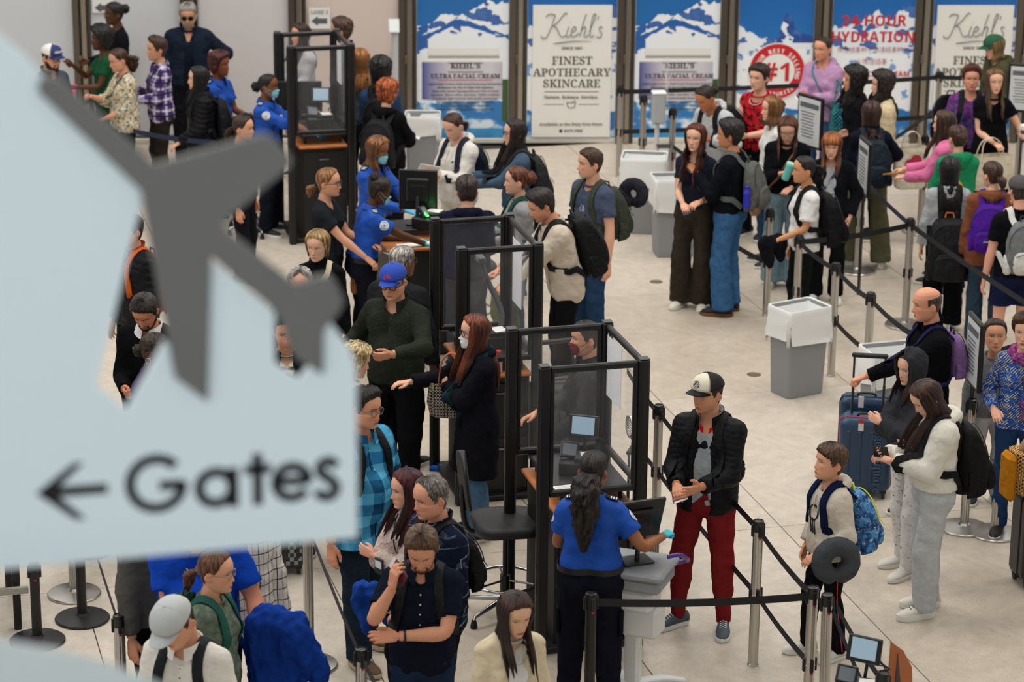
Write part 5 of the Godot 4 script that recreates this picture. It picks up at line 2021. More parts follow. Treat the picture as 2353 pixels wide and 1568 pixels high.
# brush script wordmark, drawn stroke by stroke
func _script(o: Node3D, at: Vector3, k: float, hex: String) -> void:
	var st := [[0.02, 0.93, 0.14, 1.04, 0.3, 1.05, 0.42, 1.0], [0.42, 1.0, 0.32, 0.7, 0.2, 0.35, 0.08, 0.1, -0.04, 0.02, -0.15, 0.06, -0.16, 0.15], [0.92, 1.05, 0.86, 1.1, 0.76, 1.02, 0.55, 0.74, 0.3, 0.52], [0.36, 0.55, 0.5, 0.45, 0.6, 0.2, 0.72, 0.08, 0.86, 0.16],
		[1.0, 0.52, 0.92, 0.3, 0.9, 0.12, 0.98, 0.07, 1.08, 0.18], [1.05, 0.7, 1.06, 0.72], [1.14, 0.28, 1.26, 0.34, 1.3, 0.46, 1.22, 0.52, 1.13, 0.4, 1.1, 0.2, 1.18, 0.08, 1.32, 0.14, 1.42, 0.26],
		[1.72, 1.05, 1.6, 0.7, 1.46, 0.1], [1.5, 0.3, 1.6, 0.48, 1.7, 0.5, 1.7, 0.36, 1.64, 0.14, 1.72, 0.07, 1.84, 0.2], [1.86, 0.3, 2.02, 0.7, 2.12, 1.0, 2.06, 1.06, 1.98, 0.9, 1.9, 0.4, 1.9, 0.12, 1.98, 0.08, 2.06, 0.16], [2.24, 0.98, 2.2, 0.82],
		[2.42, 0.46, 2.34, 0.52, 2.27, 0.46, 2.3, 0.34, 2.38, 0.24, 2.36, 0.1, 2.24, 0.06, 2.16, 0.12]]
	var mb := MB.new()
	for q in st:
		var p := []
		for i in range(0, q.size(), 2): p.append(at + Vector3(q[i] * k, q[i + 1] * k, 0))
		mb.tube(_smooth(p, 4), 0.0115, 6, true, 0.25)
	var sw := []
	for i in 12:
		var f := i / 11.0
		sw.append(at + Vector3((0.35 + 1.6 * f) * k, (-0.2 + 0.1 * sin(f * 2.2)) * k, 0))
	mb.tube(sw, [0.004, 0.012, 0.013, 0.012, 0.011, 0.01, 0.009, 0.008, 0.007, 0.005, 0.004, 0.003], 6, true, 0.25)
	put("wordmark", mb, mat(hex, 0.6), o)

func _smooth(p: Array, m: int) -> Array:
	var o := []
	for i in p.size() - 1:
		var a: Vector3 = p[maxi(i - 1, 0)]; var b: Vector3 = p[i]; var c: Vector3 = p[i + 1]; var d: Vector3 = p[mini(i + 2, p.size() - 1)]
		for j in m:
			var t := j / float(m)
			o.append(b.cubic_interpolate(c, a, d, t))
	o.append(p[p.size() - 1])
	return o

# square brush characters built of strokes (too small in the picture to read)
func _han(o: Node3D, x: float, y: float, s: float, n: int, hex: String, sd: int) -> void:
	var g := [[[.2, .9, .1, .6], [.1, .6, .35, .6], [.35, .6, .08, .3], [.1, .1, .4, .2], [.5, .8, .9, .8], [.7, .95, .7, .5], [.5, .5, .9, .5], [.55, .4, .55, .05], [.9, .4, .9, .05], [.55, .05, .9, .05]],
		[[.15, .85, .25, .75], [.1, .55, .2, .5], [.1, .1, .3, .35], [.4, .8, .95, .8], [.68, .95, .68, .1], [.4, .5, .95, .5], [.4, .1, .95, .1]],
		[[.3, .95, .1, .6], [.25, .7, .25, .05], [.4, .85, .95, .85], [.45, .6, .9, .6], [.65, .85, .5, .05], [.7, .4, .95, .05]],
		[[.5, .95, .5, .1], [.5, .1, .38, .18], [.25, .65, .12, .3], [.75, .65, .9, .3]],
		[[.1, .8, .1, .2], [.1, .8, .4, .8], [.4, .8, .4, .2], [.1, .5, .4, .5], [.1, .2, .4, .2], [.5, .7, .98, .7], [.8, .95, .8, .1], [.6, .5, .68, .4]],
		[[.1, .85, .9, .85], [.3, .6, .7, .6], [.1, .4, .9, .4], [.5, .85, .5, .05], [.3, .05, .7, .05], [.2, .3, .3, .15], [.8, .3, .7, .15]]]
	var mb := MB.new()
	for i in n:
		for q in g[(i * 5 + sd) % 6]:
			var a := Vector3(x + (i * 1.02 + q[0]) * s, y + q[1] * s, -0.003)
			var b := Vector3(x + (i * 1.02 + q[2]) * s, y + q[3] * s, -0.003)
			mb.tube([a, b], 0.0036, 4, true, 0.4)
	put("lettering", mb, mat(hex, 0.6), o)

func _ridge(x: float, y: float, f: FastNoiseLite, g: FastNoiseLite, top: float, amp: float) -> float:
	return y - (top + amp * f.get_noise_1d(x * 100.0))

func poster_hills(sd: int, peak: bool) -> ImageTexture:
	var w := 240; var h := 372
	var im := Image.create(w, h, false, Image.FORMAT_RGB8)
	var f := FastNoiseLite.new(); f.seed = sd; f.frequency = 0.01; f.fractal_octaves = 5
	var g := FastNoiseLite.new(); g.seed = sd + 1; g.frequency = 0.009; g.fractal_octaves = 4
	for y in h:
		for x in w:
			var u := x / float(w); var v := 1.0 - y / float(h)
			var c := Color.html("#3f8fd0").lerp(Color.html("#1d63ab"), v)
			var n1 := g.get_noise_2d(x * 1.2 + y * 0.9, y * 2.2 - x * 0.8)
			var r1 := 0.8 + 0.13 * u + 0.1 * f.get_noise_1d(x * 1.5)
			if peak: r1 = 0.72 + 0.1 * f.get_noise_1d(x * 1.2) + 0.2 * exp(-pow((u - 0.66) / 0.1, 2.0)) + 0.1 * exp(-pow((u - 0.0) / 0.12, 2.0))
			if v < r1:
				var rock := n1 + (0.45 if peak and u > 0.5 and v > 0.68 else 0.0)
				c = Color.html("#e6ebf1") if rock < 0.2 else Color.html("#2a4d93").lerp(Color.html("#4c74b4"), clampf(n1 * 2.0, 0, 1))
			if v < 0.62 + 0.08 * f.get_noise_1d(x * 0.9 + 400.0):
				c = Color.html("#eef1f4") if n1 < 0.34 else Color.html("#7ba2d4")
			if v < 0.2 + 0.05 * f.get_noise_1d(x + 900.0):
				c = Color.html("#2b72b6").lerp(Color.html("#b9d3e8"), clampf(n1 * 2.4, 0, 1))
			im.set_pixel(x, y, c)
	return ImageTexture.create_from_image(im)

func poster_jar() -> ImageTexture:
	var w := 240; var h := 372
	var im := Image.create(w, h, false, Image.FORMAT_RGB8)
	var f := FastNoiseLite.new(); f.seed = 31; f.frequency = 0.01; f.fractal_octaves = 4
	var g := FastNoiseLite.new(); g.seed = 32; g.frequency = 0.009; g.fractal_octaves = 4
	for y in h:
		for x in w:
			var u := x / float(w); var v := 1.0 - y / float(h)
			var n1 := g.get_noise_2d(x * 1.2 + y * 0.8, y * 2.0 - x * 0.7)
			var c := Color.html("#2e7bbd").lerp(Color.html("#2568ab"), v)
			if v < 0.8 + 0.2 * u + 0.05 * f.get_noise_1d(x * 1.5):
				c = Color.html("#e9edf1")
				if n1 > 0.2 and v > 0.72: c = Color.html("#31559a").lerp(Color.html("#5b82bd"), clampf(n1, 0, 1))
			var rib := 0.7 + 0.11 * sin(u * 3.0) + 0.03 * f.get_noise_1d(x * 1.0)
			if absf(v - rib) < 0.014 + 0.02 * g.get_noise_1d(x * 1.3 + 70.0): c = Color.html("#2d5fa6")
			if u < 0.12 and v < 0.85 and v > 0.6 and n1 > -0.05: c = Color.html("#2f62a8")
			if v < 0.27 + 0.04 * f.get_noise_1d(x * 1.0 + 300.0):
				c = Color.html("#2f78ba").lerp(Color.html("#dbe6f0"), clampf(n1 * 2.4 + 0.2 - 0.6 * (0.1 - v), 0, 1))
			if v < 0.07: c = Color.html("#2a7dbd").lerp(Color.html("#3fa0d0"), clampf(n1 + 0.5, 0, 1))
			if u > 0.93 and v < 0.42 and v > 0.12: c = Color.html("#3d5a2e")
			# the printed jar
			if u > 0.12 and u < 0.9:
				if v > 0.585 and v < 0.64: c = Color.html("#e3e1de").lerp(Color.html("#bdbab6"), clampf((0.6 - v) * 60.0, 0, 1))
				elif v > 0.57 and v <= 0.585: c = Color.html("#8f8c8b")
			if u > 0.05 and u < 0.93 and v > 0.255 and v <= 0.57:
				if v > 0.545: c = Color.html("#eceae6")
				elif v > 0.262 + 0.02 * pow(u * 2.0 - 1.0, 2.0):
					var t := clampf((u - 0.06) / 0.3, 0, 1)
					c = Color.html("#3a3f86").lerp(Color.html("#cfcbd2"), sqrt(t)).lerp(Color.html("#a8a4b8"), clampf((u - 0.8) / 0.13, 0, 1) * 0.5)
			im.set_pixel(x, y, c)
	return ImageTexture.create_from_image(im)

# ---------------------------------------------------------------- hanging gate sign
func stroke(mb: MB, p: Array, w: float) -> void:
	var pts := []
	var sd := []
	for i in p.size():
		var t: Vector2 = (p[mini(i + 1, p.size() - 1)] - p[maxi(i - 1, 0)]).normalized()
		pts.append(Vector3(p[i].x, p[i].y, 0.0005))
		sd.append(Vector3(t.y, -t.x, 0))
	var nn := []
	nn.resize(p.size()); nn.fill(Vector3(0, 0, 1))
	mb.ribbon(pts, nn, sd, w, 0.0025)

func arc_pts(c: Vector2, r: float, a0: float, a1: float, n := 28) -> Array:
	var o := []
	for i in n + 1: o.append(c + Vector2(cos(lerpf(a0, a1, i / float(n))), sin(lerpf(a0, a1, i / float(n)))) * r)
	return o

func gate_sign() -> void:
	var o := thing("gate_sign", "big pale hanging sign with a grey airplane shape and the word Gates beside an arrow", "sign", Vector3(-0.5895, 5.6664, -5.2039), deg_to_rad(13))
	var pts := [-0.62, 0.95, -0.48, 0.82, -0.396, 0.738, -0.349, 0.696, -0.322, 0.66, -0.239, 0.547, -0.135, 0.417, -0.24, 0.027, -0.183, -0.029, -0.103, 0.109, -0.051, 0.049, -0.022, 0.184, -0.007, 0.273, 0.057, 0.215, 0.118, 0.157, 0.116, 0.051, 0.166, 0.013, 0.183, 0.035, 0.208, 0.051, 0.217, 0.11, 0.233, 0.125, 0.271, 0.071, 0.282, 0.033, 0.282, -0.338, -0.446, -0.349, -0.62, -0.352]
	var pl := [-0.328, 0.63, -0.33, 0.643, -0.323, 0.656, -0.308, 0.662, -0.291, 0.656, -0.208, 0.577, -0.115, 0.48, 0.093, 0.53, 0.106, 0.53, 0.118, 0.522, 0.151, 0.483, 0.153, 0.473, 0.147, 0.463, 0.015, 0.358, 0.023, 0.34, 0.089, 0.283, 0.157, 0.223, 0.208, 0.237, 0.226, 0.235, 0.238, 0.222, 0.252, 0.19, 0.251, 0.175, 0.243, 0.161, 0.227, 0.142, 0.212, 0.121, 0.21, 0.031, 0.153, 0.072, 0.137, 0.112, 0.124, 0.163, -0.009, 0.29, -0.023, -0.011, -0.087, 0.045, -0.128, 0.323, -0.142, 0.429]
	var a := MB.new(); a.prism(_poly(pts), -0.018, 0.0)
	put("panel", a, mat("#d6e4ea", 0.4, 0.0, {"emission_enabled": true, "emission": Color.html("#d2e6f0"), "emission_energy_multiplier": 0.06}), o)  # faint glow added to brighten the panel where fill light is weak
	var b := MB.new(); b.prism(_poly(pl), 0.012, 0.03)
	put("airplane", b, mat("#727372", 0.5), o)
	var ink := mat("#08090c", 0.6)
	var w := 0.021
	var letters := {"G": [arc_pts(Vector2(-0.128, -0.188), 0.053, 0.75, TAU - 0.0, 40) + [Vector2(-0.075, -0.193), Vector2(-0.122, -0.193)]],
		"a": [arc_pts(Vector2(-0.008, -0.206), 0.034, 0, TAU, 32), [Vector2(0.0275, -0.165), Vector2(0.0275, -0.249)]],
		"t": [[Vector2(0.077, -0.138), Vector2(0.077, -0.249)], [Vector2(0.05, -0.172), Vector2(0.105, -0.172)]],
		"e": [[Vector2(0.114, -0.203), Vector2(0.181, -0.203)] + arc_pts(Vector2(0.1475, -0.205), 0.0335, 0.05, TAU - 0.62, 34)],
		"s": [_s_pts(Vector2(0.2205, -0.2045), 0.045)]}
	for k in letters:
		var m := MB.new()
		for p in letters[k]: stroke(m, p, w)
		put("letter", m, ink, o)
	var ar := MB.new()
	stroke(ar, [Vector2(-0.355, -0.191), Vector2(-0.226, -0.191)], 0.022)
	ar.prism(_poly([-0.368, -0.191, -0.292, -0.132, -0.272, -0.132, -0.32, -0.178, -0.32, -0.204, -0.272, -0.252, -0.292, -0.252]), 0.0005, 0.0032)
	put("arrow", ar, ink, o)
	# hangers, out of the frame
	var hg := MB.new()
	hg.box(Vector3(-0.56, 3.6, -0.01), Vector3(0.03, 5.6, 0.02), 0.003)
	put("hanger", hg, steel, o)
	var o2 := thing("sign_panel", "pale blurred panel edge in the lower left corner below the gate sign", "sign", Vector3(-0.7437, 5.5108, -4.2087), deg_to_rad(13))
	var d := MB.new(); d.prism(_poly([-0.5, 0.15, -0.168, 0.077, -0.105, 0.059, 0.001, 0.029, 0.073, 0.001, 0.144, -0.039, 0.2, -0.075, 0.2, -0.16, -0.5, -0.16]), -0.015, 0.0)
	put("panel", d, mat("#d3e0e3", 0.4), o2)
	var h2 := MB.new(); h2.box(Vector3(-0.46, 3.5, -0.03), Vector3(0.03, 6.6, 0.02), 0.003)
	put("hanger", h2, steel, o2)

func _s_pts(c: Vector2, r: float) -> Array:
	var o := []
	for q in [[0.47, 0.6], [0.2, 0.86], [-0.2, 0.84], [-0.42, 0.56], [-0.28, 0.26], [0.0, 0.08], [0.3, -0.14], [0.46, -0.46], [0.22, -0.8], [-0.16, -0.84], [-0.44, -0.68], [-0.52, -0.5]]:
		o.append(Vector3(c.x + q[0] * r * 0.85, c.y + q[1] * r, 0))
	var p := []
	for v in _smooth(o, 4): p.append(Vector2(v.x, v.y))
	return p

func _poly(a: Array) -> PackedVector2Array:
	var p := PackedVector2Array()
	for i in range(0, a.size(), 2): p.append(Vector2(a[i], a[i + 1]))
	return p
# ---------------------------------------------------------------- queue furniture
# kinds: silver (floor socket), disc (steel with a round foot), black (black with a round foot)
func stanchion(x: float, z: float, kind: String, label: String, two := true, h := 1.01, tilt := 0.0) -> Node3D:
	var o := thing("stanchion", label, "stanchion", Vector3(x, 0, z), 0.26, "queue stanchions")
	if tilt != 0.0: o.rotation.z = tilt
	var pm: Material = mat("#b9b6b0", 0.3, 0.9) if kind != "black" else mat("#101011", 0.5)
	var pole := MB.new()
	if kind == "ridged" or kind == "disc":   # fluted tube
		var rows := []
		for y in [0.02, h - 0.05]:
			var row := PackedVector3Array()
			for k in 64:
				var a := -TAU * k / 64
				var r := 0.033 - (0.004 if k % 8 < 2 else 0.0)
				row.append(Vector3(cos(a) * r, y, sin(a) * r))
			rows.append(row)
		pole.grid(rows, true)
	else:
		pole.lathe([Vector2(0.033, 0.0), Vector2(0.033, 0.49), Vector2(0.0345, 0.492), Vector2(0.0345, 0.5), Vector2(0.033, 0.502), Vector2(0.033, h - 0.05)], 28)
	put("pole", pole, pm, o)
	var ft := MB.new()
	if kind == "silver":
		ft.lathe([Vector2(0.036, 0.0), Vector2(0.037, 0.008), Vector2(0.034, 0.012)], 28)
	else:
		ft.lathe([Vector2(0.182, 0.0), Vector2(0.184, 0.012), Vector2(0.178, 0.019), Vector2(0.08, 0.032), Vector2(0.045, 0.036), Vector2(0.034, 0.05)], 48)
	put("foot", ft, pm if kind != "rubber" else mat("#3a3532", 0.7), o)
	var hd := MB.new()
	hd.lathe([Vector2(0.034, h - 0.075), Vector2(0.0365, h - 0.072), Vector2(0.0365, h - 0.012), Vector2(0.034, h - 0.002), Vector2(0.028, h), Vector2(0.0265, h - 0.005), Vector2(0.001, h - 0.005)], 28, Vector3(), false)
	put("head", hd, mat("#121213", 0.35), o)
	var cs: MB
	for y in ([h - 0.065, 0.5] if two else [h - 0.065]):
		cs = MB.new()
		for a in 4:
			cs.xf = Transform3D(Basis(Vector3.UP, a * PI / 2), Vector3())
			cs.box(Vector3(0, y, 0.037), Vector3(0.022, 0.085, 0.016), 0.003)
		var cn := put("belt_clip", cs, mat("#0f0f10", 0.5), o)
		cs = MB.new()
		cs.box(Vector3(0.0, y - 0.05, 0.041), Vector3(0.016, 0.012, 0.01), 0.002)
		put("release_tab", cs, mat("#b5242b", 0.5), cn)
	return o

func belt(a: Vector2, b: Vector2, y0: float, label: String, y1 := -1.0, hex := "#131417", sag := 0.02, roll := 0.0, group := "belts strung between the stanchions") -> void:
	var mb := MB.new()
	var p0 := Vector3(a.x, y0, a.y)
	var p1 := Vector3(b.x, y0 if y1 < 0 else y1, b.y)
	var d := (p1 - p0).normalized()
	p0 += d * 0.04; p1 -= d * 0.04
	var pts := []
	var nn := []
	var sd := []
	for i in 15:
		var f := i / 14.0
		pts.append(p0.lerp(p1, f) - p0 - Vector3(0, sag * 4.0 * f * (1.0 - f), 0))
		var rl := roll * sin(f * PI)
		var n := Vector3.UP.cross(d).normalized()
		var up := n.cross(d) * -1.0
		nn.append((n * cos(rl) + up * sin(rl)) * 1.0)
		sd.append(up * cos(rl) - n * sin(rl))
	mb.ribbon(pts, nn, sd, 0.05, 0.0025)
	one("queue_belt", mb, mat(hex, 0.75), label, "belt", p0, 0.0, group)

func bin(x: float, z: float, turn: float, label: String, h := 0.76, w := 0.42, d := 0.31, drop := 0.27) -> void:
	var o := thing("trash_bin", label, "trash bin", Vector3(x, 0, z), turn, "grey bins with white liners")
	var rows := []
	for e in [[0.0, 0.86], [0.012, 0.88], [h * 0.5, 0.94], [h - 0.03, 1.0], [h - 0.028, 1.03], [h, 1.03], [h, 0.97], [h - 0.03, 0.95], [0.03, 0.84]]:
		rows.append(_rrect(w * e[1], d * e[1], 0.035, e[0]))
	var mb := MB.new()
	for i in rows.size() - 1: mb.grid([rows[i], rows[i + 1]], true)
	mb.cap(rows[0], true)
	mb.cap(rows[rows.size() - 1], false)
	put("body", mb, mat("#8d8f91", 0.6), o)
	var ln := MB.new()
	rows = []
	var prof := [[h - drop, 1.09, 1.0], [h - drop * 0.8, 1.1, 0.9], [h - drop * 0.6, 1.08, 0.7], [h - drop * 0.4, 1.09, 0.5], [h - drop * 0.2, 1.07, 0.3], [h - 0.03, 1.08, 0.1], [h + 0.008, 1.065, 0.05], [h + 0.01, 1.0, 0.03], [h - 0.03, 0.95, 0.05], [h - 0.12, 0.9, 0.5], [h - 0.25, 0.82, 0.9], [h - 0.33, 0.6, 0.9]]
	for e in prof:
		var row := _rrect(w * e[1], d * e[1], 0.04, e[0], 15)
		for k in row.size():
			var p: Vector3 = row[k]
			var n1 := fold.get_noise_3d(p.x * 26 + x * 9, p.y * 14, p.z * 26)
			var n2 := fold.get_noise_2d(k * 0.35 + x * 30.0, 3.0)
			row[k] = p * Vector3(1.0 + 0.13 * n1 * e[2], 1, 1.0 + 0.13 * n1 * e[2]) + Vector3(0, (n2 * 0.09 if p.y < h - drop * 0.5 and e[1] > 1.05 else 0.0) * e[2], 0)
		rows.append(row)
	ln.grid(rows, true)
	ln.cap(rows[rows.size() - 1], false)
	put("liner", ln, mat("#f2f3f1", 0.35, 0.0, {"backlight_enabled": true, "backlight": Color(0.35, 0.35, 0.35)}), o)

func _rrect(w: float, d: float, r: float, y: float, seg := 5) -> PackedVector3Array:
	var row := PackedVector3Array()
	for c in [[1, -1, -0.0], [-1, -1, 0.0], [-1, 1, 0.0], [1, 1, 0.0]]:
		var a0: float = {"1-1": 0.0, "-1-1": PI / 2, "-11": PI, "11": 1.5 * PI}["%d%d" % [c[0], c[1]]]
		for k in seg:
			var a := a0 + PI / 2 * k / (seg - 1)
			row.append(Vector3(c[0] * (w / 2 - r) + cos(a) * r, y, c[1] * (d / 2 - r) - sin(a) * r))
	return row

# ---------------------------------------------------------------- podiums
func frame_box(o: Node3D, w: float, d: float, right: bool) -> void:
	# four posts, rails and panes; local x 0..w, z 0..d (front at d)
	var h := 2.0
	for q in [[0, 0], [w, 0], [w, d], [0, d]]:
		var m := MB.new()
		m.box(Vector3(q[0], h / 2, q[1]), Vector3(0.072, h, 0.072), 0.012)
		for s in [-1.0, 1.0]:
			m.box(Vector3(q[0] + s * 0.037, h / 2, q[1]), Vector3(0.004, h * 0.99, 0.03), 0.001)
			m.box(Vector3(q[0], h / 2, q[1] + s * 0.037), Vector3(0.03, h * 0.99, 0.004), 0.001)
		var pn := put("post", m, black_metal, o)
		var c := MB.new(); c.box(Vector3(q[0], h + 0.003, q[1]), Vector3(0.066, 0.008, 0.066), 0.002)
		put("end_cap", c, mat("#4b4b4d", 0.5, 0.3), pn)
	var sides := [[0, d, w, d], [0, 0, w, 0]]
	if right: sides.append([w, 0, w, d])
	for s in sides:
		var a := Vector3(s[0], 0, s[1]); var b := Vector3(s[2], 0, s[3])
		var l := a.distance_to(b) - 0.075
		var mid := (a + b) / 2
		var bs := Basis(Vector3.UP, 0.0 if absf(b.x - a.x) > 0.01 else PI / 2)
		for y in [h - 0.03, 1.13]:
			var m := MB.new()
			m.box(mid + Vector3(0, y, 0), Vector3(l, 0.045, 0.04), 0.01, bs)
			put("rail", m, mat("#1b1b1d", 0.4, 0.2), o)
		for e in [-1.0, 1.0]:
			var m := MB.new()
			m.box(mid + bs * Vector3(e * (l / 2 - 0.015), (h + 1.1) / 2, 0), Vector3(0.03, h - 1.17, 0.034), 0.006, bs)
			put("stile", m, black_metal, o)
		var p := MB.new()
		p.box(mid + Vector3(0, (h + 1.1) / 2, 0), Vector3(l - 0.04, h - 1.18, 0.006), 0.0, bs)
		put("pane", p, glass_mat, o)

func podium(u: float, v: float, w: float, d: float, label: String, wood := 1.0) -> Node3D:
	var o := thing("screening_podium", label, "podium", U * u + V * v, deg_to_rad(15), "glazed screening podiums")
	frame_box(o, w, d, true)
	var t := MB.new()
	t.box(Vector3(w * 0.52, wood, d * 0.52), Vector3(w * 0.82, 0.03, d * 1.02), 0.008)
	put("desk_top", t, wood_mat, o)
	var s := MB.new()
	s.box(Vector3(w * 0.56, wood + 0.1, d * 0.47), Vector3(w * 0.74, 0.022, d * 0.94), 0.005)
	for q in [[0.25, 0.1], [0.85, 0.1], [0.25, 0.85], [0.85, 0.85]]: s.lathe([Vector2(0.015, wood + 0.015), Vector2(0.015, wood + 0.09)], 10, Vector3(w * q[0], 0, d * q[1]))
	put("counter_shelf", s, mat("#17181a", 0.45), o)
	var b := MB.new()
	b.box(Vector3(w * 0.55, 0.5, d * 0.5), Vector3(w * 0.78, 0.94, d * 0.86), 0.01)
	put("cabinet", b, mat("#0b0b0c", 0.55), o)
	for i in 2:
		var dr := MB.new()
		dr.box(Vector3(w * 0.55, 0.28 + 0.44 * i, d * 0.935), Vector3(w * 0.7, 0.4, 0.012), 0.004)
		var dn := put("door", dr, mat("#0e0e10", 0.5), o)
		var hl := MB.new()
		hl.box(Vector3(w * 0.55, 0.4 + 0.44 * i, d * 0.95), Vector3(0.1, 0.014, 0.016), 0.004)
		put("handle", hl, mat("#77777a", 0.35, 0.9), dn)
	var kk := MB.new(); kk.box(Vector3(w * 0.5, 0.03, d * 0.5), Vector3(w, 0.035, d), 0.006)
	put("base_plate", kk, mat("#101011", 0.6), o)
	return o

func local_thing(o: Node3D, called: String, label: String, cat: String, p: Vector3, turn := 0.0, group := "") -> Node3D:
	return thing(called, label, cat, o.transform * p, o.rotation.y + turn, group)

func monitor(p: Vector3, turn: float, label: String, w := 0.42, h := 0.27, tiltx := -0.15, on := "") -> void:
	var o := thing("monitor", label, "monitor", p, turn)
	var hd := MB.new()
	hd.xf = Transform3D(Basis(Vector3.RIGHT, tiltx), Vector3(0, 0.12 + h / 2, 0))
	hd.box(Vector3(), Vector3(w, h, 0.03), 0.008)
	hd.box(Vector3(0, 0, -0.024), Vector3(w * 0.6, h * 0.6, 0.03), 0.012)
	put("housing", hd, mat("#101012", 0.4), o)
	var v := MB.new(); v.xf = hd.xf
	for i in 7: v.box(Vector3((i - 3) * w * 0.055, h * 0.12, -0.04), Vector3(w * 0.03, h * 0.05, 0.004))
	put("vent", v, mat("#2a2a2d", 0.5), o)
	var s := MB.new(); s.xf = hd.xf
	s.box(Vector3(0, 0, 0.0155), Vector3(w * 0.93, h * 0.9, 0.002))
	put("screen", s, mat("#0a0b0d", 0.15) if on == "" else mat(on, 0.3, 0.0, {"emission_enabled": true, "emission": Color.html(on), "emission_energy_multiplier": 0.12}), o)
	var st := MB.new()
	st.tube([Vector3(0, 0.01, -0.05), Vector3(0, 0.1, -0.06), Vector3(0, 0.14 + h * 0.3, -0.03)], 0.016, 10)
	st.box(Vector3(0, 0.008, -0.03), Vector3(0.2, 0.016, 0.15), 0.005)
	put("stand", st, mat("#3b3b3e", 0.4, 0.5), o)

func doc_scanner(p: Vector3, turn: float, label: String, screen := true) -> void:
	var o := thing("document_scanner", label, "scanner", p, turn, "document scanners on the podiums")
	var b := MB.new()
	b.box(Vector3(0, 0.05, 0), Vector3(0.26, 0.1, 0.2), 0.012)
	b.box(Vector3(0.05, 0.115, 0.02), Vector3(0.16, 0.03, 0.16), 0.006)
	put("body", b, mat("#0f1012", 0.4), o)
	var l := MB.new()
	l.box(Vector3(-0.07, 0.15, -0.01), Vector3(0.12, 0.11, 0.03), 0.006, Basis(Vector3.RIGHT, -0.7) * Basis(Vector3.UP, 0.2))
	put("reader_hood", l, mat("#1b1c1f", 0.35), o)
	var g := MB.new()
	g.box(Vector3(-0.067, 0.158, 0.004), Vector3(0.09, 0.08, 0.004), 0.0, Basis(Vector3.RIGHT, -0.7) * Basis(Vector3.UP, 0.2))
	put("window", g, mat("#6f757c", 0.15), o)
	var p2 := MB.new(); p2.box(Vector3(0.06, 0.133, 0.03), Vector3(0.1, 0.004, 0.12), 0.0, Basis(Vector3.UP, 0.15))
	put("paper", p2, mat("#e8e6e0", 0.8), o)
	if screen:
		var hx := Transform3D(Basis(Vector3.UP, -0.15) * Basis(Vector3.RIGHT, -0.25), Vector3(0.02, 0.31, -0.03))
		var h := MB.new(); h.xf = hx
		h.box(Vector3(), Vector3(0.2, 0.15, 0.025), 0.006)
		h.xf = Transform3D()
		h.tube([Vector3(0.02, 0.1, -0.06), Vector3(0.03, 0.2, -0.07), Vector3(0.02, 0.3, -0.045)], 0.01, 8)
		put("screen_housing", h, mat("#0d0e10", 0.4), o)
		var s := MB.new(); s.xf = hx
		s.box(Vector3(0, 0.005, 0.013), Vector3(0.15, 0.115, 0.002))
		put("screen", s, mat("#9fb4c4", 0.3, 0.0, {"emission_enabled": true, "emission": Color.html("#8fb4d0"), "emission_energy_multiplier": 0.08}), o)
		var cb := MB.new()
		for i in 4:
			cb.tube(_smooth([Vector3(0.08, 0.28 - i * 0.02, -0.05), Vector3(0.13 + 0.01 * i, 0.2, -0.07), Vector3(0.1, 0.13, -0.1), Vector3(0.14, 0.02, -0.08 + i * 0.02)], 4), 0.004, 6)
		put("cable", cb, mat("#1a1a1c", 0.5), o)

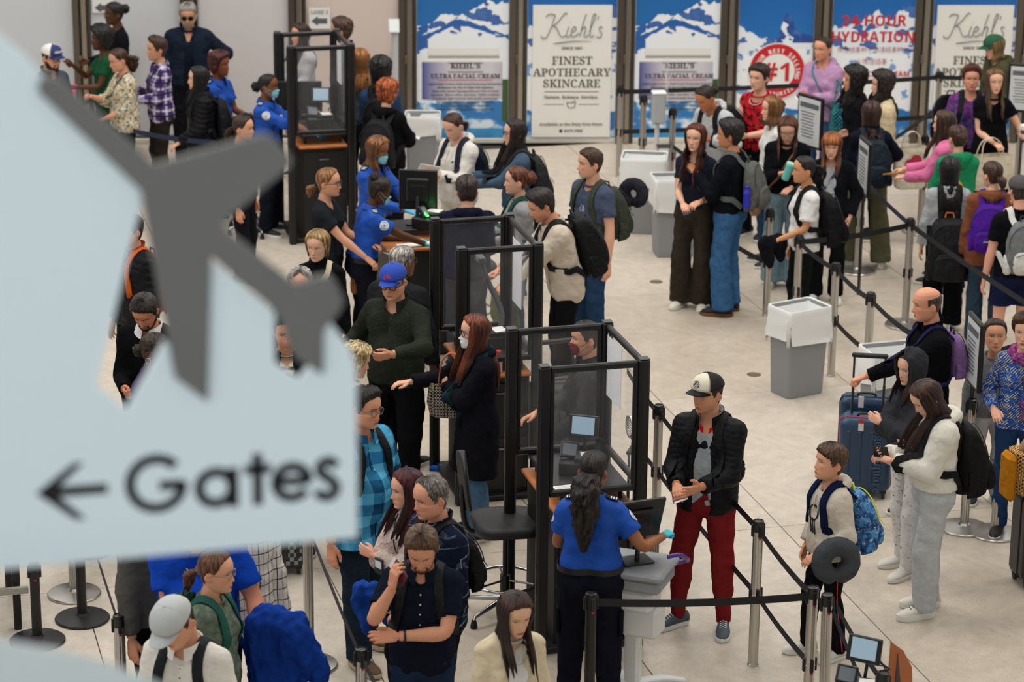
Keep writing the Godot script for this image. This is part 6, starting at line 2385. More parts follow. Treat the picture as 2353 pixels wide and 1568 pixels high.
func stool(p: Vector3, turn: float, label: String, seat := 0.66, back := true) -> void:
	var o := thing("drafting_stool", label, "stool", p, turn)
	var s := MB.new()
	var rows := []
	for e in [[seat - 0.03, 0.8], [seat - 0.02, 0.96], [seat + 0.02, 1.0], [seat + 0.045, 0.95], [seat + 0.05, 0.8], [seat + 0.042, 0.3]]:
		rows.append(_rrect(0.47 * e[1], 0.45 * e[1], 0.12 * e[1], e[0], 8))
	s.grid(rows, true, true, true)
	put("seat", s, mat("#1f2022", 0.6), o)
	if back:
		var b := MB.new()
		rows = []
		for i in 9:
			var f := i / 8.0
			var row := PackedVector3Array()
			var w := 0.2 * sqrt(maxf(0.02, 1.0 - pow(absf(f * 2 - 1), 4.0)))
			for k in 18:
				var a := TAU * k / 18
				row.append(Vector3(cos(a) * w, seat + 0.12 + f * 0.42, -0.25 - 0.05 * f - sin(a) * 0.022 - 0.06 * (1.0 - cos(cos(a) * w * 4.0))))
			rows.append(row)
		b.grid(rows, true, true, true)
		put("backrest", b, mat("#17181a", 0.6), o)
		var bar := MB.new()
		bar.tube(_smooth([Vector3(0, seat - 0.03, -0.05), Vector3(0, seat - 0.03, -0.24), Vector3(0, seat + 0.12, -0.29), Vector3(0, seat + 0.3, -0.29)], 4), 0.018, 8)
		put("back_bar", bar, black_metal, o)
	var c := MB.new()
	c.lathe([Vector2(0.035, 0.1), Vector2(0.035, 0.3), Vector2(0.018, 0.31), Vector2(0.018, seat - 0.03)], 16)
	put("column", c, mat("#2a2a2c", 0.35, 0.6), o)
	var ring := MB.new()
	var rp := []
	for k in 33: rp.append(Vector3(cos(TAU * k / 32) * 0.23, 0.26, sin(TAU * k / 32) * 0.23))
	ring.tube(rp, 0.011, 8, false)
	for k in 3: ring.tube([Vector3(0, 0.26, 0), Vector3(cos(TAU * k / 3) * 0.23, 0.26, sin(TAU * k / 3) * 0.23)], 0.008, 8)
	put("foot_ring", ring, mat("#b9b9bb", 0.2, 1.0), o)
	for k in 5:
		var a := TAU * k / 5 + 0.3
		var l := MB.new()
		l.tube([Vector3(0, 0.13, 0), Vector3(cos(a) * 0.16, 0.1, sin(a) * 0.16), Vector3(cos(a) * 0.29, 0.075, sin(a) * 0.29), Vector3(cos(a) * 0.3, 0.04, sin(a) * 0.3)], [0.02, 0.017, 0.013, 0.012], 8)
		var ln := put("leg", l, mat("#a7a7aa", 0.25, 1.0), o)
		var g := MB.new()
		g.lathe([Vector2(0.026, 0.0), Vector2(0.024, 0.02), Vector2(0.014, 0.06)], 12, Vector3(cos(a) * 0.3, 0, sin(a) * 0.3))
		put("glide", g, mat("#0d0d0e", 0.6), ln)

func suitcase(p: Vector3, turn: float, w: float, h: float, d: float, hex: String, label: String, handle := 0.0, word := "", trim := "#101114") -> Node3D:
	var o := thing("suitcase", label, "suitcase", p, turn, "rolling suitcases")
	var b := MB.new()
	var rows := []
	var y0 := 0.06
	for e in [[0.0, 0.86], [0.02, 0.96], [0.05, 1.0], [h - 0.05, 1.0], [h - 0.02, 0.96], [h, 0.84]]:
		rows.append(_rrect(w * e[1], d * e[1], 0.045, y0 + e[0], 6))
	b.grid(rows, true, true, true)
	put("shell", b, mat(hex, 0.38), o)
	var rb := MB.new()
	for i in 4: rb.box(Vector3(w * (-0.33 + 0.22 * i), y0 + h * 0.5, d / 2 + 0.001), Vector3(w * 0.08, h * 0.72, 0.012), 0.005)
	put("rib", rb, mat(hex, 0.42), o)
	var zp := MB.new()
	zp.add(_hoop(w * 1.005, h * 1.005, 0.045, y0, d * 0.12))
	put("zip", zp, mat(trim, 0.5), o)
	for q in [[-1, -1], [1, -1], [-1, 1], [1, 1]]:
		var wh := MB.new()
		wh.xf = Transform3D(Basis(Vector3(0, 0, 1), PI / 2), Vector3(q[0] * (w / 2 - 0.05), 0.028, q[1] * (d / 2 - 0.04)))
		wh.lathe([Vector2(0.01, -0.014), Vector2(0.027, -0.012), Vector2(0.028, 0.0), Vector2(0.027, 0.012), Vector2(0.01, 0.014)], 14)
		wh.xf = Transform3D()
		wh.box(Vector3(q[0] * (w / 2 - 0.05), 0.055, q[1] * (d / 2 - 0.04)), Vector3(0.045, 0.03, 0.04), 0.006)
		put("wheel", wh, mat("#1a1a1c", 0.5), o)
	var gp := MB.new()
	gp.tube(_smooth([Vector3(-0.07, y0 + h, 0), Vector3(-0.05, y0 + h + 0.022, 0), Vector3(0.05, y0 + h + 0.022, 0), Vector3(0.07, y0 + h, 0)], 4), 0.01, 8)
	put("grip", gp, mat("#151517", 0.5), o)
	if handle > 0.0:
		var hm := MB.new()
		for s in [-1.0, 1.0]:
			hm.lathe([Vector2(0.011, y0 + h - 0.02), Vector2(0.011, y0 + h + handle * 0.5), Vector2(0.0085, y0 + h + handle * 0.5 + 0.004), Vector2(0.0085, y0 + h + handle)], 10, Vector3(s * w * 0.29, 0, -d * 0.3))
		var hn := put("pull_handle", hm, mat("#3c3d40", 0.35, 0.7), o)
		var hg := MB.new()
		hg.box(Vector3(0, y0 + h + handle, -d * 0.3), Vector3(w * 0.58 + 0.04, 0.035, 0.035), 0.01)
		put("grip", hg, mat("#141416", 0.5), hn)
	if word != "":
		var n := put("lettering", lettering(word, w * 0.2, true, true, 0.004), mat("#3a5c7e", 0.35), o)
		n.transform = Transform3D(Basis(Vector3(0, 0, 1), -PI / 2), Vector3(w * 0.25, y0 + h * 0.5, d / 2 + 0.0085))
	return o

func _hoop(w: float, h: float, r: float, y0: float, z: float) -> MB:
	var mb := MB.new()
	var p := []
	for q in _rrect(w, h, r, 0.0, 5): p.append(Vector3(q.x, y0 + h / 2 / 1.005 - q.z, z))
	p.append(p[0])
	mb.tube(p, 0.006, 6, false)
	return mb

func heap(called: String, p: Vector3, bones: Array, m: Material, label: String, cat: String, turn := 0.0, amp := 0.034, freq := Vector3(9, 6, 9), cell := 0.012) -> void:
	var mb := MB.new()
	Fld.new(bones, cell, 0.035).net(mb, fold, amp, freq)
	one(called, mb, m, label, cat, p, turn)

var wood_mat: StandardMaterial3D

func objects() -> void:
	wood_mat = mat("#c9793f", 0.4)
	wood_mat.albedo_texture = noise_tex("grain", 0.02, 5, 256, 0.8, 1.05)
	wood_mat.uv1_triplanar = true
	wood_mat.uv1_scale = Vector3(1.0, 6.0, 6.0)
	# --- stanchions
	stanchion(1.06, -18.6, "silver", "steel two-belt stanchion beside the near podium, behind the teal glove")
	stanchion(1.59, -16.36, "silver", "steel two-belt stanchion just right of the man in red trousers")
	stanchion(1.83, -15.28, "silver", "steel stanchion at the bottom edge left of the boy, holding the black belt")
	stanchion(1.925, -15.2, "ridged", "leaning steel stanchion close beside the boy with the blue backpack", false, 1.0, 0.02)
	stanchion(0.49, -15.15, "black", "black stanchion in front of the officer with the long curly ponytail", false)
	stanchion(2.33, -24.06, "silver", "steel two-belt stanchion behind the lone bin, beside the grey backpack")
	stanchion(2.51, -23.18, "silver", "steel stanchion in front of the woman in the white T-shirt")
	stanchion(2.74, -22.33, "silver", "steel two-belt stanchion right behind the lone bin with white liner")
	stanchion(2.93, -21.46, "silver", "steel stanchion behind the pulled-out handle of the navy suitcase")
	stanchion(3.57, -23.79, "disc", "steel stanchion with a round steel foot above the bald man's head")
	stanchion(3.34, -25.53, "disc", "steel stanchion with a dark round foot beside the olive trousers")
	stanchion(1.15, -29.14, "silver", "far steel stanchion in front of the skincare card's right edge")
	stanchion(1.38, -28.7, "silver", "short-looking steel stanchion behind the farthest grey bin", true)
	stanchion(1.66, -28.1, "silver", "steel stanchion right beside the hand sanitiser dispenser")
	stanchion(4.74, -30.05, "silver", "far steel stanchion against the advert wall, left of the tie-dye shirt")
	stanchion(4.15, -27.0, "disc", "steel stanchion behind the tan folder held by the girl in pink")
	stanchion(5.49, -29.05, "disc", "steel stanchion at the right edge behind the woman with the coffee cup")
	stanchion(-2.87, -16.98, "black", "black stanchion with a broad black foot under the gate sign")
	stanchion(-3.11, -16.61, "black", "second black stanchion with a broad foot, left of the larger black foot")
	stanchion(-3.2, -15.35, "black", "near black stanchion with a worn top at the lower left", false)
	stanchion(-2.99, -17.4, "disc", "steel stanchion with a polished domed foot under the gate sign")
	stanchion(-3.0, -18.2, "black", "black-footed stanchion half hidden under the gate sign")
	stanchion(-3.62, -16.2, "black", "black stanchion at the far left edge above the pale corner panel")
	stanchion(-2.28, -14.75, "ridged", "chromed stanchion left of the man in the pale grey cap", false)
	stanchion(-1.29, -16.27, "disc", "fluted chrome stanchion with a dark round foot below the gate sign's right corner", false, 1.05)
	stanchion(-0.84, -14.31, "ridged", "fluted steel stanchion top at the bottom edge in front of brown shoes", false)
	stanchion(3.34, -18.8, "disc", "fluted steel stanchion with a steel foot under the tall black sign frame")
	stanchion(3.55, -18.7, "ridged", "fluted steel stanchion in front of the woman with the purple scarf", false)
	stanchion(2.1, -14.06, "ridged", "steel stanchion top at the bottom edge beside the orange wedge", false)
	# --- belts
	var B := func(ax, az, bx, bz, y, l, hex := "#131417", y1 := -1.0, sag := 0.02): belt(Vector2(ax, az), Vector2(bx, bz), y, l, y1, hex, sag)
	B.call(1.06, -18.6, 1.59, -16.36, 0.945, "upper black belt running behind the man in red trousers")
	B.call(1.06, -18.6, 1.59, -16.36, 0.5, "lower black belt running behind the man in red trousers")
	B.call(1.06, -18.6, 0.86, -19.6, 0.945, "short upper black belt going back from the near podium's corner")
	B.call(1.06, -18.6, 0.86, -19.6, 0.5, "short lower black belt going back from the near podium's corner")
	B.call(1.59, -16.36, 1.83, -15.28, 0.945, "upper black belt from beside the red trousers down to the bottom edge")
	B.call(1.59, -16.36, 1.83, -15.28, 0.5, "lower black belt from beside the red trousers down to the bottom edge")
	B.call(0.49, -15.15, 1.83, -15.28, 0.945, "black belt crossing in front of the officer and the red trousers")
	B.call(1.925, -15.2, 2.2, -14.3, 0.93, "slack navy belt hanging in front of the boy's legs", "#1a1d2c", 0.5, 0.05)
	B.call(1.95, -15.2, 2.1, -14.06, 0.945, "black belt running to the bottom edge past the boy's white shoe")
	B.call(2.33, -24.06, 1.95, -25.0, 0.5, "lower black belt behind the boy's jeans and grey backpack")
	B.call(2.51, -23.18, 2.74, -22.33, 0.945, "black belt beside the dark green trousers")
	B.call(2.51, -23.18, 3.57, -23.79, 0.945, "black belt across the black and olive trousers")
	B.call(2.74, -22.33, 2.93, -21.46, 0.945, "upper black belt right of the lone bin")
	B.call(2.74, -22.33, 2.93, -21.46, 0.5, "lower black belt right of the lone bin")
	B.call(2.93, -21.46, 3.15, -20.5, 0.945, "upper black belt passing behind the bald man")
	B.call(2.93, -21.46, 3.15, -20.5, 0.5, "lower black belt ending above the small bin")
	B.call(3.34, -25.53, 3.57, -23.79, 0.945, "navy belt slanting across the navy backpack", "#20263f")
	B.call(3.57, -23.79, 4.35, -20.9, 0.945, "long black belt crossing the purple backpack's wearer")
	B.call(1.15, -29.14, 4.74, -30.05, 0.945, "upper far black belt along the advert wall")
	B.call(1.15, -29.14, 4.74, -30.05, 0.5, "lower far black belt along the advert wall")
	B.call(4.74, -30.05, 7.0, -30.1, 0.945, "far black belt right of the steel post, behind the tie-dye shirt")
	B.call(4.74, -30.05, 3.5, -27.4, 0.6, "far black belt behind the cream tote with red flowers")
	B.call(1.66, -28.1, 2.1, -26.9, 0.6, "black belt slanting from the sanitiser to the white hoodie")
	B.call(-2.28, -14.75, -2.87, -16.98, 0.945, "black belt running up under the gate sign")
	B.call(-2.28, -14.75, -2.1, -13.7, 0.93, "blue belt hanging from the chromed post beside the pale cap", "#27406f", 0.5, 0.05)
	B.call(-1.29, -16.27, -0.84, -14.31, 0.98, "dark belt in front of the plaid shirt's dark jeans", "#241f27", 0.945)
	B.call(-0.84, -14.31, -0.55, -13.4, 0.945, "grey belt leaving the bottom edge beside the passport holder", "#3b3c40")
	B.call(3.55, -18.7, 5.2, -19.0, 0.945, "black belt at the right edge before the blue patterned top")
	B.call(3.3, -19.9, 3.95, -20.3, 0.945, "short black belt between the bald man and the girl in grey")
	B.call(-4.6, -28.0, -4.3, -29.6, 0.95, "black belt in front of the steel mullion at the far left")
	B.call(-3.9, -27.1, -2.95, -26.6, 0.95, "navy belt across the floral blouse", "#1b2440")
	# --- bins
	bin(1.32, -26.95, -0.1, "grey bin with a full white liner, farthest of the two beside the redhead", 0.78, 0.44, 0.36, 0.3)
	bin(1.58, -26.1, 0.12, "grey bin with a draped white liner just left of the redhead's phone", 0.78, 0.42, 0.34, 0.3)
	bin(2.4, -21.88, 0.55, "lone grey bin with a white liner and tied corner in the middle of the floor")
	bin(3.02, -20.75, 0.3, "grey bin with white liner half hidden behind the navy suitcase handle")
	bin(-0.98, -28.6, 0.0, "far bin with a puffed white bag below the cream jar advert", 0.8, 0.36, 0.32, 0.22)
	# --- podiums
	var k3 := podium(4.46, -16.66, 0.66, 0.81, "nearest black-framed glass podium, with the officer's ponytail before it")
	var k2 := podium(4.6, -19.45, 0.58, 0.83, "middle black-framed glass podium, left of the man in the beige jacket")
	var k1 := podium(4.69, -26.68, 0.6, 0.72, "farthest black-framed glass podium at the upper left, with the gloved officer", 0.98)
	# notices and speech grille on the glass
	for e in [[k3, Vector3(0.645, 1.72, 0.22), 0.32, 0.42, "white sheet taped inside the nearest podium's right pane"], [k2, Vector3(0.565, 1.62, 0.3), 0.26, 0.5, "white sheet taped to the middle podium's right pane"], [k1, Vector3(0.585, 1.7, 0.2), 0.2, 0.4, "white sheet taped to the farthest podium's pane"]]:
		var n := local_thing(e[0], "taped_sheet", e[4], "paper", e[1], PI / 2)
		var m := MB.new(); m.box(Vector3(), Vector3(e[2], e[3], 0.003))
		put("sheet", m, mat("#e9e8ec", 0.8), n)
		var tp := MB.new()
		for q in [-1.0, 1.0]: tp.box(Vector3(q * e[2] * 0.48, e[3] * 0.48, 0.002), Vector3(0.03, 0.03, 0.002), 0.0, Basis(Vector3(0, 0, 1), 0.7 * q))
		put("tape", tp, mat("#d8d4c4", 0.5), n)
	var gr := local_thing(k3, "speech_grille", "round steel speech grille in the nearest podium's right pane", "grille", Vector3(0.66, 1.45, 0.55), PI / 2)
	put("rim", ring_prism(0.075, 0.062, 32, -0.008, 0.012), steel, gr)
	for i in 7:
		var sl := MB.new()
		var yy := (i - 3) * 0.018
		sl.box(Vector3(0, yy, 0), Vector3(2.0 * sqrt(0.066 * 0.066 - yy * yy), 0.007, 0.006), 0.001)
		put("slat", sl, steel, gr)
	doc_scanner(k3.transform * Vector3(0.36, 1.111, 0.42), deg_to_rad(15) - 0.35, "document scanner with a lit blue screen inside the nearest podium")
	doc_scanner(k2.transform * Vector3(0.32, 1.111, 0.45), deg_to_rad(15), "grey document scanner behind the glass of the middle podium", false)
	doc_scanner(k1.transform * Vector3(0.36, 1.091, 0.3), deg_to_rad(10), "document scanner with a small lit screen in the farthest podium")
	monitor(k1.transform * Vector3(0.2, 1.091, 0.1), deg_to_rad(15 - 12), "dark monitor in the farthest podium, before the grey-haired traveller's top", 0.44, 0.3)
	# sheet, keyboard, arm lamp
	var sh := local_thing(k3, "paper_sheet", "printed white sheet on the nearest podium's black shelf", "paper", Vector3(0.22, 1.113, 0.72), 0.1)
	var m0 := MB.new(); m0.box(Vector3(), Vector3(0.2, 0.003, 0.17))
	put("sheet", m0, mat("#eceae6", 0.8), sh)
	var lnm := MB.new()
	for i in 7: lnm.box(Vector3(-0.01, 0.002, -0.06 + i * 0.018), Vector3(0.15, 0.001, 0.002))
	put("print", lnm, mat("#a9a9ac", 0.8), sh)
	var gm := MB.new()
	gm.xf = k2.transform
	gm.tube(_smooth([Vector3(0.42, 1.12, 0.3), Vector3(0.46, 1.3, 0.25), Vector3(0.36, 1.55, 0.2), Vector3(0.3, 1.72, 0.25)], 5), 0.022, 8)
	gm.box(Vector3(0.29, 1.74, 0.26), Vector3(0.06, 0.05, 0.12), 0.01)
	gm.lathe([Vector2(0.07, 1.112), Vector2(0.07, 1.13), Vector2(0.03, 1.145)], 16, Vector3(0.42, 0, 0.3))
	one("camera_arm", gm, mat("#5c5e62", 0.4, 0.4), "grey bent camera arm inside the middle podium", "camera arm")
	for i in 2:
		var bt := local_thing(k2, "bottle", ["small bottle with red cap, left of the pair before the middle podium's glass", "small bottle with red cap, right of the pair before the middle podium's glass"][i], "bottle", Vector3(0.14 + 0.16 * i, 1.015, 0.78), 0.0, "red-capped bottles")
		var b1 := MB.new(); b1.lathe([Vector2(0.028, 0.0), Vector2(0.03, 0.01), Vector2(0.03, 0.1), Vector2(0.014, 0.125), Vector2(0.014, 0.13)], 16)
		put("bottle_body", b1, mat("#d9dad8", 0.3), bt)
		var b2 := MB.new(); b2.lathe([Vector2(0.017, 0.128), Vector2(0.019, 0.135), Vector2(0.019, 0.16), Vector2(0.015, 0.165)], 16)
		put("cap", b2, mat("#cf1f28", 0.4), bt)
	# the open desk between
	var dk := thing("officer_desk", "black officer's desk with an orange wood top and monitor, behind the middle podium", "desk", U * 4.82 + V * -22.75, deg_to_rad(15))
	var d1 := MB.new(); d1.box(Vector3(0.36, 1.0, 0.32), Vector3(0.78, 0.03, 0.72), 0.008)
	put("desk_top", d1, wood_mat, dk)
	var d2 := MB.new(); d2.box(Vector3(0.38, 0.5, 0.3), Vector3(0.7, 0.96, 0.6), 0.01)
	put("cabinet", d2, mat("#0b0b0c", 0.55), dk)
	var d3 := MB.new(); d3.box(Vector3(0.45, 1.07, 0.15), Vector3(0.6, 0.02, 0.35), 0.005)
	for q in [[0.2, 0.02], [0.7, 0.02], [0.2, 0.28], [0.7, 0.28]]: d3.lathe([Vector2(0.012, 1.014), Vector2(0.012, 1.062)], 8, Vector3(q[0], 0, q[1]))
	put("counter_shelf", d3, mat("#17181a", 0.45), dk)
	monitor(dk.transform * Vector3(0.38, 1.081, 0.12), deg_to_rad(15) + PI - 0.35, "black monitor seen from behind on the officers' desk", 0.34, 0.36, 0.0)
	doc_scanner(dk.transform * Vector3(0.44, 1.081, 0.26), deg_to_rad(60), "small scanner with a glowing green light beside the teal glove", false)
	var led := dk.transform * Vector3(0.4, 1.2, 0.33)
	var lm := MB.new(); lm.box(Vector3(), Vector3(0.05, 0.012, 0.04), 0.004)
	one("signal_light", lm, mat("#5cff6a", 0.3, 0.0, {"emission_enabled": true, "emission": Color.html("#4dff62"), "emission_energy_multiplier": 1.5}), "glowing green light on the scanner beside the gloved hand", "light", led, 0.3)
	var ol := OmniLight3D.new(); ol.name = "signal_glow"; ol.light_color = Color.html("#4dff62"); ol.light_energy = 0.004; ol.light_size = 0.02; ol.shadow_enabled = true; ol.position = led + Vector3(0, 0.02, 0.01); add_child(ol)
	var pp := local_thing(dk, "paper_sheet", "white paper strip on the officers' orange desk top", "paper", Vector3(0.24, 1.017, 0.58), 0.1)
	var pm := MB.new(); pm.box(Vector3(), Vector3(0.3, 0.003, 0.11))
	put("sheet", pm, mat("#e6e4e0", 0.8), pp)
	# stools
	stool(Vector3(-0.03, 0, -17.12), deg_to_rad(100), "black drafting stool pulled up to the nearest podium", 0.66)
	stool(Vector3(-2.62, 0, -26.75), deg_to_rad(20), "black stool with a chrome foot ring under the sign's airplane tail", 0.62)
	stool(Vector3(-0.4, 0, -23.3), deg_to_rad(200), "black chair whose back shows behind the boy in navy", 0.66)
	# computer cart
	var ct := thing("computer_cart", "pale grey wheeled computer cart with purple handle, right of the ponytailed officer", "cart", Vector3(0.78, 0, -15.78), deg_to_rad(160))
	var c1 := MB.new()
	c1.box(Vector3(0, 0.93, 0), Vector3(0.46, 0.05, 0.4), 0.015); c1.box(Vector3(0, 0.86, 0), Vector3(0.42, 0.09, 0.34), 0.02)
	put("work_surface", c1, mat("#8f9296", 0.45), ct)
	var c2 := MB.new(); c2.box(Vector3(0.02, 0.74, -0.02), Vector3(0.34, 0.16, 0.24), 0.03); c2.box(Vector3(-0.06, 0.58, 0.0), Vector3(0.24, 0.2, 0.2), 0.025)
	put("power_box", c2, mat("#dcdcda", 0.4), ct)
	var c3 := MB.new(); c3.box(Vector3(0, 0.36, 0), Vector3(0.1, 0.55, 0.09), 0.02)
	put("column", c3, mat("#e2e2e0", 0.4), ct)
	for a in [[-0.26, -0.24], [0.26, -0.24], [-0.26, 0.26], [0.26, 0.26]]:
		var l := MB.new(); l.tube([Vector3(0, 0.13, 0), Vector3(a[0] * 0.6, 0.12, a[1] * 0.6), Vector3(a[0], 0.08, a[1])], [0.05, 0.04, 0.03], 10, true, 0.6)
		var ln := put("leg", l, mat("#d3d4d4", 0.4), ct)
		var wh := MB.new(); wh.xf = Transform3D(Basis(Vector3(0, 0, 1), PI / 2), Vector3(a[0], 0.035, a[1]))
		wh.lathe([Vector2(0.015, -0.016), Vector2(0.034, -0.013), Vector2(0.035, 0.0), Vector2(0.034, 0.013), Vector2(0.015, 0.016)], 16)
		put("caster", wh, mat("#3a3a3c", 0.5), ln)
	var c4 := MB.new(); c4.tube(_smooth([Vector3(-0.2, 0.9, 0.2), Vector3(-0.27, 0.92, 0.22), Vector3(-0.3, 0.98, 0.1), Vector3(-0.29, 1.05, -0.02), Vector3(-0.23, 1.05, -0.08)], 5), 0.014, 10)
	put("handle", c4, mat("#4a2c86", 0.35), ct)
	var c5 := MB.new(); c5.tube(_smooth([Vector3(0.12, 0.66, -0.12), Vector3(0.15, 0.5, -0.16), Vector3(0.1, 0.38, -0.12), Vector3(0.16, 0.26, -0.08)], 6), 0.012, 8)
	put("coiled_cable", c5, mat("#3a3a3c", 0.5), ct)
	var jn := put("lettering", lettering("JACO", 0.045, false, true), mat("#4b5a58", 0.5), ct)
	jn.transform = Transform3D(Basis(Vector3.UP, PI), Vector3(0.08, 0.87, -0.173))
	monitor(ct.transform * Vector3(0.02, 0.955, 0.02), deg_to_rad(160) + 0.75, "black laptop-like screen seen from behind on the grey cart", 0.38, 0.3, -0.35)
	# luggage
	suitcase(Vector3(2.68, 0, -19.5), deg_to_rad(-8), 0.4, 0.56, 0.24, "#23415f", "navy hard-shell suitcase with raised lettering and red zip, held by the bald man", 0.46, "RegentSquare", "#b02a36")
	suitcase(Vector3(2.72, 0, -19.86), deg_to_rad(-8), 0.4, 0.6, 0.2, "#1f3a56", "second navy suitcase close behind the lettered one", 0.0)
	for e in [[2.6, 0.66, "white paper luggage tag on the second navy suitcase"], [2.56, 0.6, "red and white luggage tag on the lettered navy suitcase"]]:
		var tg := thing("luggage_tag", e[2], "tag", Vector3(e[0] + 0.06, e[1], -19.36 if e[1] < 0.65 else -19.72), -0.14)
		var tm := MB.new(); tm.box(Vector3(0, 0, 0), Vector3(0.04, 0.09, 0.004), 0.001)
		put("card", tm, mat("#e8e2e0", 0.6), tg)
		if e[1] < 0.65:
			var t2 := MB.new(); t2.box(Vector3(0, 0.03, 0.001), Vector3(0.04, 0.03, 0.004)); put("band", t2, mat("#c23039", 0.6), tg)
	suitcase(Vector3(3.74, 0, -17.8), deg_to_rad(14), 0.44, 0.62, 0.28, "#121214", "black wheeled suitcase at the right edge under the yellow woven bag", 0.42)
	suitcase(Vector3(0.9, 0, -17.75), deg_to_rad(75), 0.34, 0.5, 0.22, "#6f665f", "taupe cabin case beside the nearest podium, held by the man in a dark red mask", 0.42)
	suitcase(Vector3(0.38, 0, -19.95), deg_to_rad(20), 0.46, 0.66, 0.3, "#2c2d30", "large dark grey suitcase standing behind the nearest podium's glass", 0.3)
	suitcase(Vector3(-1.62, 0, -17.85), deg_to_rad(12), 0.36, 0.5, 0.22, "#17181a", "black case with a grey checker stripe under the gate sign")
	var ck := MB.new()
	for i in 4:
		for j in 14:
			if (i + j) % 2 == 0: ck.box(Vector3(0.05 + i * 0.028, 0.1 + j * 0.03, 0.112), Vector3(0.028, 0.03, 0.003))
	var ckn := put("checker_stripe", ck, mat("#8b8f94", 0.6), get_node("suitcase_006" if has_node("suitcase_006") else "suitcase_005"))
	ckn.set_meta("kind", "stuff")
	# yellow woven bag lying on the black case
	var yb := thing("woven_bag", "yellow and black woven shopper with leather handles on the black suitcase", "bag", Vector3(3.66, 0.69, -17.76), deg_to_rad(14))
	var wv := Image.create(64, 64, false, Image.FORMAT_RGB8)
	for y in 64:
		for x in 64:
			var k := (x + (8 if (y / 8) % 2 else 0)) % 16
			wv.set_pixel(x, y, Color.html("#c98a2b") if k < 7 else Color.html("#e4d3ae") if k < 10 else Color.html("#1f2430"))
	var wm := cloth("#ffffff", "knit", ImageTexture.create_from_image(wv), 9.0)
	var yrows := []
	for e in [[0.0, 0.75], [0.03, 0.9], [0.2, 1.0], [0.32, 1.02]]: yrows.append(_rrect(0.44 * e[1], 0.2 * e[1], 0.06, e[0], 6))
	var ym := MB.new(); ym.grid(yrows, true, true, true)
	put("body", ym, wm, yb)
	var yf := MB.new(); yf.box(Vector3(-0.24, 0.14, 0.0), Vector3(0.07, 0.34, 0.19), 0.03)
	put("side_panel", yf, cloth("#b9791d"), yb)
	for s in [-1.0, 1.0]:
		var yh := MB.new(); yh.tube(_smooth([Vector3(-0.1, 0.3, s * 0.09), Vector3(-0.07, 0.44, s * 0.06), Vector3(0.07, 0.44, s * 0.06), Vector3(0.1, 0.3, s * 0.09)], 5), 0.009, 8)
		put("handle", yh, mat("#c77a1c", 0.4), yb)
	heap("folded_scarf", Vector3(3.66, 1.0, -17.76), [[Vector3(-0.12, 0.03, 0), 0.05, Vector3(0.1, 0.04, 0.0), 0.055, 0], [Vector3(-0.05, 0.06, 0.03), 0.04, Vector3(0.08, 0.05, -0.03), 0.04, 0]], cloth("#a08567"), "tan scarf bundled in the yellow woven bag's mouth", "scarf", 0.35)
	# stands, screens and sign frames
	var ss := thing("sanitiser_stand", "grey hand sanitiser dispenser on a white post, left of the white hoodie", "dispenser", Vector3(1.5, 0, -28.1), 0.1)
	var s1 := MB.new(); s1.lathe([Vector2(0.15, 0.0), Vector2(0.15, 0.012), Vector2(0.025, 0.02), Vector2(0.025, 1.0)], 24)
	put("post", s1, mat("#d5d5d2", 0.4), ss)
	var s2 := MB.new(); s2.box(Vector3(0, 1.02, 0.06), Vector3(0.14, 0.32, 0.12), 0.02)
	put("dispenser", s2, mat("#a9acac", 0.4), ss)
	var s3 := MB.new(); s3.box(Vector3(0, 1.19, 0.06), Vector3(0.15, 0.03, 0.13), 0.01)
	put("lid", s3, mat("#eceeee", 0.3), ss)
	var s4 := MB.new(); s4.box(Vector3(0.06, 0.62, 0.09), Vector3(0.14, 0.02, 0.12), 0.006)
	put("drip_tray", s4, mat("#1d1f22", 0.5), ss)
	var s5 := MB.new(); s5.box(Vector3(0.09, 1.3, 0.0), Vector3(0.035, 0.5, 0.01), 0.003)
	put("sign_holder", s5, mat("#ffffff20", 0.05, 0.0, {"transparency": BaseMaterial3D.TRANSPARENCY_ALPHA}), ss)
	var ts := thing("tablet_stand", "slim white stand with a tilted tablet against the steel mullion", "stand", Vector3(-1.34, 0, -30.1), 0.1)
	var t1 := MB.new(); t1.lathe([Vector2(0.16, 0.0), Vector2(0.16, 0.012), Vector2(0.04, 0.025), Vector2(0.04, 1.42)], 20)
	put("post", t1, mat("#b9bbbd", 0.4), ts)
	var t2 := MB.new(); t2.box(Vector3(-0.01, 1.46, 0.03), Vector3(0.12, 0.16, 0.02), 0.006, Basis(Vector3.RIGHT, -0.5))
	put("tablet", t2, mat("#cfd3d4", 0.3), ts)
	for e in [[2.88, -26.05, 0.0, "black framed notice screen on a post, right of the glasses wearer", 1.62, -0.95], [3.26, -24.75, 0.0, "white edge-on notice board in a black frame left of the navy backpack", 1.5, -1.42], [3.34, -18.82, 0.0, "tall black sign frame seen edge-on beside the girl in grey", 1.62, -1.46], [5.35, -28.2, 0.0, "pale notice board in a black frame at the right edge, by the coffee cup", 1.5, -0.3]]:
		var nb := thing("notice_board", e[3], "notice board", Vector3(e[0], 0, e[1]), e[5])
		var n1 := MB.new(); n1.lathe([Vector2(0.016, 0.0 if e[4] != 1.62 or e[0] < 3.0 else 1.0), Vector2(0.016, e[4] - 0.52)], 12)
		put("post", n1, mat("#3b3b3d", 0.4, 0.5), nb)
		var n2 := MB.new(); n2.box(Vector3(0, e[4] - 0.26, 0), Vector3(0.36, 0.52, 0.035), 0.008)
		put("frame", n2, mat("#0e0e10", 0.4), nb)
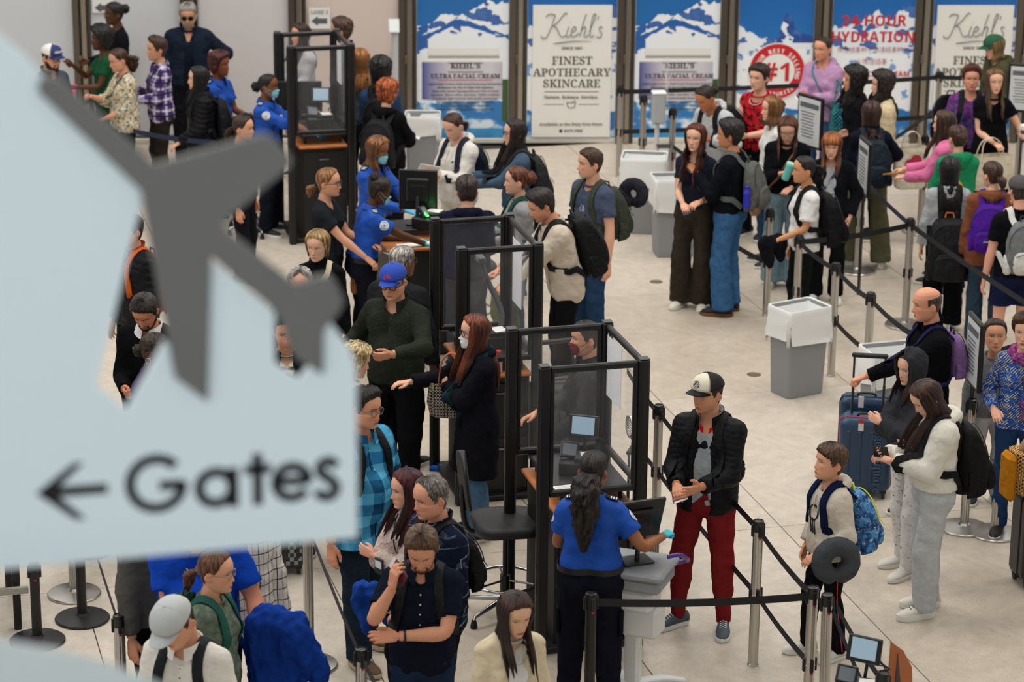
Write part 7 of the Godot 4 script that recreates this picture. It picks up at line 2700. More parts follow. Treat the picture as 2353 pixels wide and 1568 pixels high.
		for s in [-1.0, 1.0]:
			var n3 := MB.new(); n3.box(Vector3(0, e[4] - 0.26, s * 0.018), Vector3(0.31, 0.46, 0.003))
			put("sheet", n3, mat("#cfd2d4", 0.35), nb)
			var n4 := MB.new()
			n4.box(Vector3(0, e[4] - 0.1, s * 0.02), Vector3(0.27, 0.05, 0.002))
			for i in 9: n4.box(Vector3(-0.02, e[4] - 0.17 - i * 0.03, s * 0.02), Vector3(0.2 - 0.02 * (i % 3), 0.009, 0.002))
			put("print", n4, mat("#5d6165", 0.7), nb)
	# bottom right: boarding pass reader and the orange wedge
	doc_scanner(Vector3(1.97, 0.8, -14.12), -0.35, "boarding pass reader with two lit screens at the bottom edge")
	var rp := thing("reader_post", "black pedestal carrying the boarding pass reader at the bottom edge", "pedestal", Vector3(1.97, 0, -14.12), -0.35)
	var r1 := MB.new(); r1.box(Vector3(0, 0.4, 0), Vector3(0.3, 0.8, 0.24), 0.012)
	put("pedestal", r1, mat("#0e0f11", 0.5), rp)
	var wd := thing("banner_flag", "small pointed orange and dark banner at the bottom edge", "banner", Vector3(2.23, 0, -14.25), 0.3)
	var w1 := MB.new(); w1.prism(_poly([-0.09, 0.4, -0.075, 1.12, 0.0, 1.06, 0.06, 0.95, 0.1, 0.4]), -0.01, 0.01)
	put("cloth", w1, mat("#b5683c", 0.6), wd)
	var w2 := MB.new(); w2.prism(_poly([-0.06, 0.4, -0.035, 1.05, 0.04, 0.5, 0.03, 0.4]), 0.01, 0.016)
	put("panel", w2, mat("#3a3c40", 0.4), wd)
	var w3 := MB.new(); w3.lathe([Vector2(0.14, 0.0), Vector2(0.14, 0.015), Vector2(0.02, 0.03), Vector2(0.02, 0.4)], 20)
	put("stand", w3, black_metal, wd)
	# floor details
	for q in [[2.08, -22.33, "round brass floor cover left of the lone bin"], [1.37, -25.1, "round brass floor cover left of the redhead's shoes"]]:
		var dm := MB.new()
		dm.lathe([Vector2(0.062, 0.0005), Vector2(0.06, 0.004), Vector2(0.052, 0.004), Vector2(0.05, 0.002), Vector2(0.001, 0.002)], 28, Vector3(), false)
		one("floor_cover", dm, mat("#8a7d6c", 0.4, 0.6), q[2], "floor cover", Vector3(q[0], 0, q[1]))
	heap("dropped_glove", Vector3(-0.56, 0.0, -19.9), [[Vector3(-0.05, 0.02, 0), 0.02, Vector3(0.02, 0.025, 0.01), 0.024, 0], [Vector3(0.03, 0.02, -0.02), 0.02, Vector3(0.07, 0.02, 0.02), 0.016, 0]], cloth("#1f5fc4", "smooth"), "crumpled blue glove dropped on the floor behind the red-haired woman", "glove", 0.0, 0.01, Vector3(40, 40, 40), 0.008)
	# dark table and pale bar at the lower left
	var tb := thing("side_table", "black table edge with a pale rail at the lower left", "table", Vector3(-3.75, 0, -17.05), 0.26)
	var tt := MB.new(); tt.box(Vector3(0, 0.6, 0), Vector3(0.9, 0.05, 0.8), 0.008)
	put("table_top", tt, mat("#141416", 0.5), tb)
	var tr := MB.new(); tr.box(Vector3(0, 0.3, 0.41), Vector3(0.95, 0.05, 0.03), 0.005)
	put("rail", tr, mat("#a9a399", 0.4), tb)
	for q in [[-0.4, -0.35], [0.4, -0.35], [-0.4, 0.35], [0.4, 0.35]]:
		var lg := MB.new(); lg.box(Vector3(q[0], 0.29, q[1]), Vector3(0.05, 0.58, 0.05), 0.006)
		put("leg", lg, mat("#161618", 0.5), tb)
# ---------------------------------------------------------------- printed and woven patterns
func tex(kind: String) -> ImageTexture:
	if nz.has(kind): return nz[kind]
	var n := 96
	var im := Image.create(n, n, false, Image.FORMAT_RGB8)
	var f := FastNoiseLite.new(); f.seed = hash(kind) % 9999; f.frequency = 0.05; f.fractal_octaves = 2
	var g := FastNoiseLite.new(); g.seed = f.seed + 5; g.frequency = 0.07; g.fractal_octaves = 2
	for y in n:
		for x in n:
			var c := Color.WHITE
			var a := f.get_noise_2d(x, y) ; var b := g.get_noise_2d(x, y)
			match kind:
				"buffalo":
					var p := int((x / 24) % 2) + int((y / 24) % 2)
					c = Color.html(["#5fb4d8", "#2f7fae", "#163a5a"][p])
				"purple_plaid":
					c = Color.html("#54407e")
					if x % 48 < 10 or y % 48 < 10: c = Color.html("#d6cfe0")
					if x % 48 < 10 and y % 48 < 10: c = Color.html("#efeaf2")
					if absi(x % 48 - 28) < 5 or absi(y % 48 - 28) < 5: c = c.lerp(Color.html("#231c33"), 0.75)
				"floral":
					c = Color.html("#e6dccb")
					if a > 0.22: c = Color.html("#c9a955")
					if a < -0.3: c = Color.html("#5d7a58")
					if b > 0.3: c = Color.html("#35565a")
					if b < -0.42: c = Color.html("#d7b3a6")
				"tiedye":
					c = Color.html("#2c5f92").lerp(Color.html("#5a2f7a"), clampf(a * 2.5 + 0.5, 0, 1))
					if b > 0.25: c = Color.html("#a12a6a")
					if b < -0.35: c = Color.html("#1f2f55")
				"redcloud":
					c = Color.html("#b01e2a").lerp(Color.html("#e0303a"), clampf(b + 0.4, 0, 1))
					if a > 0.18: c = Color.html("#23181c")
				"grid":
					c = Color.html("#e2ded6")
					if x % 32 < 3 or y % 32 < 3: c = Color.html("#33323a")
					if absi(x % 32 - 16) < 1: c = Color.html("#a8484a")
				"lines":
					c = Color.html("#141c2e")
					if absf(fmod(x * 0.8 + y * 0.45 + 6.0 * a, 48.0)) < 1.2 or absf(fmod(y + x * 0.3, 48.0)) < 1.0: c = Color.html("#aeb8c6")
				"stripes":
					c = Color.html("#e6dfcf") if y % 32 > 9 else Color.html("#1a1a1e")
				"lightning":
					c = Color.html("#12366e").lerp(Color.html("#4f93cc"), clampf(a * 1.6 + 0.45, 0, 1))
					if absf(b) < 0.028: c = Color.html("#dcecf6")
				"bluepattern":
					c = Color.html("#2a55a8")
					if b > 0.05: c = Color.html("#16181f") if (x + y) % 6 < 3 else Color.html("#e2e0da")
				"crochet":
					c = Color.html("#2c7d8e").lerp(Color.html("#62b8bf"), clampf(a * 2.0 + 0.5, 0, 1))
					if (x + y) % 12 < 4 or (x - y + 960) % 12 < 4: c = c * 0.35
				"leopard":
					c = Color.html("#6e5a48")
					if absf(a) < 0.12: c = Color.html("#1a1512")
				"scarfmix":
					c = Color.html("#7a3f86").lerp(Color.html("#c0567f"), clampf(a * 2.0 + 0.4, 0, 1))
					if b > 0.25: c = Color.html("#3a2a5a")
				"darkplaid":
					c = Color.html("#12181c")
					if x % 48 < 16: c = c.lerp(Color.html("#1f4a42"), 0.8)
					if y % 48 < 16: c = c.lerp(Color.html("#24314f"), 0.6)
				"heather":
					c = Color.html("#a9abac").lerp(Color.html("#c6c8c8"), clampf(a * 2.0 + 0.5, 0, 1))
				"sage":
					c = Color.html("#56655a").lerp(Color.html("#75806e"), clampf(b * 2.5 + 0.5, 0, 1))
				"ripped":
					c = Color.html("#d8d7d6")
					if absf(a) < 0.05 and b > 0.22: c = Color.html("#2c2c30")
				"monogram":
					c = Color.html("#1c1a1a")
					var q := Vector2(x % 16 - 8, y % 16 - 8)
					if absf(absf(q.x) + absf(q.y) - 6.0) < 1.6: c = Color.html("#d8cbb4")
			im.set_pixel(x, y, c)
	nz[kind] = ImageTexture.create_from_image(im)
	return nz[kind]

func T(n: String, m: Material, q := {}) -> Dictionary:
	var d := {"n": n, "m": m}
	d.merge(q)
	return d

func HR(k: String, c: String, c2 := "", q := {}) -> Dictionary:
	var d := {"k": k, "c": c, "c2": c2 if c2 else c}
	d.merge(q)
	return d

func ps(x: float, z: float, yaw: float, h: float, skin: String, label: String, top: Dictionary, legs: Dictionary, hair: Dictionary, q := {}) -> Dictionary:
	var d := {"x": x, "z": z, "yaw": yaw, "h": h, "skin": skin, "label": label, "top": top, "legs": legs, "hair": hair}
	d.merge(q)
	return person(d)

func pillow(K: Dictionary, x: Transform3D, label: String, hex: String) -> void:
	var bones := []
	var pv := Vector3()
	for k in 13:
		var a := lerpf(0.5, TAU - 0.5, k / 12.0)
		var p := Vector3(sin(a) * 0.1, -cos(a) * 0.105, 0)
		if k: bones.append([pv, 0.058, p, 0.058, 0])
		pv = p
	var mb := MB.new()
	Fld.new(bones, 0.013, 0.02).net(mb, fold, 0.005, Vector3(10, 10, 10))
	var o := carried(K, "neck_pillow", label, "pillow", x)
	put("cushion", mb, cloth(hex), o)

func tote(K: Dictionary, p: Vector3, turn: float, label: String, m: Material, w := 0.36, h := 0.34, d := 0.13, handle := 0.2, hm: Material = null) -> Node3D:
	var o := carried(K, "tote_bag", label, "bag", Transform3D(Basis(Vector3.UP, turn), p))
	var rows := []
	for e in [[0.0, 0.8], [0.02, 0.92], [h * 0.4, 1.04], [h * 0.8, 1.0], [h, 0.96], [h, 0.9], [h * 0.8, 0.9]]:
		var row := _rrect(w * e[1], d * e[1] * (1.0 if e[0] < h * 0.7 else 0.75), 0.05, e[0], 7)
		for k in row.size(): row[k] *= 1.0 + 0.06 * fold.get_noise_3d(row[k].x * 20, row[k].y * 14, row[k].z * 20)
		rows.append(row)
	var mb := MB.new(); mb.grid(rows, true, true, true)
	put("body", mb, m, o)
	for s in [-1.0, 1.0]:
		var hb := MB.new()
		hb.tube(_smooth([Vector3(-w * 0.28, h * 0.85, s * d * 0.38), Vector3(-w * 0.2, h + handle * 0.7, s * d * 0.15), Vector3(0, h + handle, s * 0.01), Vector3(w * 0.2, h + handle * 0.7, s * d * 0.15), Vector3(w * 0.28, h * 0.85, s * d * 0.38)], 4), 0.01, 8, true, 0.5)
		put("handle", hb, hm if hm else m, o)
	return o

func people() -> void:
	var tm := Time.get_ticks_msec()
	var BLUE := cloth("#1c4fae", "smooth")
	var BLK := cloth("#15151a")
	var DKT := {"m": cloth("#16171c"), "b": 0.012}
	var NAVYT := {"m": cloth("#171924"), "b": 0.016, "waist": 1.0, "wide": 0.008}
	var JEAN := {"m": cloth("#2d3f57", "denim"), "b": 0.01}
	var SH := {"c": "#1a1a1c", "s": "#2a2a2c"}
	var WS := {"c": "#d9d6ce", "s": "#e2e0d8", "lace": "#f0eee8"}
	var K: Dictionary
	var L := "#d59c7d"   # skins
	var P := "#dfad92"
	var D := "#54331f"
	var B2 := "#85553a"
	var uni := func(q := {}) -> Dictionary: return T("shirt", BLUE, {"b": 0.012, "sleeve": 0.62, "neck": "shirt", "hem": 0.975}.merged(q, true))
	# ---- far left
	K = ps(-4.72, -27.3, 50, 1.78, L, "man in a white and navy trucker cap at the far left, partly behind the sign", T("jacket", cloth("#4a4f58"), {"b": 0.018, "neck": "stand"}), DKT, HR("short", "#2a2019", "", {"hat": 1}), {"beard": 0.8, "nod": 8, "shoes": SH, "with": [["cap", {"c": "#dedcd8", "front": "#27345f", "brim": "#27345f", "logo": "#e6e4de", "word": "Atlanta", "ws": 0.03}], ["glasses"]], "q": 0})
	K = ps(-4.38, -29.75, -65, 1.74, D, "woman with pulled-back black braids and glasses, black top, at the far left by the mullion", T("sweater", BLK, {"b": 0.014, "neck": "v"}), DKT, HR("braids", "#120d0c", "#241a16", {"r": 0.05, "at": [0.16, -0.12]}), {"fem": 1, "q": 0, "with": [["glasses"], ["necklace"]], "ra": "hold"})
	K = ps(-3.55, -29.38, 4, 1.84, L, "grey-haired bearded man in sunglasses and dark navy jacket, hand on hip", T("jacket", cloth("#1c2533"), {"b": 0.02, "front": 0.045, "inner": cloth("#121a26"), "icollar": "crew", "neck": "stand", "qa": 0.0}), DKT, HR("short", "#8d8983", "#c4c0ba"), {"beard": 0.9, "beardc": "#b4afa8", "la": "hip", "nod": 14, "w": 1.12, "with": [["glasses", {"lens": "#1a1210", "t": 0.003}], ["earphone"]], "q": 0})
	K = ps(-4.4, -28.85, -70, 1.63, D, "woman in a dark green top with black curls holding up a phone", T("top", cloth("#1d5033"), {"b": 0.006, "sleeve": 0.55, "neck": "v"}), {"m": cloth("#1a3d2a"), "wide": 0.02}, HR("afro", "#0e0b0b", "#1c1614"), {"fem": 1, "ra": [-0.05, 1.32, 0.34, "hold", Vector3(0, -0.2, -1)], "la": [0.1, 1.1, 0.34, "hold"], "q": 0, "bust": 1.15, "w": 1.05})
	phone(K, 0, "white-backed phone raised by the woman in green", "#d9d7d2")
	var pk := papers(K, 1, "pouch", "bright pink pouch held by the woman in green", "pouch", "#f0348a", Vector3(0.15, 0.03, 0.18))
	K = ps(-4.05, -27.85, -62, 1.63, L, "woman in a floral blouse with a curly brown ponytail at the left", T("blouse", cloth("#ffffff", "plain", tex("floral"), 3.4), {"b": 0.022, "sleeve": 1.45, "neck": "v", "hem": 0.8, "hang": 1}), DKT, HR("pony", "#3a2218", "#5d3a26", {"len": 0.2, "curl": 1.0, "r": 0.06, "y": 0.13}), {"fem": 1, "w": 1.2, "ra": [-0.02, 1.22, 0.36, "hold"], "la": [0.05, 0.98, 0.24], "nod": 12, "q": 1, "bust": 1.2})
	sling(K, 1.0, 0.016, mat("#15110f", 0.6), K.node)
	K = ps(-3.72, -28.2, -68, 1.67, L, "woman with short brown hair in a purple plaid shirt", T("shirt", cloth("#ffffff", "plain", tex("purple_plaid"), 4.2), {"b": 0.018, "neck": "shirt", "hem": 0.8}), {"m": cloth("#2c2723"), "b": 0.014}, HR("swept", "#37211a", "#53352a", {"vol": 1.2}), {"fem": 1, "ra": "phone", "la": "hold", "q": 1})
	sling(K, 1.0, 0.02, mat("#1a1a1c", 0.6), K.node)
	papers(K, 1, "papers", "folded white papers held by the woman in purple plaid", "paper", "#e2e0dc")
	K = ps(-3.15, -27.0, -78, 1.62, P, "woman with long black hair in a black puffer and black backpack", T("puffer_jacket", cloth("#131318", "shell"), {"b": 0.03, "quilt": 62.0, "qa": 0.011, "neck": "stand", "hem": 0.76}), DKT, HR("long", "#0d0b0c", "#1b1719", {"len": 0.34, "wavy": 0.1}), {"fem": 1, "la": [0.12, 0.95, 0.25], "q": 1})
	backpack(K, "black backpack with a red zip pull on the woman in the black puffer", cloth("#19191c", "shell"), {"w": 0.32, "h": 0.47})
	K = ps(-3.02, -27.35, 60, 1.70, "#7d4a30", "officer in blue with short black and red curls, behind the black puffer", uni.call(), NAVYT, HR("curly", "#141010", "#6a2016", {"vol": 0.8}), {"ra": "hold", "la": "hold", "look": 5, "with": [["patch"], ["epaulette"]], "q": 1, "fem": 1})
	K = ps(-2.47, -26.68, 75, 1.62, "#7a4c33", "officer with a low black bun and pale blue mask at the farthest podium", uni.call({"sleeve": 1.3}), NAVYT, HR("bun", "#14100f", "#241b18", {"at": [0.1, -0.13], "r": 0.05}), {"fem": 1, "w": 1.12, "ra": [-0.12, 1.18, 0.5, "open", Vector3(0, 1, 0)], "la": [0.1, 1.12, 0.46, "open", Vector3(0, 1, 0)], "gloves": "#3aa7d2", "with": [["patch"], ["epaulette"], ["mask"], ["badge"], ["belt"]], "q": 1})
	K = ps(-2.55, -24.95, 75, 1.60, L, "woman with brown hair whose head shows above the airplane's tail", T("top", cloth("#2b2b30")), DKT, HR("pony", "#2c1a14", "#452a20", {"len": 0.25}), {"fem": 1, "q": 0})
	K = ps(-2.28, -28.98, -55, 1.68, L, "woman with long dark brown hair and grey top behind the farthest podium", T("sweater", cloth("#a9a9ac"), {"b": 0.014}), DKT, HR("long", "#2c1a15", "#4a2e24", {"len": 0.4}), {"fem": 1, "q": 0, "la": "hold", "ra": "hold"})
	K = ps(-1.8, -28.4, -100, 1.86, L, "tall brown-haired man in a slate blue jacket behind the farthest podium", T("jacket", cloth("#36445a"), {"b": 0.02, "neck": "stand"}), DKT, HR("medium", "#3f2a1e", "#5d4230"), {"q": 0})
	K = ps(-1.58, -27.65, 190, 1.68, P, "woman with long copper blonde hair seen from behind, right of the farthest podium", T("top", cloth("#3f474e")), DKT, HR("long", "#a7622a", "#d09048", {"len": 0.36}), {"fem": 1, "q": 0})
	K = ps(-1.35, -27.05, 176, 1.70, B2, "person with big black curls and a denim jacket seen from behind", T("jacket", cloth("#33486a", "denim"), {"b": 0.02}), DKT, HR("curly", "#0d0b0c", "#1a1617", {"vol": 1.25, "len": 0.3, "wavy": 1.0}), {"fem": 1, "q": 1, "la": "hold", "ra": "hold"})
	backpack(K, "black backpack with sewn badges on the denim jacket", cloth("#121214", "shell"), {"w": 0.3, "h": 0.45})
	K = ps(-1.25, -26.15, 160, 1.68, P, "person with short orange curls and a black hoodie seen from behind", T("hoodie", cloth("#121215"), {"b": 0.02, "neck": "hood"}), DKT, HR("curly", "#a3441a", "#cf6a2c", {"vol": 0.75}), {"fem": 1, "q": 1, "ra": [-0.12, 1.12, 0.36, "hold"], "la": [0.12, 1.12, 0.36, "hold"], "hs": 1.08})
	backpack(K, "black backpack on the person with orange curls", cloth("#16161a", "shell"), {"w": 0.33, "h": 0.5, "d": 0.2})
	papers(K, 0, "papers", "white and blue travel papers held by the person with orange curls", "paper", "#dfe2ea", Vector3(0.2, 0.004, 0.1))
	# ---- officers and desk
	K = ps(-1.26, -23.98, 58, 1.66, B2, "officer with straight auburn hair and blue mask, behind the officer with a bun", uni.call({"sleeve": 1.9}), NAVYT, HR("bob", "#59301c", "#c08149", {"len": 0.3, "wavy": 0.05, "open": 70.0}), {"fem": 1, "w": 1.1, "ra": [-0.1, 1.1, 0.42, "open", Vector3(0, 1, 0)], "la": [0.12, 1.1, 0.44, "hold"], "gloves": "#3aa7d2", "nod": 10, "with": [["epaulette"], ["mask"], ["lanyard", {"w": 0.018}], ["chest_pocket"], ["belt"]], "q": 1})
	K = ps(-1.3, -22.65, 108, 1.62, D, "officer with braids in a high bun reaching across the desk in a teal glove", uni.call(), NAVYT, HR("braids", "#1a110d", "#382318", {"r": 0.05, "at": [0.215, -0.07], "r2": 0.03}), {"fem": 1, "w": 1.12, "lean": 12, "ra": [-0.14, 1.1, 0.56, "open", Vector3(0, 1, 0)], "la": [0.05, 1.1, 0.46, "open", Vector3(0, 1, 0)], "gloves": "#38c0d4", "nod": 10, "with": [["patch"], ["epaulette"], ["belt"], ["mask"]], "q": 2})
	K = ps(-1.6, -22.62, 76, 1.70, L, "woman in a charcoal T-shirt with a reddish ponytail and glasses, left of the officers", T("t_shirt", cloth("#22262a"), {"b": 0.012, "sleeve": 0.6, "neck": "v"}), DKT, HR("pony", "#8a5630", "#b98352", {"len": 0.12, "y": 0.085, "r": 0.04, "vol": 1.4}), {"fem": 1, "w": 1.1, "ra": [-0.1, 0.98, 0.4, "relaxed", Vector3(-0.3, 0.6, 0.6)], "la": [0.06, 1.08, 0.38, "hold"], "with": [["glasses"], ["hairband", {"y": 0.095}]], "q": 2})
	papers(K, 1, "passport", "open passport held by the woman in the charcoal T-shirt", "passport", "#3a3f4a", Vector3(0.09, 0.006, 0.16), Vector3(0.005, -0.03, 0.1), Basis(), "#d9dce2")
	tote(K, Vector3(0.06, 0.62, 0.24), 0.2, "small tan and black bag of the woman in the charcoal T-shirt", cloth("#7d5333"), 0.2, 0.22, 0.08, 0.12)
	K = ps(-1.53, -20.85, -6, 1.65, P, "woman with short blonde hair and black turtleneck looking over her shoulder", T("sweater", cloth("#131316"), {"b": 0.012, "neck": "turtle"}), DKT, HR("bob", "#8c673a", "#d3ad74", {"len": 0.17, "open": 84.0, "vol": 1.0, "part": 1.0, "wavy": 0.1}), {"fem": 1, "look": -12, "nod": 6, "q": 2, "gaze": -1.0})
	sling(K, 1.0, 0.045, mat("#cfc2a4", 0.7), K.node)
	K = ps(-1.58, -19.55, 4, 1.75, "#dfa58a", "man with thinning silver hair, only his forehead above the sign's airplane", T("jacket", cloth("#3a3f46"), {"b": 0.016, "neck": "stand"}), DKT, HR("swept", "#8a857f", "#c9c4bd", {"recede": 1.6, "vol": 0.8}), {"nod": 22, "q": 1})
	K = ps(-0.86, -20.0, 150, 1.76, B2, "older man with cropped white hair and glasses behind the blue cap", T("jacket", cloth("#26272a"), {"b": 0.03, "neck": "stand"}), DKT, HR("buzz", "#9b948c", "#d3cdc6", {"vol": 1.8}), {"w": 1.15, "look": -20, "with": [["glasses"]], "q": 1})
	K = ps(-0.86, -19.34, -24, 1.83, L, "man in a blue cap, black glasses and olive quarter-zip looking at his phone", T("sweater", cloth("#2c3128", "knit"), {"b": 0.016, "neck": "stand", "nk": 0.012}), {"m": cloth("#131317"), "b": 0.014}, HR("short", "#6d6158", "#9a9088", {"hat": 1}), {"w": 1.24, "belly": 1.05, "nod": 9, "look": 4, "la": [0.17, 1.2, 0.4, "hold", Vector3(0.7, -0.3, 0.4), Vector3(0.9, -0.6, 0.1)], "ra": [-0.36, 1.08, 0.16, "relaxed"], "lids": 0.7, "with": [["cap", {"c": "#2546a8", "logo": "#d3263c", "word": "ph", "ws": 0.04}], ["glasses", {"t": 0.0034, "r": 0.021}], ["zip", {"from": 1.43, "to": 1.25}]], "q": 2, "feet": [0.13, 0.03, 14], "shoes": SH})
	phone(K, 1, "black phone held by the man in the blue cap")
	# ---- red-haired woman
	K = ps(-0.24, -18.55, -72, 1.67, P, "red-haired woman in a white mask and long dark coat reaching out an arm", T("coat", cloth("#15151c"), {"b": 0.024, "neck": "lapel", "hem": 0.52, "nk": 0.012}), {"m": cloth("#4d6e8e", "denim"), "b": 0.004, "wide": 0.03}, HR("long", "#5c2314", "#a4532c", {"len": 0.46, "wavy": 0.25, "fwd": -0.1, "vol": 1.1}), {"fem": 1, "ra": [-0.2, 1.2, 0.46, "relaxed", Vector3(0, 1, 0.1)], "la": "cross", "with": [["mask", {"c": "#ececec"}], ["glasses", {"t": 0.0026}], ["scarf", {"m": cloth("#ffffff", "knit", tex("darkplaid"), 4.0), "len": 1.5}], ["cuff", {"sd": 0, "c": "#b08b52", "m": 0.8, "n": "bracelet"}]], "q": 2})
	var hb := tote(K, Vector3(-0.12, 0.9, 0.16), 1.2, "monogram tote with orange piping under the red-haired woman's arm", cloth("#ffffff", "smooth", tex("monogram"), 7.0), 0.34, 0.26, 0.12, 0.22, mat("#a8552b", 0.5))
	K = ps(-1.13, -18.0, 110, 1.62, P, "person with tousled pale blonde hair at the sign's right edge", T("blouse", cloth("#d9d6cf"), {"b": 0.012, "neck": "shirt"}), DKT, HR("curly", "#cba468", "#ecd6a0", {"vol": 0.7}), {"fem": 1, "nod": 15, "q": 1})
	# ---- front left group
	K = ps(-0.96, -16.42, 48, 1.86, "#d69a7a", "big man in a blue buffalo check shirt and glasses beside the gate sign", T("shirt", cloth("#ffffff", "plain", tex("buffalo"), 3.3), {"b": 0.018, "neck": "shirt", "hem": 0.78, "sleeve": 0.8}), {"m": cloth("#1f2a36", "denim"), "b": 0.012, "wide": 0.012}, HR("swept", "#16110f", "#2a211c", {"vol": 0.9}), {"w": 1.36, "belly": 1.1, "look": 8, "nod": 6, "fat": 0.3, "with": [["glasses", {"c": "#6d6258", "t": 0.0024}], ["placket", {"to": 0.8}]], "shoes": {"c": "#5d4633", "s": "#b8a58c", "lace": "#3a2a1e"}, "feet": [0.14, -0.12, 8], "q": 2})
	backpack(K, "black backpack with one strap over the buffalo check shirt", cloth("#161618", "shell"), {"w": 0.3, "h": 0.42, "d": 0.14})
	K = ps(-0.59, -15.45, -48, 1.66, "#e0a68c", "woman with wine-red hair and sunglasses on her head, pinkish ribbed sweater", T("sweater", cloth("#cdb9ae", "knit"), {"b": 0.022, "hem": 0.78, "sleeve": 1.92}), DKT, HR("long", "#3a0f14", "#6d1c25", {"len": 0.4, "fwd": 0.12, "wavy": 0.25, "open": 70.0}), {"fem": 1, "w": 1.2, "bust": 1.2, "look": -20, "nod": 4, "la": "cross", "ra": "cross", "smile": 0.6, "with": [["glasses", {"up": 1.0, "lens": "#3a2a8a", "t": 0.0026}], ["lanyard", {"case": 1, "cc": "#141416", "c": "#141416", "w": 0.008, "y": 1.2}]], "shoes": {"c": "#4a3627"}, "q": 2})
	heap("blue_jacket", K.node.transform * Vector3(-0.25, 0.62, 0.12), [[Vector3(-0.06, 0.22, 0), 0.06, Vector3(0.05, 0.2, 0.02), 0.06, 0], [Vector3(-0.05, 0.18, 0), 0.08, Vector3(-0.02, 0.0, 0.03), 0.05, 0], [Vector3(0.06, 0.16, 0), 0.06, Vector3(0.1, 0.04, 0.02), 0.04, 0]], cloth("#1f49a0"), "blue jacket hanging beside the woman in the ribbed sweater", "jacket")
	K = ps(-0.43, -15.02, -58, 1.79, "#dc9c7e", "older man with short grey hair in a navy jacket with thin white lines", T("jacket", cloth("#ffffff", "plain", tex("lines"), 2.2), {"b": 0.024, "neck": "stand", "hem": 0.8}), DKT, HR("short", "#57504a", "#8d867f", {"recede": 0.9, "vol": 0.7}), {"w": 1.22, "belly": 1.0, "nod": 8, "jaw": 1.06, "la": [0.12, 1.0, 0.22], "with": [], "q": 2})
	backpack(K, "black bag on a strap over the older man's lined jacket", cloth("#131315", "shell"), {"w": 0.28, "h": 0.36, "d": 0.13, "top": 1.36})
	K = ps(-0.49, -14.33, -6, 1.79, "#d99a7a", "bearded man in a navy polo resting a passport against his face", T("polo_shirt", cloth("#161b27"), {"b": 0.01, "sleeve": 0.66, "neck": "shirt", "hem": 0.82}), {"m": cloth("#20304a", "denim")}, HR("swept", "#4f3420", "#77543a", {"vol": 1.0}), {"beard": 0.7, "beardc": "#6a4126", "nod": 30, "look": 4, "lids": 0.6, "ra": [-0.13, 1.42, 0.27, "hold", Vector3(-0.7, 0.2, 0.7), Vector3(-0.5, -1, 0.1), Vector3(0.15, 0.9, 0.1)], "la": [-0.1, 1.12, 0.2, "relaxed", Vector3(0.2, 0.5, 1), Vector3(0.8, -0.5, 0.1)], "with": [["placket", {"to": 1.1}], ["cuff", {"sd": 1, "n": "bracelet", "r": 0.034, "w": 0.014}]], "q": 2})
	backpack(K, "black backpack with wide straps on the man in the navy polo", cloth("#1a1b1d", "shell"), {"w": 0.3, "h": 0.45})
	papers(K, 0, "passport", "maroon passport with a white boarding card against the bearded man's face", "passport", "#5c1730", Vector3(0.09, 0.008, 0.13), Vector3(0.0, -0.035, 0.1), Basis(Vector3.UP, 1.2), "#ecebe8")
	K = ps(0.01, -13.7, 22, 1.63, "#dcae8c", "woman with long straight brown hair in a cream jacket at the bottom edge", T("jacket", cloth("#d9c9ab"), {"b": 0.016, "front": 0.05, "inner": cloth("#e6e6e4"), "icollar": "crew", "neck": "v", "nk": 0.014}), DKT, HR("long", "#2a120d", "#512a1c", {"len": 0.42, "wavy": 0.05, "fwd": 0.1, "open": 60.0, "vol": 1.05}), {"fem": 1, "nod": 14, "look": 4, "lids": 0.75, "lips": "#b4524c", "with": [["necklace", {"d": 0.14}]], "q": 2})
	K = ps(-1.7, -13.25, -16, 1.80, L, "man in a pale grey cap and white polo shirt at the bottom edge", T("polo_shirt", cloth("#e3ded6"), {"b": 0.012, "sleeve": 0.66, "neck": "shirt"}), DKT, HR("short", "#3a2a20", "", {"hat": 1}), {"w": 1.08, "hs": 1.13, "nod": 30, "look": -14, "with": [["cap", {"c": "#b9bcbd", "tilt": 0.08}], ["placket", {"to": 1.15, "b": "#6a665e"}]], "q": 2})
	backpack(K, "black backpack straps on the man in the white polo", cloth("#1d2124", "shell"), {"w": 0.31, "h": 0.46, "sw": 0.06})
	K = ps(-1.66, -14.12, 76, 1.66, "#dba284", "woman with glasses and brown ponytail in a sage green sweater", T("sweater", cloth("#ffffff", "knit", tex("sage"), 2.4), {"b": 0.024}), {"m": cloth("#1c2230")}, HR("pony", "#55301c", "#7d4d2e", {"len": 0.14, "y": 0.11, "r": 0.036}), {"fem": 1, "nod": 2, "with": [["glasses", {"c": "#9a8a78", "t": 0.0018, "m": 0.8}]], "q": 2})
	backpack(K, "dark green backpack on the woman in the sage sweater", cloth("#1f4238", "shell"), {"w": 0.3, "h": 0.42, "sm": cloth("#2c5a50"), "top": 1.46})
	K = ps(-1.8, -14.66, 2, 1.82, "#d98f70", "large man in a royal blue T-shirt whose head the gate sign hides", T("t_shirt", cloth("#1746b4"), {"b": 0.02, "sleeve": 0.72, "hem": 0.8}), {"m": cloth("#16181d"), "wide": 0.02}, HR("short", "#4a3524"), {"w": 1.5, "belly": 1.4, "ra": [-0.02, 1.1, 0.3, "relaxed", Vector3(0, 0.5, 1)], "la": [0.36, 0.92, 0.2, "relaxed"], "with": [["necklace", {"d": 0.16, "c": "#cfc9b4"}]], "q": 1})
	text_on(K, "ATLANTIC", 0.1, 1.3, 0.035, "#c9d2e6", K.node)
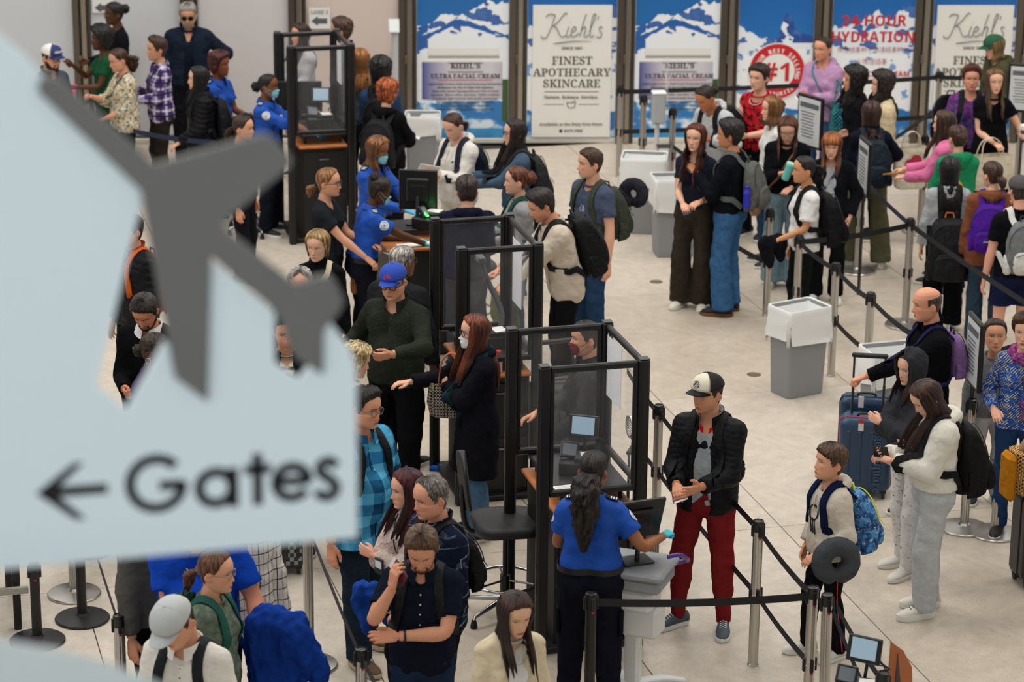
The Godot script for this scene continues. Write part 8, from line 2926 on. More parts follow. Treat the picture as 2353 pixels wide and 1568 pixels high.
	heap("blue_jacket", K.node.transform * Vector3(0.5, 0.78, 0.3), [[Vector3(-0.1, 0.36, 0), 0.1, Vector3(0.06, 0.34, 0.04), 0.09, 0], [Vector3(-0.12, 0.28, 0), 0.11, Vector3(-0.1, -0.05, 0.02), 0.1, 0], [Vector3(0.06, 0.3, 0.04), 0.11, Vector3(0.2, 0.08, 0.05), 0.08, 0], [Vector3(0.0, 0.25, 0.0), 0.1, Vector3(0.04, 0.0, 0.06), 0.08, 0]], cloth("#17398c"), "royal blue jacket draped over the large man's arm", "jacket")
	K = ps(-2.12, -15.02, 62, 1.76, L, "person in a grey hoodie and black trousers behind the blue T-shirt", T("hoodie", cloth("#54524e"), {"b": 0.026, "neck": "hood"}), {"m": cloth("#0f0f12"), "wide": 0.03}, HR("short", "#2a201a"), {"q": 0, "w": 1.1})
	K = ps(-1.6, -15.15, 25, 1.70, L, "person in a white shirt with a dark window-pane check behind the large man", T("shirt", cloth("#ffffff", "plain", tex("grid"), 5.0), {"b": 0.02, "neck": "shirt", "hem": 0.78}), DKT, HR("short", "#33261d"), {"q": 1})
	# ---- seen through the sign's openings
	K = ps(-2.6, -18.75, -12, 1.80, "#d08a68", "bearded man in a black sweater looking down, seen left of the airplane's fuselage", T("sweater", cloth("#111114"), {"b": 0.016, "cm": cloth("#e2e0dc"), "neck": "shirt"}), DKT, HR("short", "#1a1210", "#33241c", {"vol": 1.1}), {"beard": 1.0, "nod": 34, "lids": 0.8, "la": "hold", "ra": "hold", "q": 2, "w": 1.08})
	K = ps(-2.5, -18.1, 65, 1.65, D, "woman with fine black cornrows and hoop earrings in dark purple, under the airplane", T("top", cloth("#3a2150"), {"b": 0.014}), DKT, HR("braids", "#120e0d", "#4a3a28", {"r": 0.045, "at": [0.1, -0.125]}), {"fem": 1, "look": 5, "with": [["earring"]], "q": 2})
	K = ps(-3.0, -20.85, -50, 1.76, L, "traveller in a dark padded jacket with rust collar behind the bearded man", T("puffer_jacket", cloth("#16161a", "shell"), {"b": 0.03, "quilt": 55.0, "qa": 0.01, "neck": "stand", "cm": cloth("#a04a38")}), DKT, HR("short", "#221a16"), {"q": 0, "w": 1.15})
	backpack(K, "orange pack behind the traveller in the dark padded jacket", cloth("#c25a1c", "shell"), {"w": 0.3, "h": 0.5, "d": 0.2})
	K = ps(-3.2, -18.5, -60, 1.72, L, "person in a black leather jacket with a beaded bracelet at the sign's left opening", T("jacket", cloth("#121216", "smooth"), {"b": 0.022, "neck": "stand"}), DKT, HR("long", "#171213", "", {"len": 0.3}), {"fem": 1, "q": 0, "la": [0.12, 0.98, 0.3], "with": [["cuff", {"sd": 1, "c": "#cfcac2", "m": 0.7, "n": "bracelet"}]]})
	K = ps(-1.58, -18.25, 8, 1.78, "#d69a7a", "dark-haired man with a moustache and striped shirt, seen through the sign's notch", T("jacket", cloth("#1b1b20"), {"b": 0.02, "front": 0.055, "inner": cloth("#ffffff", "plain", tex("stripes"), 4.5), "icollar": "crew", "neck": "stand"}), DKT, HR("swept", "#17110f", "#2c211c"), {"stubble": 0.45, "nod": 8, "q": 2})
	# ---- queue beyond the podiums
	K = ps(-0.52, -24.85, -42, 1.70, P, "young woman in a white hoodie with a small logo and low ponytail, papers in hand", T("hoodie", cloth("#dedad2"), {"b": 0.026, "neck": "hood", "cord": "#cfcac0"}), {"m": cloth("#cfcabf")}, HR("pony", "#3a2317", "#5a3826", {"len": 0.12, "y": 0.09}), {"fem": 1, "nod": 22, "lids": 0.6, "la": "phone", "ra": "phone", "with": [["badge", {"x": 0.06, "r": 0.012, "c": "#2a2a2c"}]], "q": 1})
	backpack(K, "navy backpack on the young woman in the white hoodie", cloth("#1a2130", "shell"), {"w": 0.3, "h": 0.44})
	papers(K, 1, "papers", "white papers held by the young woman in the white hoodie", "paper", "#ecebe6", Vector3(0.16, 0.006, 0.2))
	K = ps(0.03, -24.58, -76, 1.68, P, "woman with glasses and very long dark hair in a slate sweater", T("sweater", cloth("#44586c"), {"b": 0.016}), {"m": cloth("#33485e", "denim")}, HR("long", "#1e1412", "#38241d", {"len": 0.5, "wavy": 0.35}), {"fem": 1, "ra": [-0.1, 1.18, 0.42, "hold"], "la": [0.06, 1.15, 0.44, "hold"], "with": [["glasses"]], "q": 1})
	backpack(K, "dark grey backpack on the woman with very long hair", cloth("#2b2c30", "shell"), {"w": 0.3, "h": 0.46})
	papers(K, 0, "papers", "white and blue papers between the white hoodie and the slate sweater", "paper", "#dfe4ee", Vector3(0.22, 0.004, 0.12))
	K = ps(0.05, -22.88, -80, 1.66, P, "woman with auburn hair in a claw clip, grey hoodie and green backpack", T("hoodie", cloth("#97999c"), {"b": 0.026}), {"m": cloth("#34475a", "denim")}, HR("bun", "#55291a", "#8a4a2c", {"at": [0.14, -0.11], "r": 0.06, "vol": 1.8}), {"fem": 1, "la": "hold", "ra": "hold", "q": 1, "look": -5})
	backpack(K, "dark green backpack on the woman with the claw clip", cloth("#14463f", "shell"), {"w": 0.32, "h": 0.47, "d": 0.18})
	K = ps(-0.39, -22.35, 186, 1.70, P, "boy in a navy hoodie seen from behind above the middle podium", T("hoodie", cloth("#181a2c"), {"b": 0.026, "neck": "hood"}), {"m": cloth("#3a3d44")}, HR("short", "#281a14", "#44302a", {"vol": 1.5}), {"la": "hold", "ra": "hold", "q": 2, "w": 1.05})
	K = ps(0.44, -21.72, -76, 1.82, "#d69878", "man with swept black hair and beige overshirt pushing a case, head bowed", T("overshirt", cloth("#c8bba9"), {"b": 0.022, "neck": "shirt", "hem": 0.8}), {"m": cloth("#141417")}, HR("swept", "#15100e", "#2a201b", {"vol": 1.25}), {"lean": 14, "nod": 20, "stubble": 0.4, "lids": 0.6, "ra": [-0.12, 1.04, 0.5, "hold"], "la": [0.08, 0.97, 0.5, "grip"], "with": [["chest_pocket", {"y": 1.24, "h": 0.03}], ["placket", {"to": 0.85}]], "q": 2, "w": 1.06})
	backpack(K, "black roll-top backpack with a tan lining on the beige overshirt", cloth("#17181a", "shell"), {"w": 0.31, "h": 0.56, "d": 0.24, "ex": 5.0, "taper": 0.95, "pocket": 0, "top": 1.46})
	papers(K, 0, "passport", "maroon passport held by the man in the beige overshirt", "passport", "#6a1730", Vector3(0.09, 0.008, 0.13))
	heap("olive_jacket", K.node.transform * Vector3(-0.08, 0.68, 0.5), [[Vector3(-0.1, 0.24, 0), 0.06, Vector3(0.1, 0.24, 0), 0.06, 0], [Vector3(-0.1, 0.2, 0), 0.08, Vector3(-0.08, -0.1, 0.02), 0.07, 0], [Vector3(0.08, 0.2, 0), 0.08, Vector3(0.1, -0.05, 0.02), 0.07, 0]], cloth("#5c6240"), "olive jacket draped over a case handle beside the middle podium", "jacket", 1.2)
	K = ps(0.68, -22.95, -50, 1.82, "#dca588", "man with short brown hair in a slate T-shirt reading NEMO and olive backpack", T("t_shirt", cloth("#4a5368"), {"b": 0.012, "sleeve": 0.62}), {"m": cloth("#2a4362", "denim"), "b": 0.014}, HR("short", "#3d271a", "#5a3b28", {"vol": 0.9}), {"q": 2, "la": "down", "ra": "down", "look": -20})
	text_on(K, "NEMO", 0.0, 1.24, 0.075, "#a9b0bd", K.node)
	backpack(K, "olive green backpack on the man in the NEMO T-shirt", cloth("#3a4034", "shell"), {"w": 0.32, "h": 0.5, "d": 0.22})
	pillow(K, Transform3D(Basis(Vector3.UP, 0.5).scaled(Vector3.ONE * 0.85), Vector3(0.06, 1.3, -0.4) * K.s), "dark grey neck pillow strapped to the olive backpack", "#2c2c33")
	# ---- right hand queue
	K = ps(1.66, -24.3, -18, 1.73, P, "redhead with long wavy hair, navy top and wide olive cargo trousers", T("blouse", cloth("#222634"), {"b": 0.004, "sleeve": 0.55, "neck": "v", "hem": 0.96}), {"m": cloth("#373229"), "wide": 0.05, "b": 0.012}, HR("long", "#421609", "#7a2f17", {"len": 0.5, "wavy": 1.0, "fwd": 0.05, "part": 0.6}), {"fem": 1, "look": -8, "la": [0.12, 1.08, 0.28, "hold"], "ra": [-0.03, 1.06, 0.32, "hold"], "shoes": {"c": "#d8d4c8", "s": "#e0ddd2"}, "with": [["necklace", {"d": 0.15}], ["cuff", {"sd": 1, "n": "bracelet", "r": 0.026, "w": 0.01}]], "q": 2, "w": 0.92})
	phone(K, 0, "phone and mint card in the redhead's hands", "#3a2f52")
	K = ps(1.97, -24.12, -112, 1.80, "#c98a64", "young man with shaggy black hair, black sweater and baggy blue jeans", T("sweater", cloth("#13151b"), {"b": 0.02, "hem": 0.94}), {"m": cloth("#3f6a98", "denim"), "wide": 0.032, "b": 0.016}, HR("medium", "#0f0d0d", "#1f1a1a", {"vol": 1.35}), {"la": [0.1, 1.25, 0.28, "hold"], "ra": [-0.08, 1.22, 0.3, "hold"], "shoes": {"c": "#15161b", "s": "#7b4a26"}, "q": 2, "look": 8})
	K.bp = backpack(K, "grey backpack with a blue bottle on the young man in baggy jeans", cloth("#5d5f5c", "shell"), {"w": 0.31, "h": 0.46, "d": 0.18})
	var wb := carried(K, "water_bottle", "blue water bottle in the grey backpack's side pocket", "bottle", Transform3D(K.T.basis, K.tp.call(0.17, 1.02, -0.2)))
	var w0 := MB.new(); w0.lathe([Vector2(0.03, 0.0), Vector2(0.034, 0.02), Vector2(0.034, 0.14), Vector2(0.022, 0.17), Vector2(0.022, 0.2), Vector2(0.018, 0.205)], 18)
	put("bottle_body", w0, mat("#2a2fb0", 0.25), wb)
	papers(K, 0, "passport", "dark passport with white card held by the young man in baggy jeans", "passport", "#15182a", Vector3(0.09, 0.008, 0.13), Vector3(0.005, -0.03, 0.1), Basis(), "#e6e4e0")
	K = ps(2.06, -26.55, -42, 1.68, "#c07a52", "traveller in a pale grey hoodie bending forward, left of the red top", T("hoodie", cloth("#c2c4c6"), {"b": 0.03, "neck": "hood"}), DKT, HR("bun", "#241812", "#3d2a20", {"r": 0.045, "at": [0.12, -0.12]}), {"fem": 1, "lean": 20, "nod": 22, "look": -10, "ra": "strap", "la": "strap", "q": 1})
	backpack(K, "black backpack with patterned straps on the pale grey hoodie", cloth("#15161b", "shell"), {"w": 0.28, "h": 0.42})
	K = ps(2.44, -26.75, -38, 1.76, P, "person with tousled brown hair and a red and black sleeveless top", T("top", cloth("#ffffff", "plain", tex("redcloud"), 2.6), {"b": 0.006, "sleeve": 0.22, "nk": 0.02}), DKT, HR("medium", "#2a1a14", "#3f2a20", {"vol": 1.0}), {"with": [["necklace", {"d": 0.1, "r": 0.004}]], "q": 1, "w": 0.9, "la": "hold", "ra": "hold"})
	K = ps(2.5, -25.75, -78, 1.66, P, "girl with honey blonde hair and sunglasses pushed up, behind the glasses wearer", T("top", cloth("#d9dbd8"), {"b": 0.012}), JEAN, HR("long", "#8a5a30", "#b9824c", {"len": 0.26}), {"fem": 1, "with": [["glasses", {"up": 1.0, "lens": "#16120f", "t": 0.003}]], "q": 1})
	K = ps(2.56, -25.02, -8, 1.67, P, "woman in glasses and a black sweater holding a teal cup and phone", T("sweater", cloth("#131418"), {"b": 0.02, "hem": 0.95}), {"m": cloth("#7e9aa8", "denim"), "wide": 0.045, "b": 0.014}, HR("long", "#4a2618", "#7d4a2e", {"len": 0.36, "wavy": 0.3, "part": 0.6}), {"fem": 1, "w": 1.12, "nod": 24, "lids": 0.6, "ra": [-0.04, 1.2, 0.28, "grip"], "la": [0.06, 1.06, 0.28, "hold"], "shoes": WS, "with": [["glasses", {"c": "#8f8078", "t": 0.0018}]], "q": 2})
	sling(K, 1.0, 0.02, mat("#8a5d34", 0.5), K.node)
	tote(K, Vector3(-0.27, 0.72, 0.1), 1.4, "tan leather bag hanging beside the light jeans", mat("#a5744a", 0.5), 0.22, 0.2, 0.09, 0.16)
	phone(K, 1, "dark phone held by the woman with the teal cup", "#23262c")
	var cp := carried(K, "cup", "teal tumbler held by the woman in the black sweater", "cup", Transform3D(Basis(Vector3(0, 0, 1), -0.35), Vector3(0.0, 1.16, 0.36) * K.s))
	var c0 := MB.new(); c0.lathe([Vector2(0.03, 0.0), Vector2(0.036, 0.01), Vector2(0.042, 0.15)], 20)
	put("cup_body", c0, mat("#6fc4bd", 0.35), cp)
	var c1 := MB.new(); c1.lathe([Vector2(0.044, 0.148), Vector2(0.046, 0.152), Vector2(0.044, 0.172), Vector2(0.03, 0.178), Vector2(0.001, 0.178)], 20)
	put("lid", c1, mat("#9ce0d8", 0.3), cp)
	K = ps(2.92, -24.55, -8, 1.61, P, "smiling woman with ginger fringe and long hair in a black jacket", T("jacket", cloth("#14151a"), {"b": 0.02, "front": 0.05, "inner": cloth("#b9bdc2"), "neck": "v"}), {"m": cloth("#121317"), "wide": 0.02}, HR("long", "#93491d", "#c8793c", {"len": 0.38, "fringe": 0.8, "recede": 0.0, "wavy": 0.1}), {"fem": 1, "smile": 1.6, "nod": 10, "lids": 0.4, "shoes": WS, "q": 2, "la": "pocket", "ra": "pocket"})
	sling(K, 1.0, 0.03, mat("#3a4252", 0.7), K.node)
	K = ps(2.58, -23.45, -80, 1.64, "#cd9168", "woman in a white T-shirt with dark hair tied up and a black backpack", T("t_shirt", cloth("#e4e4e1"), {"b": 0.016, "sleeve": 0.72}), {"m": cloth("#151a18"), "wide": 0.02}, HR("pony", "#15100f", "#2a201d", {"len": 0.1, "y": 0.15, "r": 0.03}), {"fem": 1, "la": [0.1, 0.98, 0.26], "ra": "down", "shoes": WS, "with": [["necklace", {"d": 0.2}]], "q": 2})
	backpack(K, "black backpack on the woman in the white T-shirt", cloth("#131316", "shell"), {"w": 0.32, "h": 0.5, "d": 0.22})
	heap("folded_jacket", K.node.transform * Vector3(0.06, 0.78, 0.3), [[Vector3(-0.08, 0.12, 0), 0.05, Vector3(0.08, 0.12, 0), 0.05, 0], [Vector3(-0.06, 0.1, 0), 0.06, Vector3(-0.05, -0.06, 0.02), 0.04, 0], [Vector3(0.05, 0.1, 0), 0.06, Vector3(0.06, -0.02, 0.02), 0.04, 0]], cloth("#16161c"), "black jacket folded over the white T-shirt wearer's forearm", "jacket", 0.4)
	K = ps(3.24, -28.32, -34, 1.73, "#d99a7c", "woman in a lilac hoodie with tied-back hair and a teal crochet bag", T("hoodie", cloth("#b88fb4"), {"b": 0.026, "neck": "hood"}), {"m": cloth("#3a5b86", "denim"), "wide": 0.02}, HR("bun", "#241712", "#3a271e", {"r": 0.035}), {"fem": 1, "w": 1.08, "look": -6, "ra": "phone", "la": [0.05, 1.14, 0.3, "hold"], "q": 1, "with": [["cuff", {"sd": 1, "c": "#d8d4cc"}]]})
	papers(K, 1, "passport", "black passport holder in the lilac hoodie wearer's hand", "passport", "#17171a", Vector3(0.1, 0.01, 0.14), Vector3(0.005, -0.03, 0.1), Basis(), "#e4e2de")
	sling(K, -1.0, 0.02, mat("#2c7d8e", 0.7), K.node)
	tote(K, Vector3(0.24, 0.72, 0.1), -1.0, "teal crochet bag hanging at the lilac hoodie's side", cloth("#ffffff", "knit", tex("crochet"), 3.0), 0.44, 0.4, 0.16, 0.2)
	K = ps(3.42, -26.9, -84, 1.70, "#c98c68", "woman with dark curls in black, just left of the beige sweater", T("top", cloth("#15151a")), DKT, HR("curly", "#120e0e", "#231b1a", {"vol": 1.2, "len": 0.36, "wavy": 1.0}), {"fem": 1, "q": 0})
	K = ps(3.68, -26.75, -86, 1.69, P, "woman with long dark curls in a beige knit sweater", T("sweater", cloth("#d3c19f", "knit"), {"b": 0.024}), DKT, HR("curly", "#1c1210", "#34231e", {"vol": 1.1, "len": 0.36, "wavy": 0.9}), {"fem": 1, "q": 1, "ra": "hold", "la": "down"})
	var ft := tote(K, Vector3(0.12, 0.55, -0.28), 1.7, "cream tote with red and blue painted flowers on the beige sweater's back", cloth("#cfc7b4"), 0.34, 0.42, 0.14, 0.16)
	var fm := MB.new()
	for e in [[0.03, 0.3, 0.06], [-0.04, 0.27, 0.045], [0.07, 0.25, 0.04]]:
		fm.xf = Transform3D(Basis(), Vector3(e[0], e[1], 0.066)); fm.prism(circle(e[2], 9), 0.0, 0.008)
	put("flower_print", fm, mat("#a5263f", 0.8), ft)
	K = ps(3.43, -25.72, 184, 1.62, P, "woman with long brown hair seen from behind, navy backpack, wide olive trousers", T("jacket", cloth("#161a26"), {"b": 0.022, "neck": "stand"}), {"m": cloth("#5a5a44"), "wide": 0.05, "b": 0.014}, HR("long", "#3a2015", "#5f3823", {"len": 0.42, "wavy": 0.2, "split": 70.0}), {"fem": 1, "shoes": WS, "feet": [0.16, 0.06, 16], "q": 2, "la": "hold", "ra": [-0.3, 1.15, 0.36, "hold"]})
	backpack(K, "dark navy backpack with a small label on the woman in olive trousers", cloth("#17242e", "shell"), {"w": 0.33, "h": 0.48, "d": 0.18})
	K = ps(4.62, -27.25, -4, 1.66, "#d9987c", "woman with short red hair in a blue and purple tie-dye top", T("top", cloth("#ffffff", "plain", tex("tiedye"), 2.4), {"b": 0.014, "sleeve": 0.62, "neck": "v"}), DKT, HR("swept", "#4a1f14", "#74341f", {"vol": 1.5}), {"fem": 1, "w": 1.25, "smile": 0.5, "q": 1, "bust": 1.2})
	backpack(K, "large black backpack on the tie-dye top's shoulder", cloth("#141418", "shell"), {"w": 0.34, "h": 0.5, "d": 0.2, "dx": -0.18})
	K = ps(4.8, -26.95, 4, 1.70, P, "woman with long brown-blonde hair in a black dress holding a coffee cup", T("dress", cloth("#121216"), {"b": 0.008, "sleeve": 0.5, "hem": 0.45}), {"m": cloth("#121216")}, HR("long", "#3d2818", "#9a6f42", {"len": 0.44, "wavy": 0.5, "fwd": 0.08}), {"fem": 1, "w": 0.95, "la": [0.26, 1.12, 0.28, "grip", Vector3(0.8, 0.3, 0.4)], "ra": [-0.02, 1.02, 0.26, "grip"], "q": 1})
	var cc := carried(K, "cup", "white paper coffee cup with blue band at the right edge", "cup", Transform3D(Basis(), Vector3(0.25, 1.1, 0.36) * K.s))
	var cc0 := MB.new(); cc0.lathe([Vector2(0.03, 0.0), Vector2(0.041, 0.12)], 18); put("cup_body", cc0, mat("#e9e7e2", 0.6), cc)
	var cc1 := MB.new(); cc1.lathe([Vector2(0.0345, 0.04), Vector2(0.039, 0.085)], 18, Vector3(), false); put("sleeve", cc1, mat("#33507c", 0.8), cc)
	var cc2 := MB.new(); cc2.lathe([Vector2(0.043, 0.118), Vector2(0.044, 0.128), Vector2(0.036, 0.134), Vector2(0.001, 0.134)], 18); put("lid", cc2, mat("#f1f0ec", 0.4), cc)
	tote(K, Vector3(-0.06, 0.55, 0.28), 0.2, "cream canvas duffel held by the woman in the black dress", cloth("#cdc3ad"), 0.46, 0.34, 0.2, 0.18)
	K = ps(5.1, -28.5, -70, 1.74, P, "person in a dark green cap and olive jacket before the right skincare card", T("jacket", cloth("#4b4a34"), {"b": 0.03, "neck": "hood"}), DKT, HR("long", "#a07a4c", "#c9a572", {"len": 0.24, "hat": 1}), {"fem": 1, "nod": 14, "with": [["cap", {"c": "#1f5238"}]], "q": 1})
	K = ps(4.07, -25.2, -112, 1.66, P, "girl with long brown hair in a pink sweater holding a tan folder", T("sweater", cloth("#d9749f"), {"b": 0.022}), DKT, HR("long", "#3a2118", "#63402e", {"len": 0.44, "wavy": 0.4, "split": 70.0}), {"fem": 1, "ra": [-0.05, 1.1, 0.4, "hold"], "la": [0.1, 1.06, 0.36, "hold"], "q": 1})
	papers(K, 0, "folder", "tan folder held out by the girl in pink", "folder", "#b98a4a", Vector3(0.12, 0.008, 0.24))
	K = ps(4.12, -24.78, 198, 1.61, P, "girl in a bright green hoodie with a yellow patch seen from behind", T("hoodie", cloth("#22885b"), {"b": 0.03, "neck": "hood"}), DKT, HR("bun", "#3a2016", "#5e3826", {"at": [0.14, -0.1], "r": 0.055, "vol": 1.6}), {"fem": 1, "q": 1, "la": "hold", "ra": "hold"})
	put("yellow_patch", disc_on(K, back_pt(K, 0.1, 1.12), -K.T.basis.z, 0.11), mat("#e0a622", 0.8), K.node)
	K = ps(3.88, -23.68, 178, 1.58, "#d9a684", "girl with long black hair and grey sleeves seen from behind", T("hoodie", cloth("#a3a6aa"), {"b": 0.026}), {"m": cloth("#111114"), "wide": 0.03, "b": 0.016}, HR("long", "#0b0a0b", "#171416", {"len": 0.48, "wavy": 0.05, "split": 60.0}), {"fem": 1, "shoes": WS, "q": 2})
	backpack(K, "tall black travel pack with an orange handle below the long black hair", cloth("#17181a", "shell"), {"w": 0.36, "h": 0.6, "d": 0.22, "ex": 5.0, "taper": 0.95, "top": 1.2, "hm": mat("#c2661f", 0.6)})
	K = ps(4.2, -23.3, 170, 1.64, P, "girl in a brown hooded jacket and dark jeans with a purple backpack", T("jacket", cloth("#7b4a33"), {"b": 0.028, "neck": "hood", "hem": 0.78}), {"m": cloth("#2f4152", "denim"), "wide": 0.02}, HR("pony", "#3b2419", "#5a3a29", {"len": 0.12, "y": 0.13, "r": 0.035}), {"fem": 1, "look": 35, "q": 2, "shoes": SH})
	K.bp = backpack(K, "purple backpack with a small black label on the brown jacket", cloth("#4a1f8c"), {"w": 0.34, "h": 0.45, "d": 0.19})
	var jl := MB.new(); jl.box(Vector3(0.0, 0.16, -0.275), Vector3(0.08, 0.035, 0.006), 0.002)
	var jn := put("label", jl, mat("#141416", 0.7), K.bp)
	var jt := put("lettering", lettering("JANSPORT", 0.022, false, true, 0.002), mat("#cfc8d8", 0.7), jn)
	jt.transform = Transform3D(Basis(Vector3.UP, PI), Vector3(0, 0.16, -0.279))
	K = ps(4.3, -22.55, 188, 1.70, "#e0a58c", "person at the right edge in a black T-shirt, navy shorts and bare legs", T("t_shirt", cloth("#131317"), {"b": 0.014, "sleeve": 0.66}), {"n": "shorts", "m": cloth("#191f3c"), "cut": 0.36, "wide": 0.03}, HR("short", "#3a2a22", "", {"hat": 1}), {"bare": 1, "q": 2, "la": "down", "ra": [-0.16, 1.35, 0.3, "hold"], "shoes": SH, "with": [["cap", {"c": "#4a4648"}], ["cuff", {"sd": 1, "c": "#1c1c20", "n": "bracelet"}]]})
	backpack(K, "grey backpack with white straps at the right edge", cloth("#6d6f70", "shell"), {"w": 0.32, "h": 0.48, "d": 0.19, "sm": cloth("#d3d2cc"), "pm": cloth("#c9c8c2")})
	# ---- near right
	K = ps(3.03, -18.95, -80, 1.80, "#d9987a", "balding man in a black sweater with his hand on the navy suitcase handle", T("sweater", cloth("#111114", "knit"), {"b": 0.02, "neck": "stand"}), {"m": cloth("#25282e")}, HR("bald", "#4a3a32", "#6a584e"), {"w": 1.14, "belly": 0.9, "la": [0.04, 1.08, 0.54, "grip", Vector3(0, 1, 0)], "ra": "down", "q": 2, "jaw": 1.0, "nod": 4})
	backpack(K, "small lavender child's backpack on the balding man's shoulder", cloth("#8a6aa0"), {"w": 0.26, "h": 0.34, "d": 0.14, "sm": cloth("#23254a"), "sw": 0.035})
	K = ps(2.79, -17.98, -58, 1.63, P, "girl with a dark grey hood up and ripped white jeans, arms folded", T("hoodie", cloth("#34353a"), {"b": 0.03}), {"m": cloth("#ffffff", "denim", tex("ripped"), 2.6), "b": 0.004}, HR("long", "#2a1812", "#4a2c20", {"len": 0.34, "open": 50.0, "until": 76.0, "wavy": 0.3, "hat": 1}), {"fem": 1, "la": "cross", "ra": "cross", "shoes": WS, "with": [["hoodup", {"m": cloth("#34353a")}]], "q": 2, "feet": [0.1, 0.06, 10], "nod": 8})
	K = ps(2.84, -17.25, -78, 1.69, P, "girl with very long brown hair, white hoodie and pale grey joggers, on her phone", T("hoodie", cloth("#e0dcd0"), {"b": 0.034, "neck": "hood", "hem": 0.95}), {"n": "joggers", "m": cloth("#b9bdc0"), "wide": 0.045, "b": 0.016, "hem": 0.02}, HR("long", "#2f170f", "#5a3120", {"len": 0.52, "wavy": 0.35, "fwd": 0.1}), {"fem": 1, "nod": 34, "lids": 0.7, "ra": "phone", "la": [0.06, 1.16, 0.33, "hold"], "shoes": {"c": "#dedbd0", "s": "#e6e4dc", "t": 0.045, "high": 0.06, "lace": "#4a4640"}, "q": 2, "feet": [0.09, 0.05, 6]})
	backpack(K, "large black backpack on the girl in the white hoodie", cloth("#131315", "shell"), {"w": 0.32, "h": 0.52, "d": 0.22})
	phone(K, 0, "black phone in the hands of the girl in the white hoodie")
	K = ps(2.06, -16.52, -66, 1.43, "#dba180", "boy in an oatmeal hoodie and black joggers with red piping", T("hoodie", cloth("#cfc4b4"), {"b": 0.026, "neck": "hood", "cord": "#d8d0c2"}), {"n": "joggers", "m": cloth("#121317"), "b": 0.012}, HR("short", "#4a2f1e", "#6a452e", {"vol": 1.2, "fringe": 0.4}), {"hs": 1.14, "look": -6, "nod": -8, "jaw": 0.94, "nose": 0.85, "la": [0.22, 0.98, 0.2, "relaxed"], "ra": "pocket", "shoes": WS, "q": 2, "w": 0.92, "feet": [0.11, -0.08, 10]})
	backpack(K, "blue lightning-print backpack with neon zips on the boy", cloth("#ffffff", "smooth", tex("lightning"), 2.6), {"w": 0.31, "h": 0.44, "d": 0.2, "sm": cloth("#141d3c"), "zip": "#cfe02a"})
	pillow(K, Transform3D(Basis(Vector3.UP, 1.35), Vector3(0.3, 0.93, 0.1) * K.s), "grey foam neck pillow looped over the boy's arm", "#46494d")
	var em := MB.new()   # plain emblem on the hoodie
	var ep := front_pt(K, -0.02, 1.22, 0.004)
	put("chest_print", disc_on(K, ep, K.fld.grad(ep), 0.055, 0.042), mat("#1c1d22", 0.8), K.node)
	for i in 3:
		var a3 := front_pt(K, -0.05 + 0.03 * i, 1.18, 0.004); var b3 := front_pt(K, -0.03 + 0.03 * i, 1.06, 0.004)
		put("chest_print", strip_on(K, [a3, a3.lerp(b3, 0.5), b3], 0.014, 0.002), mat("#1c1d22", 0.8), K.node)
	for sd in 2:
		var pts := []
		var sg := 1.0 if sd else -1.0
		for i in 9:
			var f := i / 8.0
			var ax: Vector3 = (K["hj%d" % sd] as Vector3).lerp(K["kn%d" % sd], f * 2.0) if f < 0.5 else (K["kn%d" % sd] as Vector3).lerp(K["an%d" % sd], f * 2.0 - 1.0)
			pts.append(K.lf.out(ax, Vector3(sg, 0, 0.1).normalized(), 0.2) + Vector3(sg, 0, 0) * 0.003)
		var pm := MB.new(); pm.tube(pts, 0.004, 6)
		put("piping", pm, mat("#c4262c", 0.7), K.node)
	K = ps(3.58, -19.38, -4, 1.38, "#d09672", "little girl in a grey zip hoodie and pale trousers looking up", T("hoodie", cloth("#75777a"), {"b": 0.026}), {"m": cloth("#b7b6b4"), "b": 0.014}, HR("bun", "#2c1a13", "#4a3024", {"r": 0.035, "vol": 1.8}), {"fem": 1, "hs": 1.15, "nod": -10, "with": [["zip"]], "q": 2, "w": 0.95, "iris": "#3a4a55"})
	K = ps(3.68, -18.72, -10, 1.67, P, "woman with a purple scarf and blue patterned top at the right edge", T("top", cloth("#ffffff", "plain", tex("bluepattern"), 3.0), {"b": 0.014}), {"m": cloth("#26406a", "denim")}, HR("medium", "#3a1f14", "#603520", {"vol": 1.2}), {"fem": 1, "look": -10, "with": [["scarf", {"m": cloth("#ffffff", "plain", tex("scarfmix"), 5.0), "len": 1.3}]], "q": 2, "lips": "#b05a55", "ra": [-0.2, 1.05, 0.2], "la": "down"})
	K = ps(3.98, -17.5, -66, 1.66, L, "traveller in white at the right edge, only a sleeve, hand and trainers showing", T("hoodie", cloth("#dcd9d2"), {"b": 0.026, "neck": "hood"}), {"m": cloth("#5a5c60")}, HR("short", "#2a1e18"), {"la": "down", "ra": [-0.12, 1.08, 0.4, "grip", Vector3(0, 1, 0)], "shoes": {"c": "#a9acb0", "s": "#e4e1da", "lace": "#e8e8e8"}, "q": 1, "feet": [0.12, 0.1, 8]})
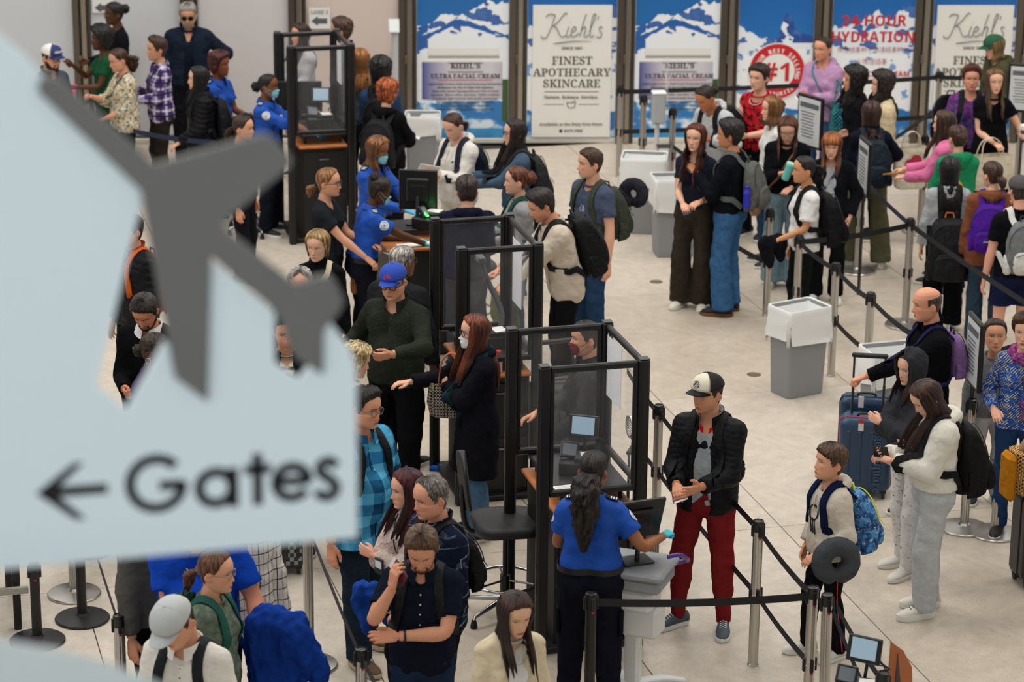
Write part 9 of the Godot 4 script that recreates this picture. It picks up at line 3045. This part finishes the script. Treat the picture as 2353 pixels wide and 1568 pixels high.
	K = ps(1.30, -16.95, -22, 1.79, "#d69a78", "man in a black quilted jacket, cream and black cap and dark red trousers", T("quilted_jacket", cloth("#16171b", "shell"), {"b": 0.024, "front": 0.052, "fx": 0.0, "inner": cloth("#a7adb0"), "icollar": "stand", "ib": 0.006, "ineck": "v", "under": cloth("#d01f22"), "quilt": 85.0, "qa": 0.005, "neck": "stand", "hem": 0.82}), {"n": "joggers", "m": cloth("#7c2226"), "b": 0.014, "hem": 0.03}, HR("short", "#33231a", "#4a3526", {"hat": 1}), {"look": -26, "nod": 2, "stubble": 0.25, "ra": [-0.1, 1.08, 0.32, "hold"], "la": [0.07, 1.1, 0.34, "open", Vector3(0.8, -0.3, 0.5)], "shoes": {"c": "#48545e", "s": "#dcdcd8", "lace": "#e4e6e6"}, "feet": [-0.16, 0.04, -36, 0.14, 0.0, 16], "with": [["cap", {"c": "#17181b", "front": "#e0d8c4", "brim": "#17181b", "logo": "#16171a"}]], "q": 2, "w": 1.05})
	backpack(K, "black backpack with an orange tag on the man in red trousers", cloth("#151517", "shell"), {"w": 0.31, "h": 0.48, "d": 0.2})
	papers(K, 0, "passport_stack", "stack of passports held by the man in red trousers", "passports", "#8a5a50", Vector3(0.1, 0.024, 0.15), Vector3(0.005, -0.03, 0.1), Basis(), "#d9d4cc")
	K = ps(0.54, -18.2, -78, 1.75, L, "man in a dark red mask and black jacket behind the nearest podium's glass", T("jacket", cloth("#1b1c20", "shell"), {"b": 0.024, "neck": "stand"}), {"m": cloth("#2c2e33")}, HR("buzz", "#2a201b", "#3d3029", {"vol": 1.3}), {"la": [0.12, 0.95, 0.28, "grip", Vector3(0, 1, 0)], "ra": [-0.1, 1.05, 0.34], "with": [["mask", {"c": "#6e1822"}]], "q": 2})
	K = ps(0.5, -15.68, 174, 1.69, "#9c6444", "officer with a long curly black ponytail in front of the nearest podium", uni.call(), NAVYT, HR("pony", "#14100f", "#2c201b", {"len": 0.5, "curl": 1.0, "r": 0.08, "y": 0.14}), {"fem": 1, "w": 1.22, "look": -14, "ra": [-0.44, 1.14, 0.16, "grip", Vector3(-0.3, 0.9, 0.1), Vector3(-0.6, -0.8, -0.3)], "la": [0.14, 1.08, 0.3, "open"], "gloves": "#35bccf", "with": [["patch"], ["epaulette"], ["belt"], ["mask"]], "q": 2, "feet": [0.13, 0.03, 10]})
	for sd in 2:   # cargo pockets
		var cpm := MB.new()
		var sg := 1.0 if sd else -1.0
		var kp: Vector3 = (K["hj%d" % sd] as Vector3).lerp(K["kn%d" % sd], 0.72)
		var sp: Vector3 = K.lf.out(kp, Vector3(sg, 0, 0), 0.2)
		cpm.box(sp, Vector3(0.02, 0.17, 0.13), 0.006)
		put("cargo_pocket", cpm, NAVYT.m, K.node)
	print("people ms ", Time.get_ticks_msec() - tm)
func _ready() -> void:
	var cam := Camera3D.new()
	cam.name = "camera"
	var ca := CameraAttributesPhysical.new()
	ca.frustum_focal_length = 96.44
	ca.frustum_focus_distance = 18.2
	ca.exposure_aperture = 2.6
	cam.attributes = ca
	cam.fov = 14.187
	cam.position = Vector3(0, 7.45, 0)
	cam.basis = Basis(Vector3.RIGHT, deg_to_rad(-17.8)) * Basis(Vector3(0, 0, 1), deg_to_rad(0.6))
	cam.near = 0.1
	cam.far = 80.0
	add_child(cam)
	cam.make_current()
	var we := WorldEnvironment.new()
	we.name = "environment"
	var en := Environment.new()
	en.background_mode = Environment.BG_COLOR
	en.background_color = Color(0.5, 0.52, 0.55)
	en.tonemap_mode = Environment.TONE_MAPPER_LINEAR
	en.tonemap_exposure = 2.5
	en.sdfgi_enabled = true
	en.ssao_enabled = true
	en.ssil_enabled = true
	we.environment = en
	add_child(we)
	for q in [[-27.0, 11.5], [-20.0, 9.5], [-12.0, 2.4]]:
		for x in [-6.0, 0.5, 7.0]:
			lamp(Vector3(x, 12.05, q[0]), Vector2(2.4, 4.0), q[1], Vector3(0, -1, 0))
	lamp(Vector3(-10.3, 7.5, -13.0), Vector2(9.0, 4.5), 5.5, Vector3(1, -0.15, 0), Color(0.93, 0.97, 1.0))  # added fill light on the west wall, unseen
	lamp(Vector3(0.0, 8.6, 4.1), Vector2(12.0, 4.0), 4.5, Vector3(0, -0.1, -1), Color(0.97, 0.99, 1.0))  # added fill light behind the camera, on the south wall
	finishes()
	setting()
	gate_sign()
	objects()
	people()
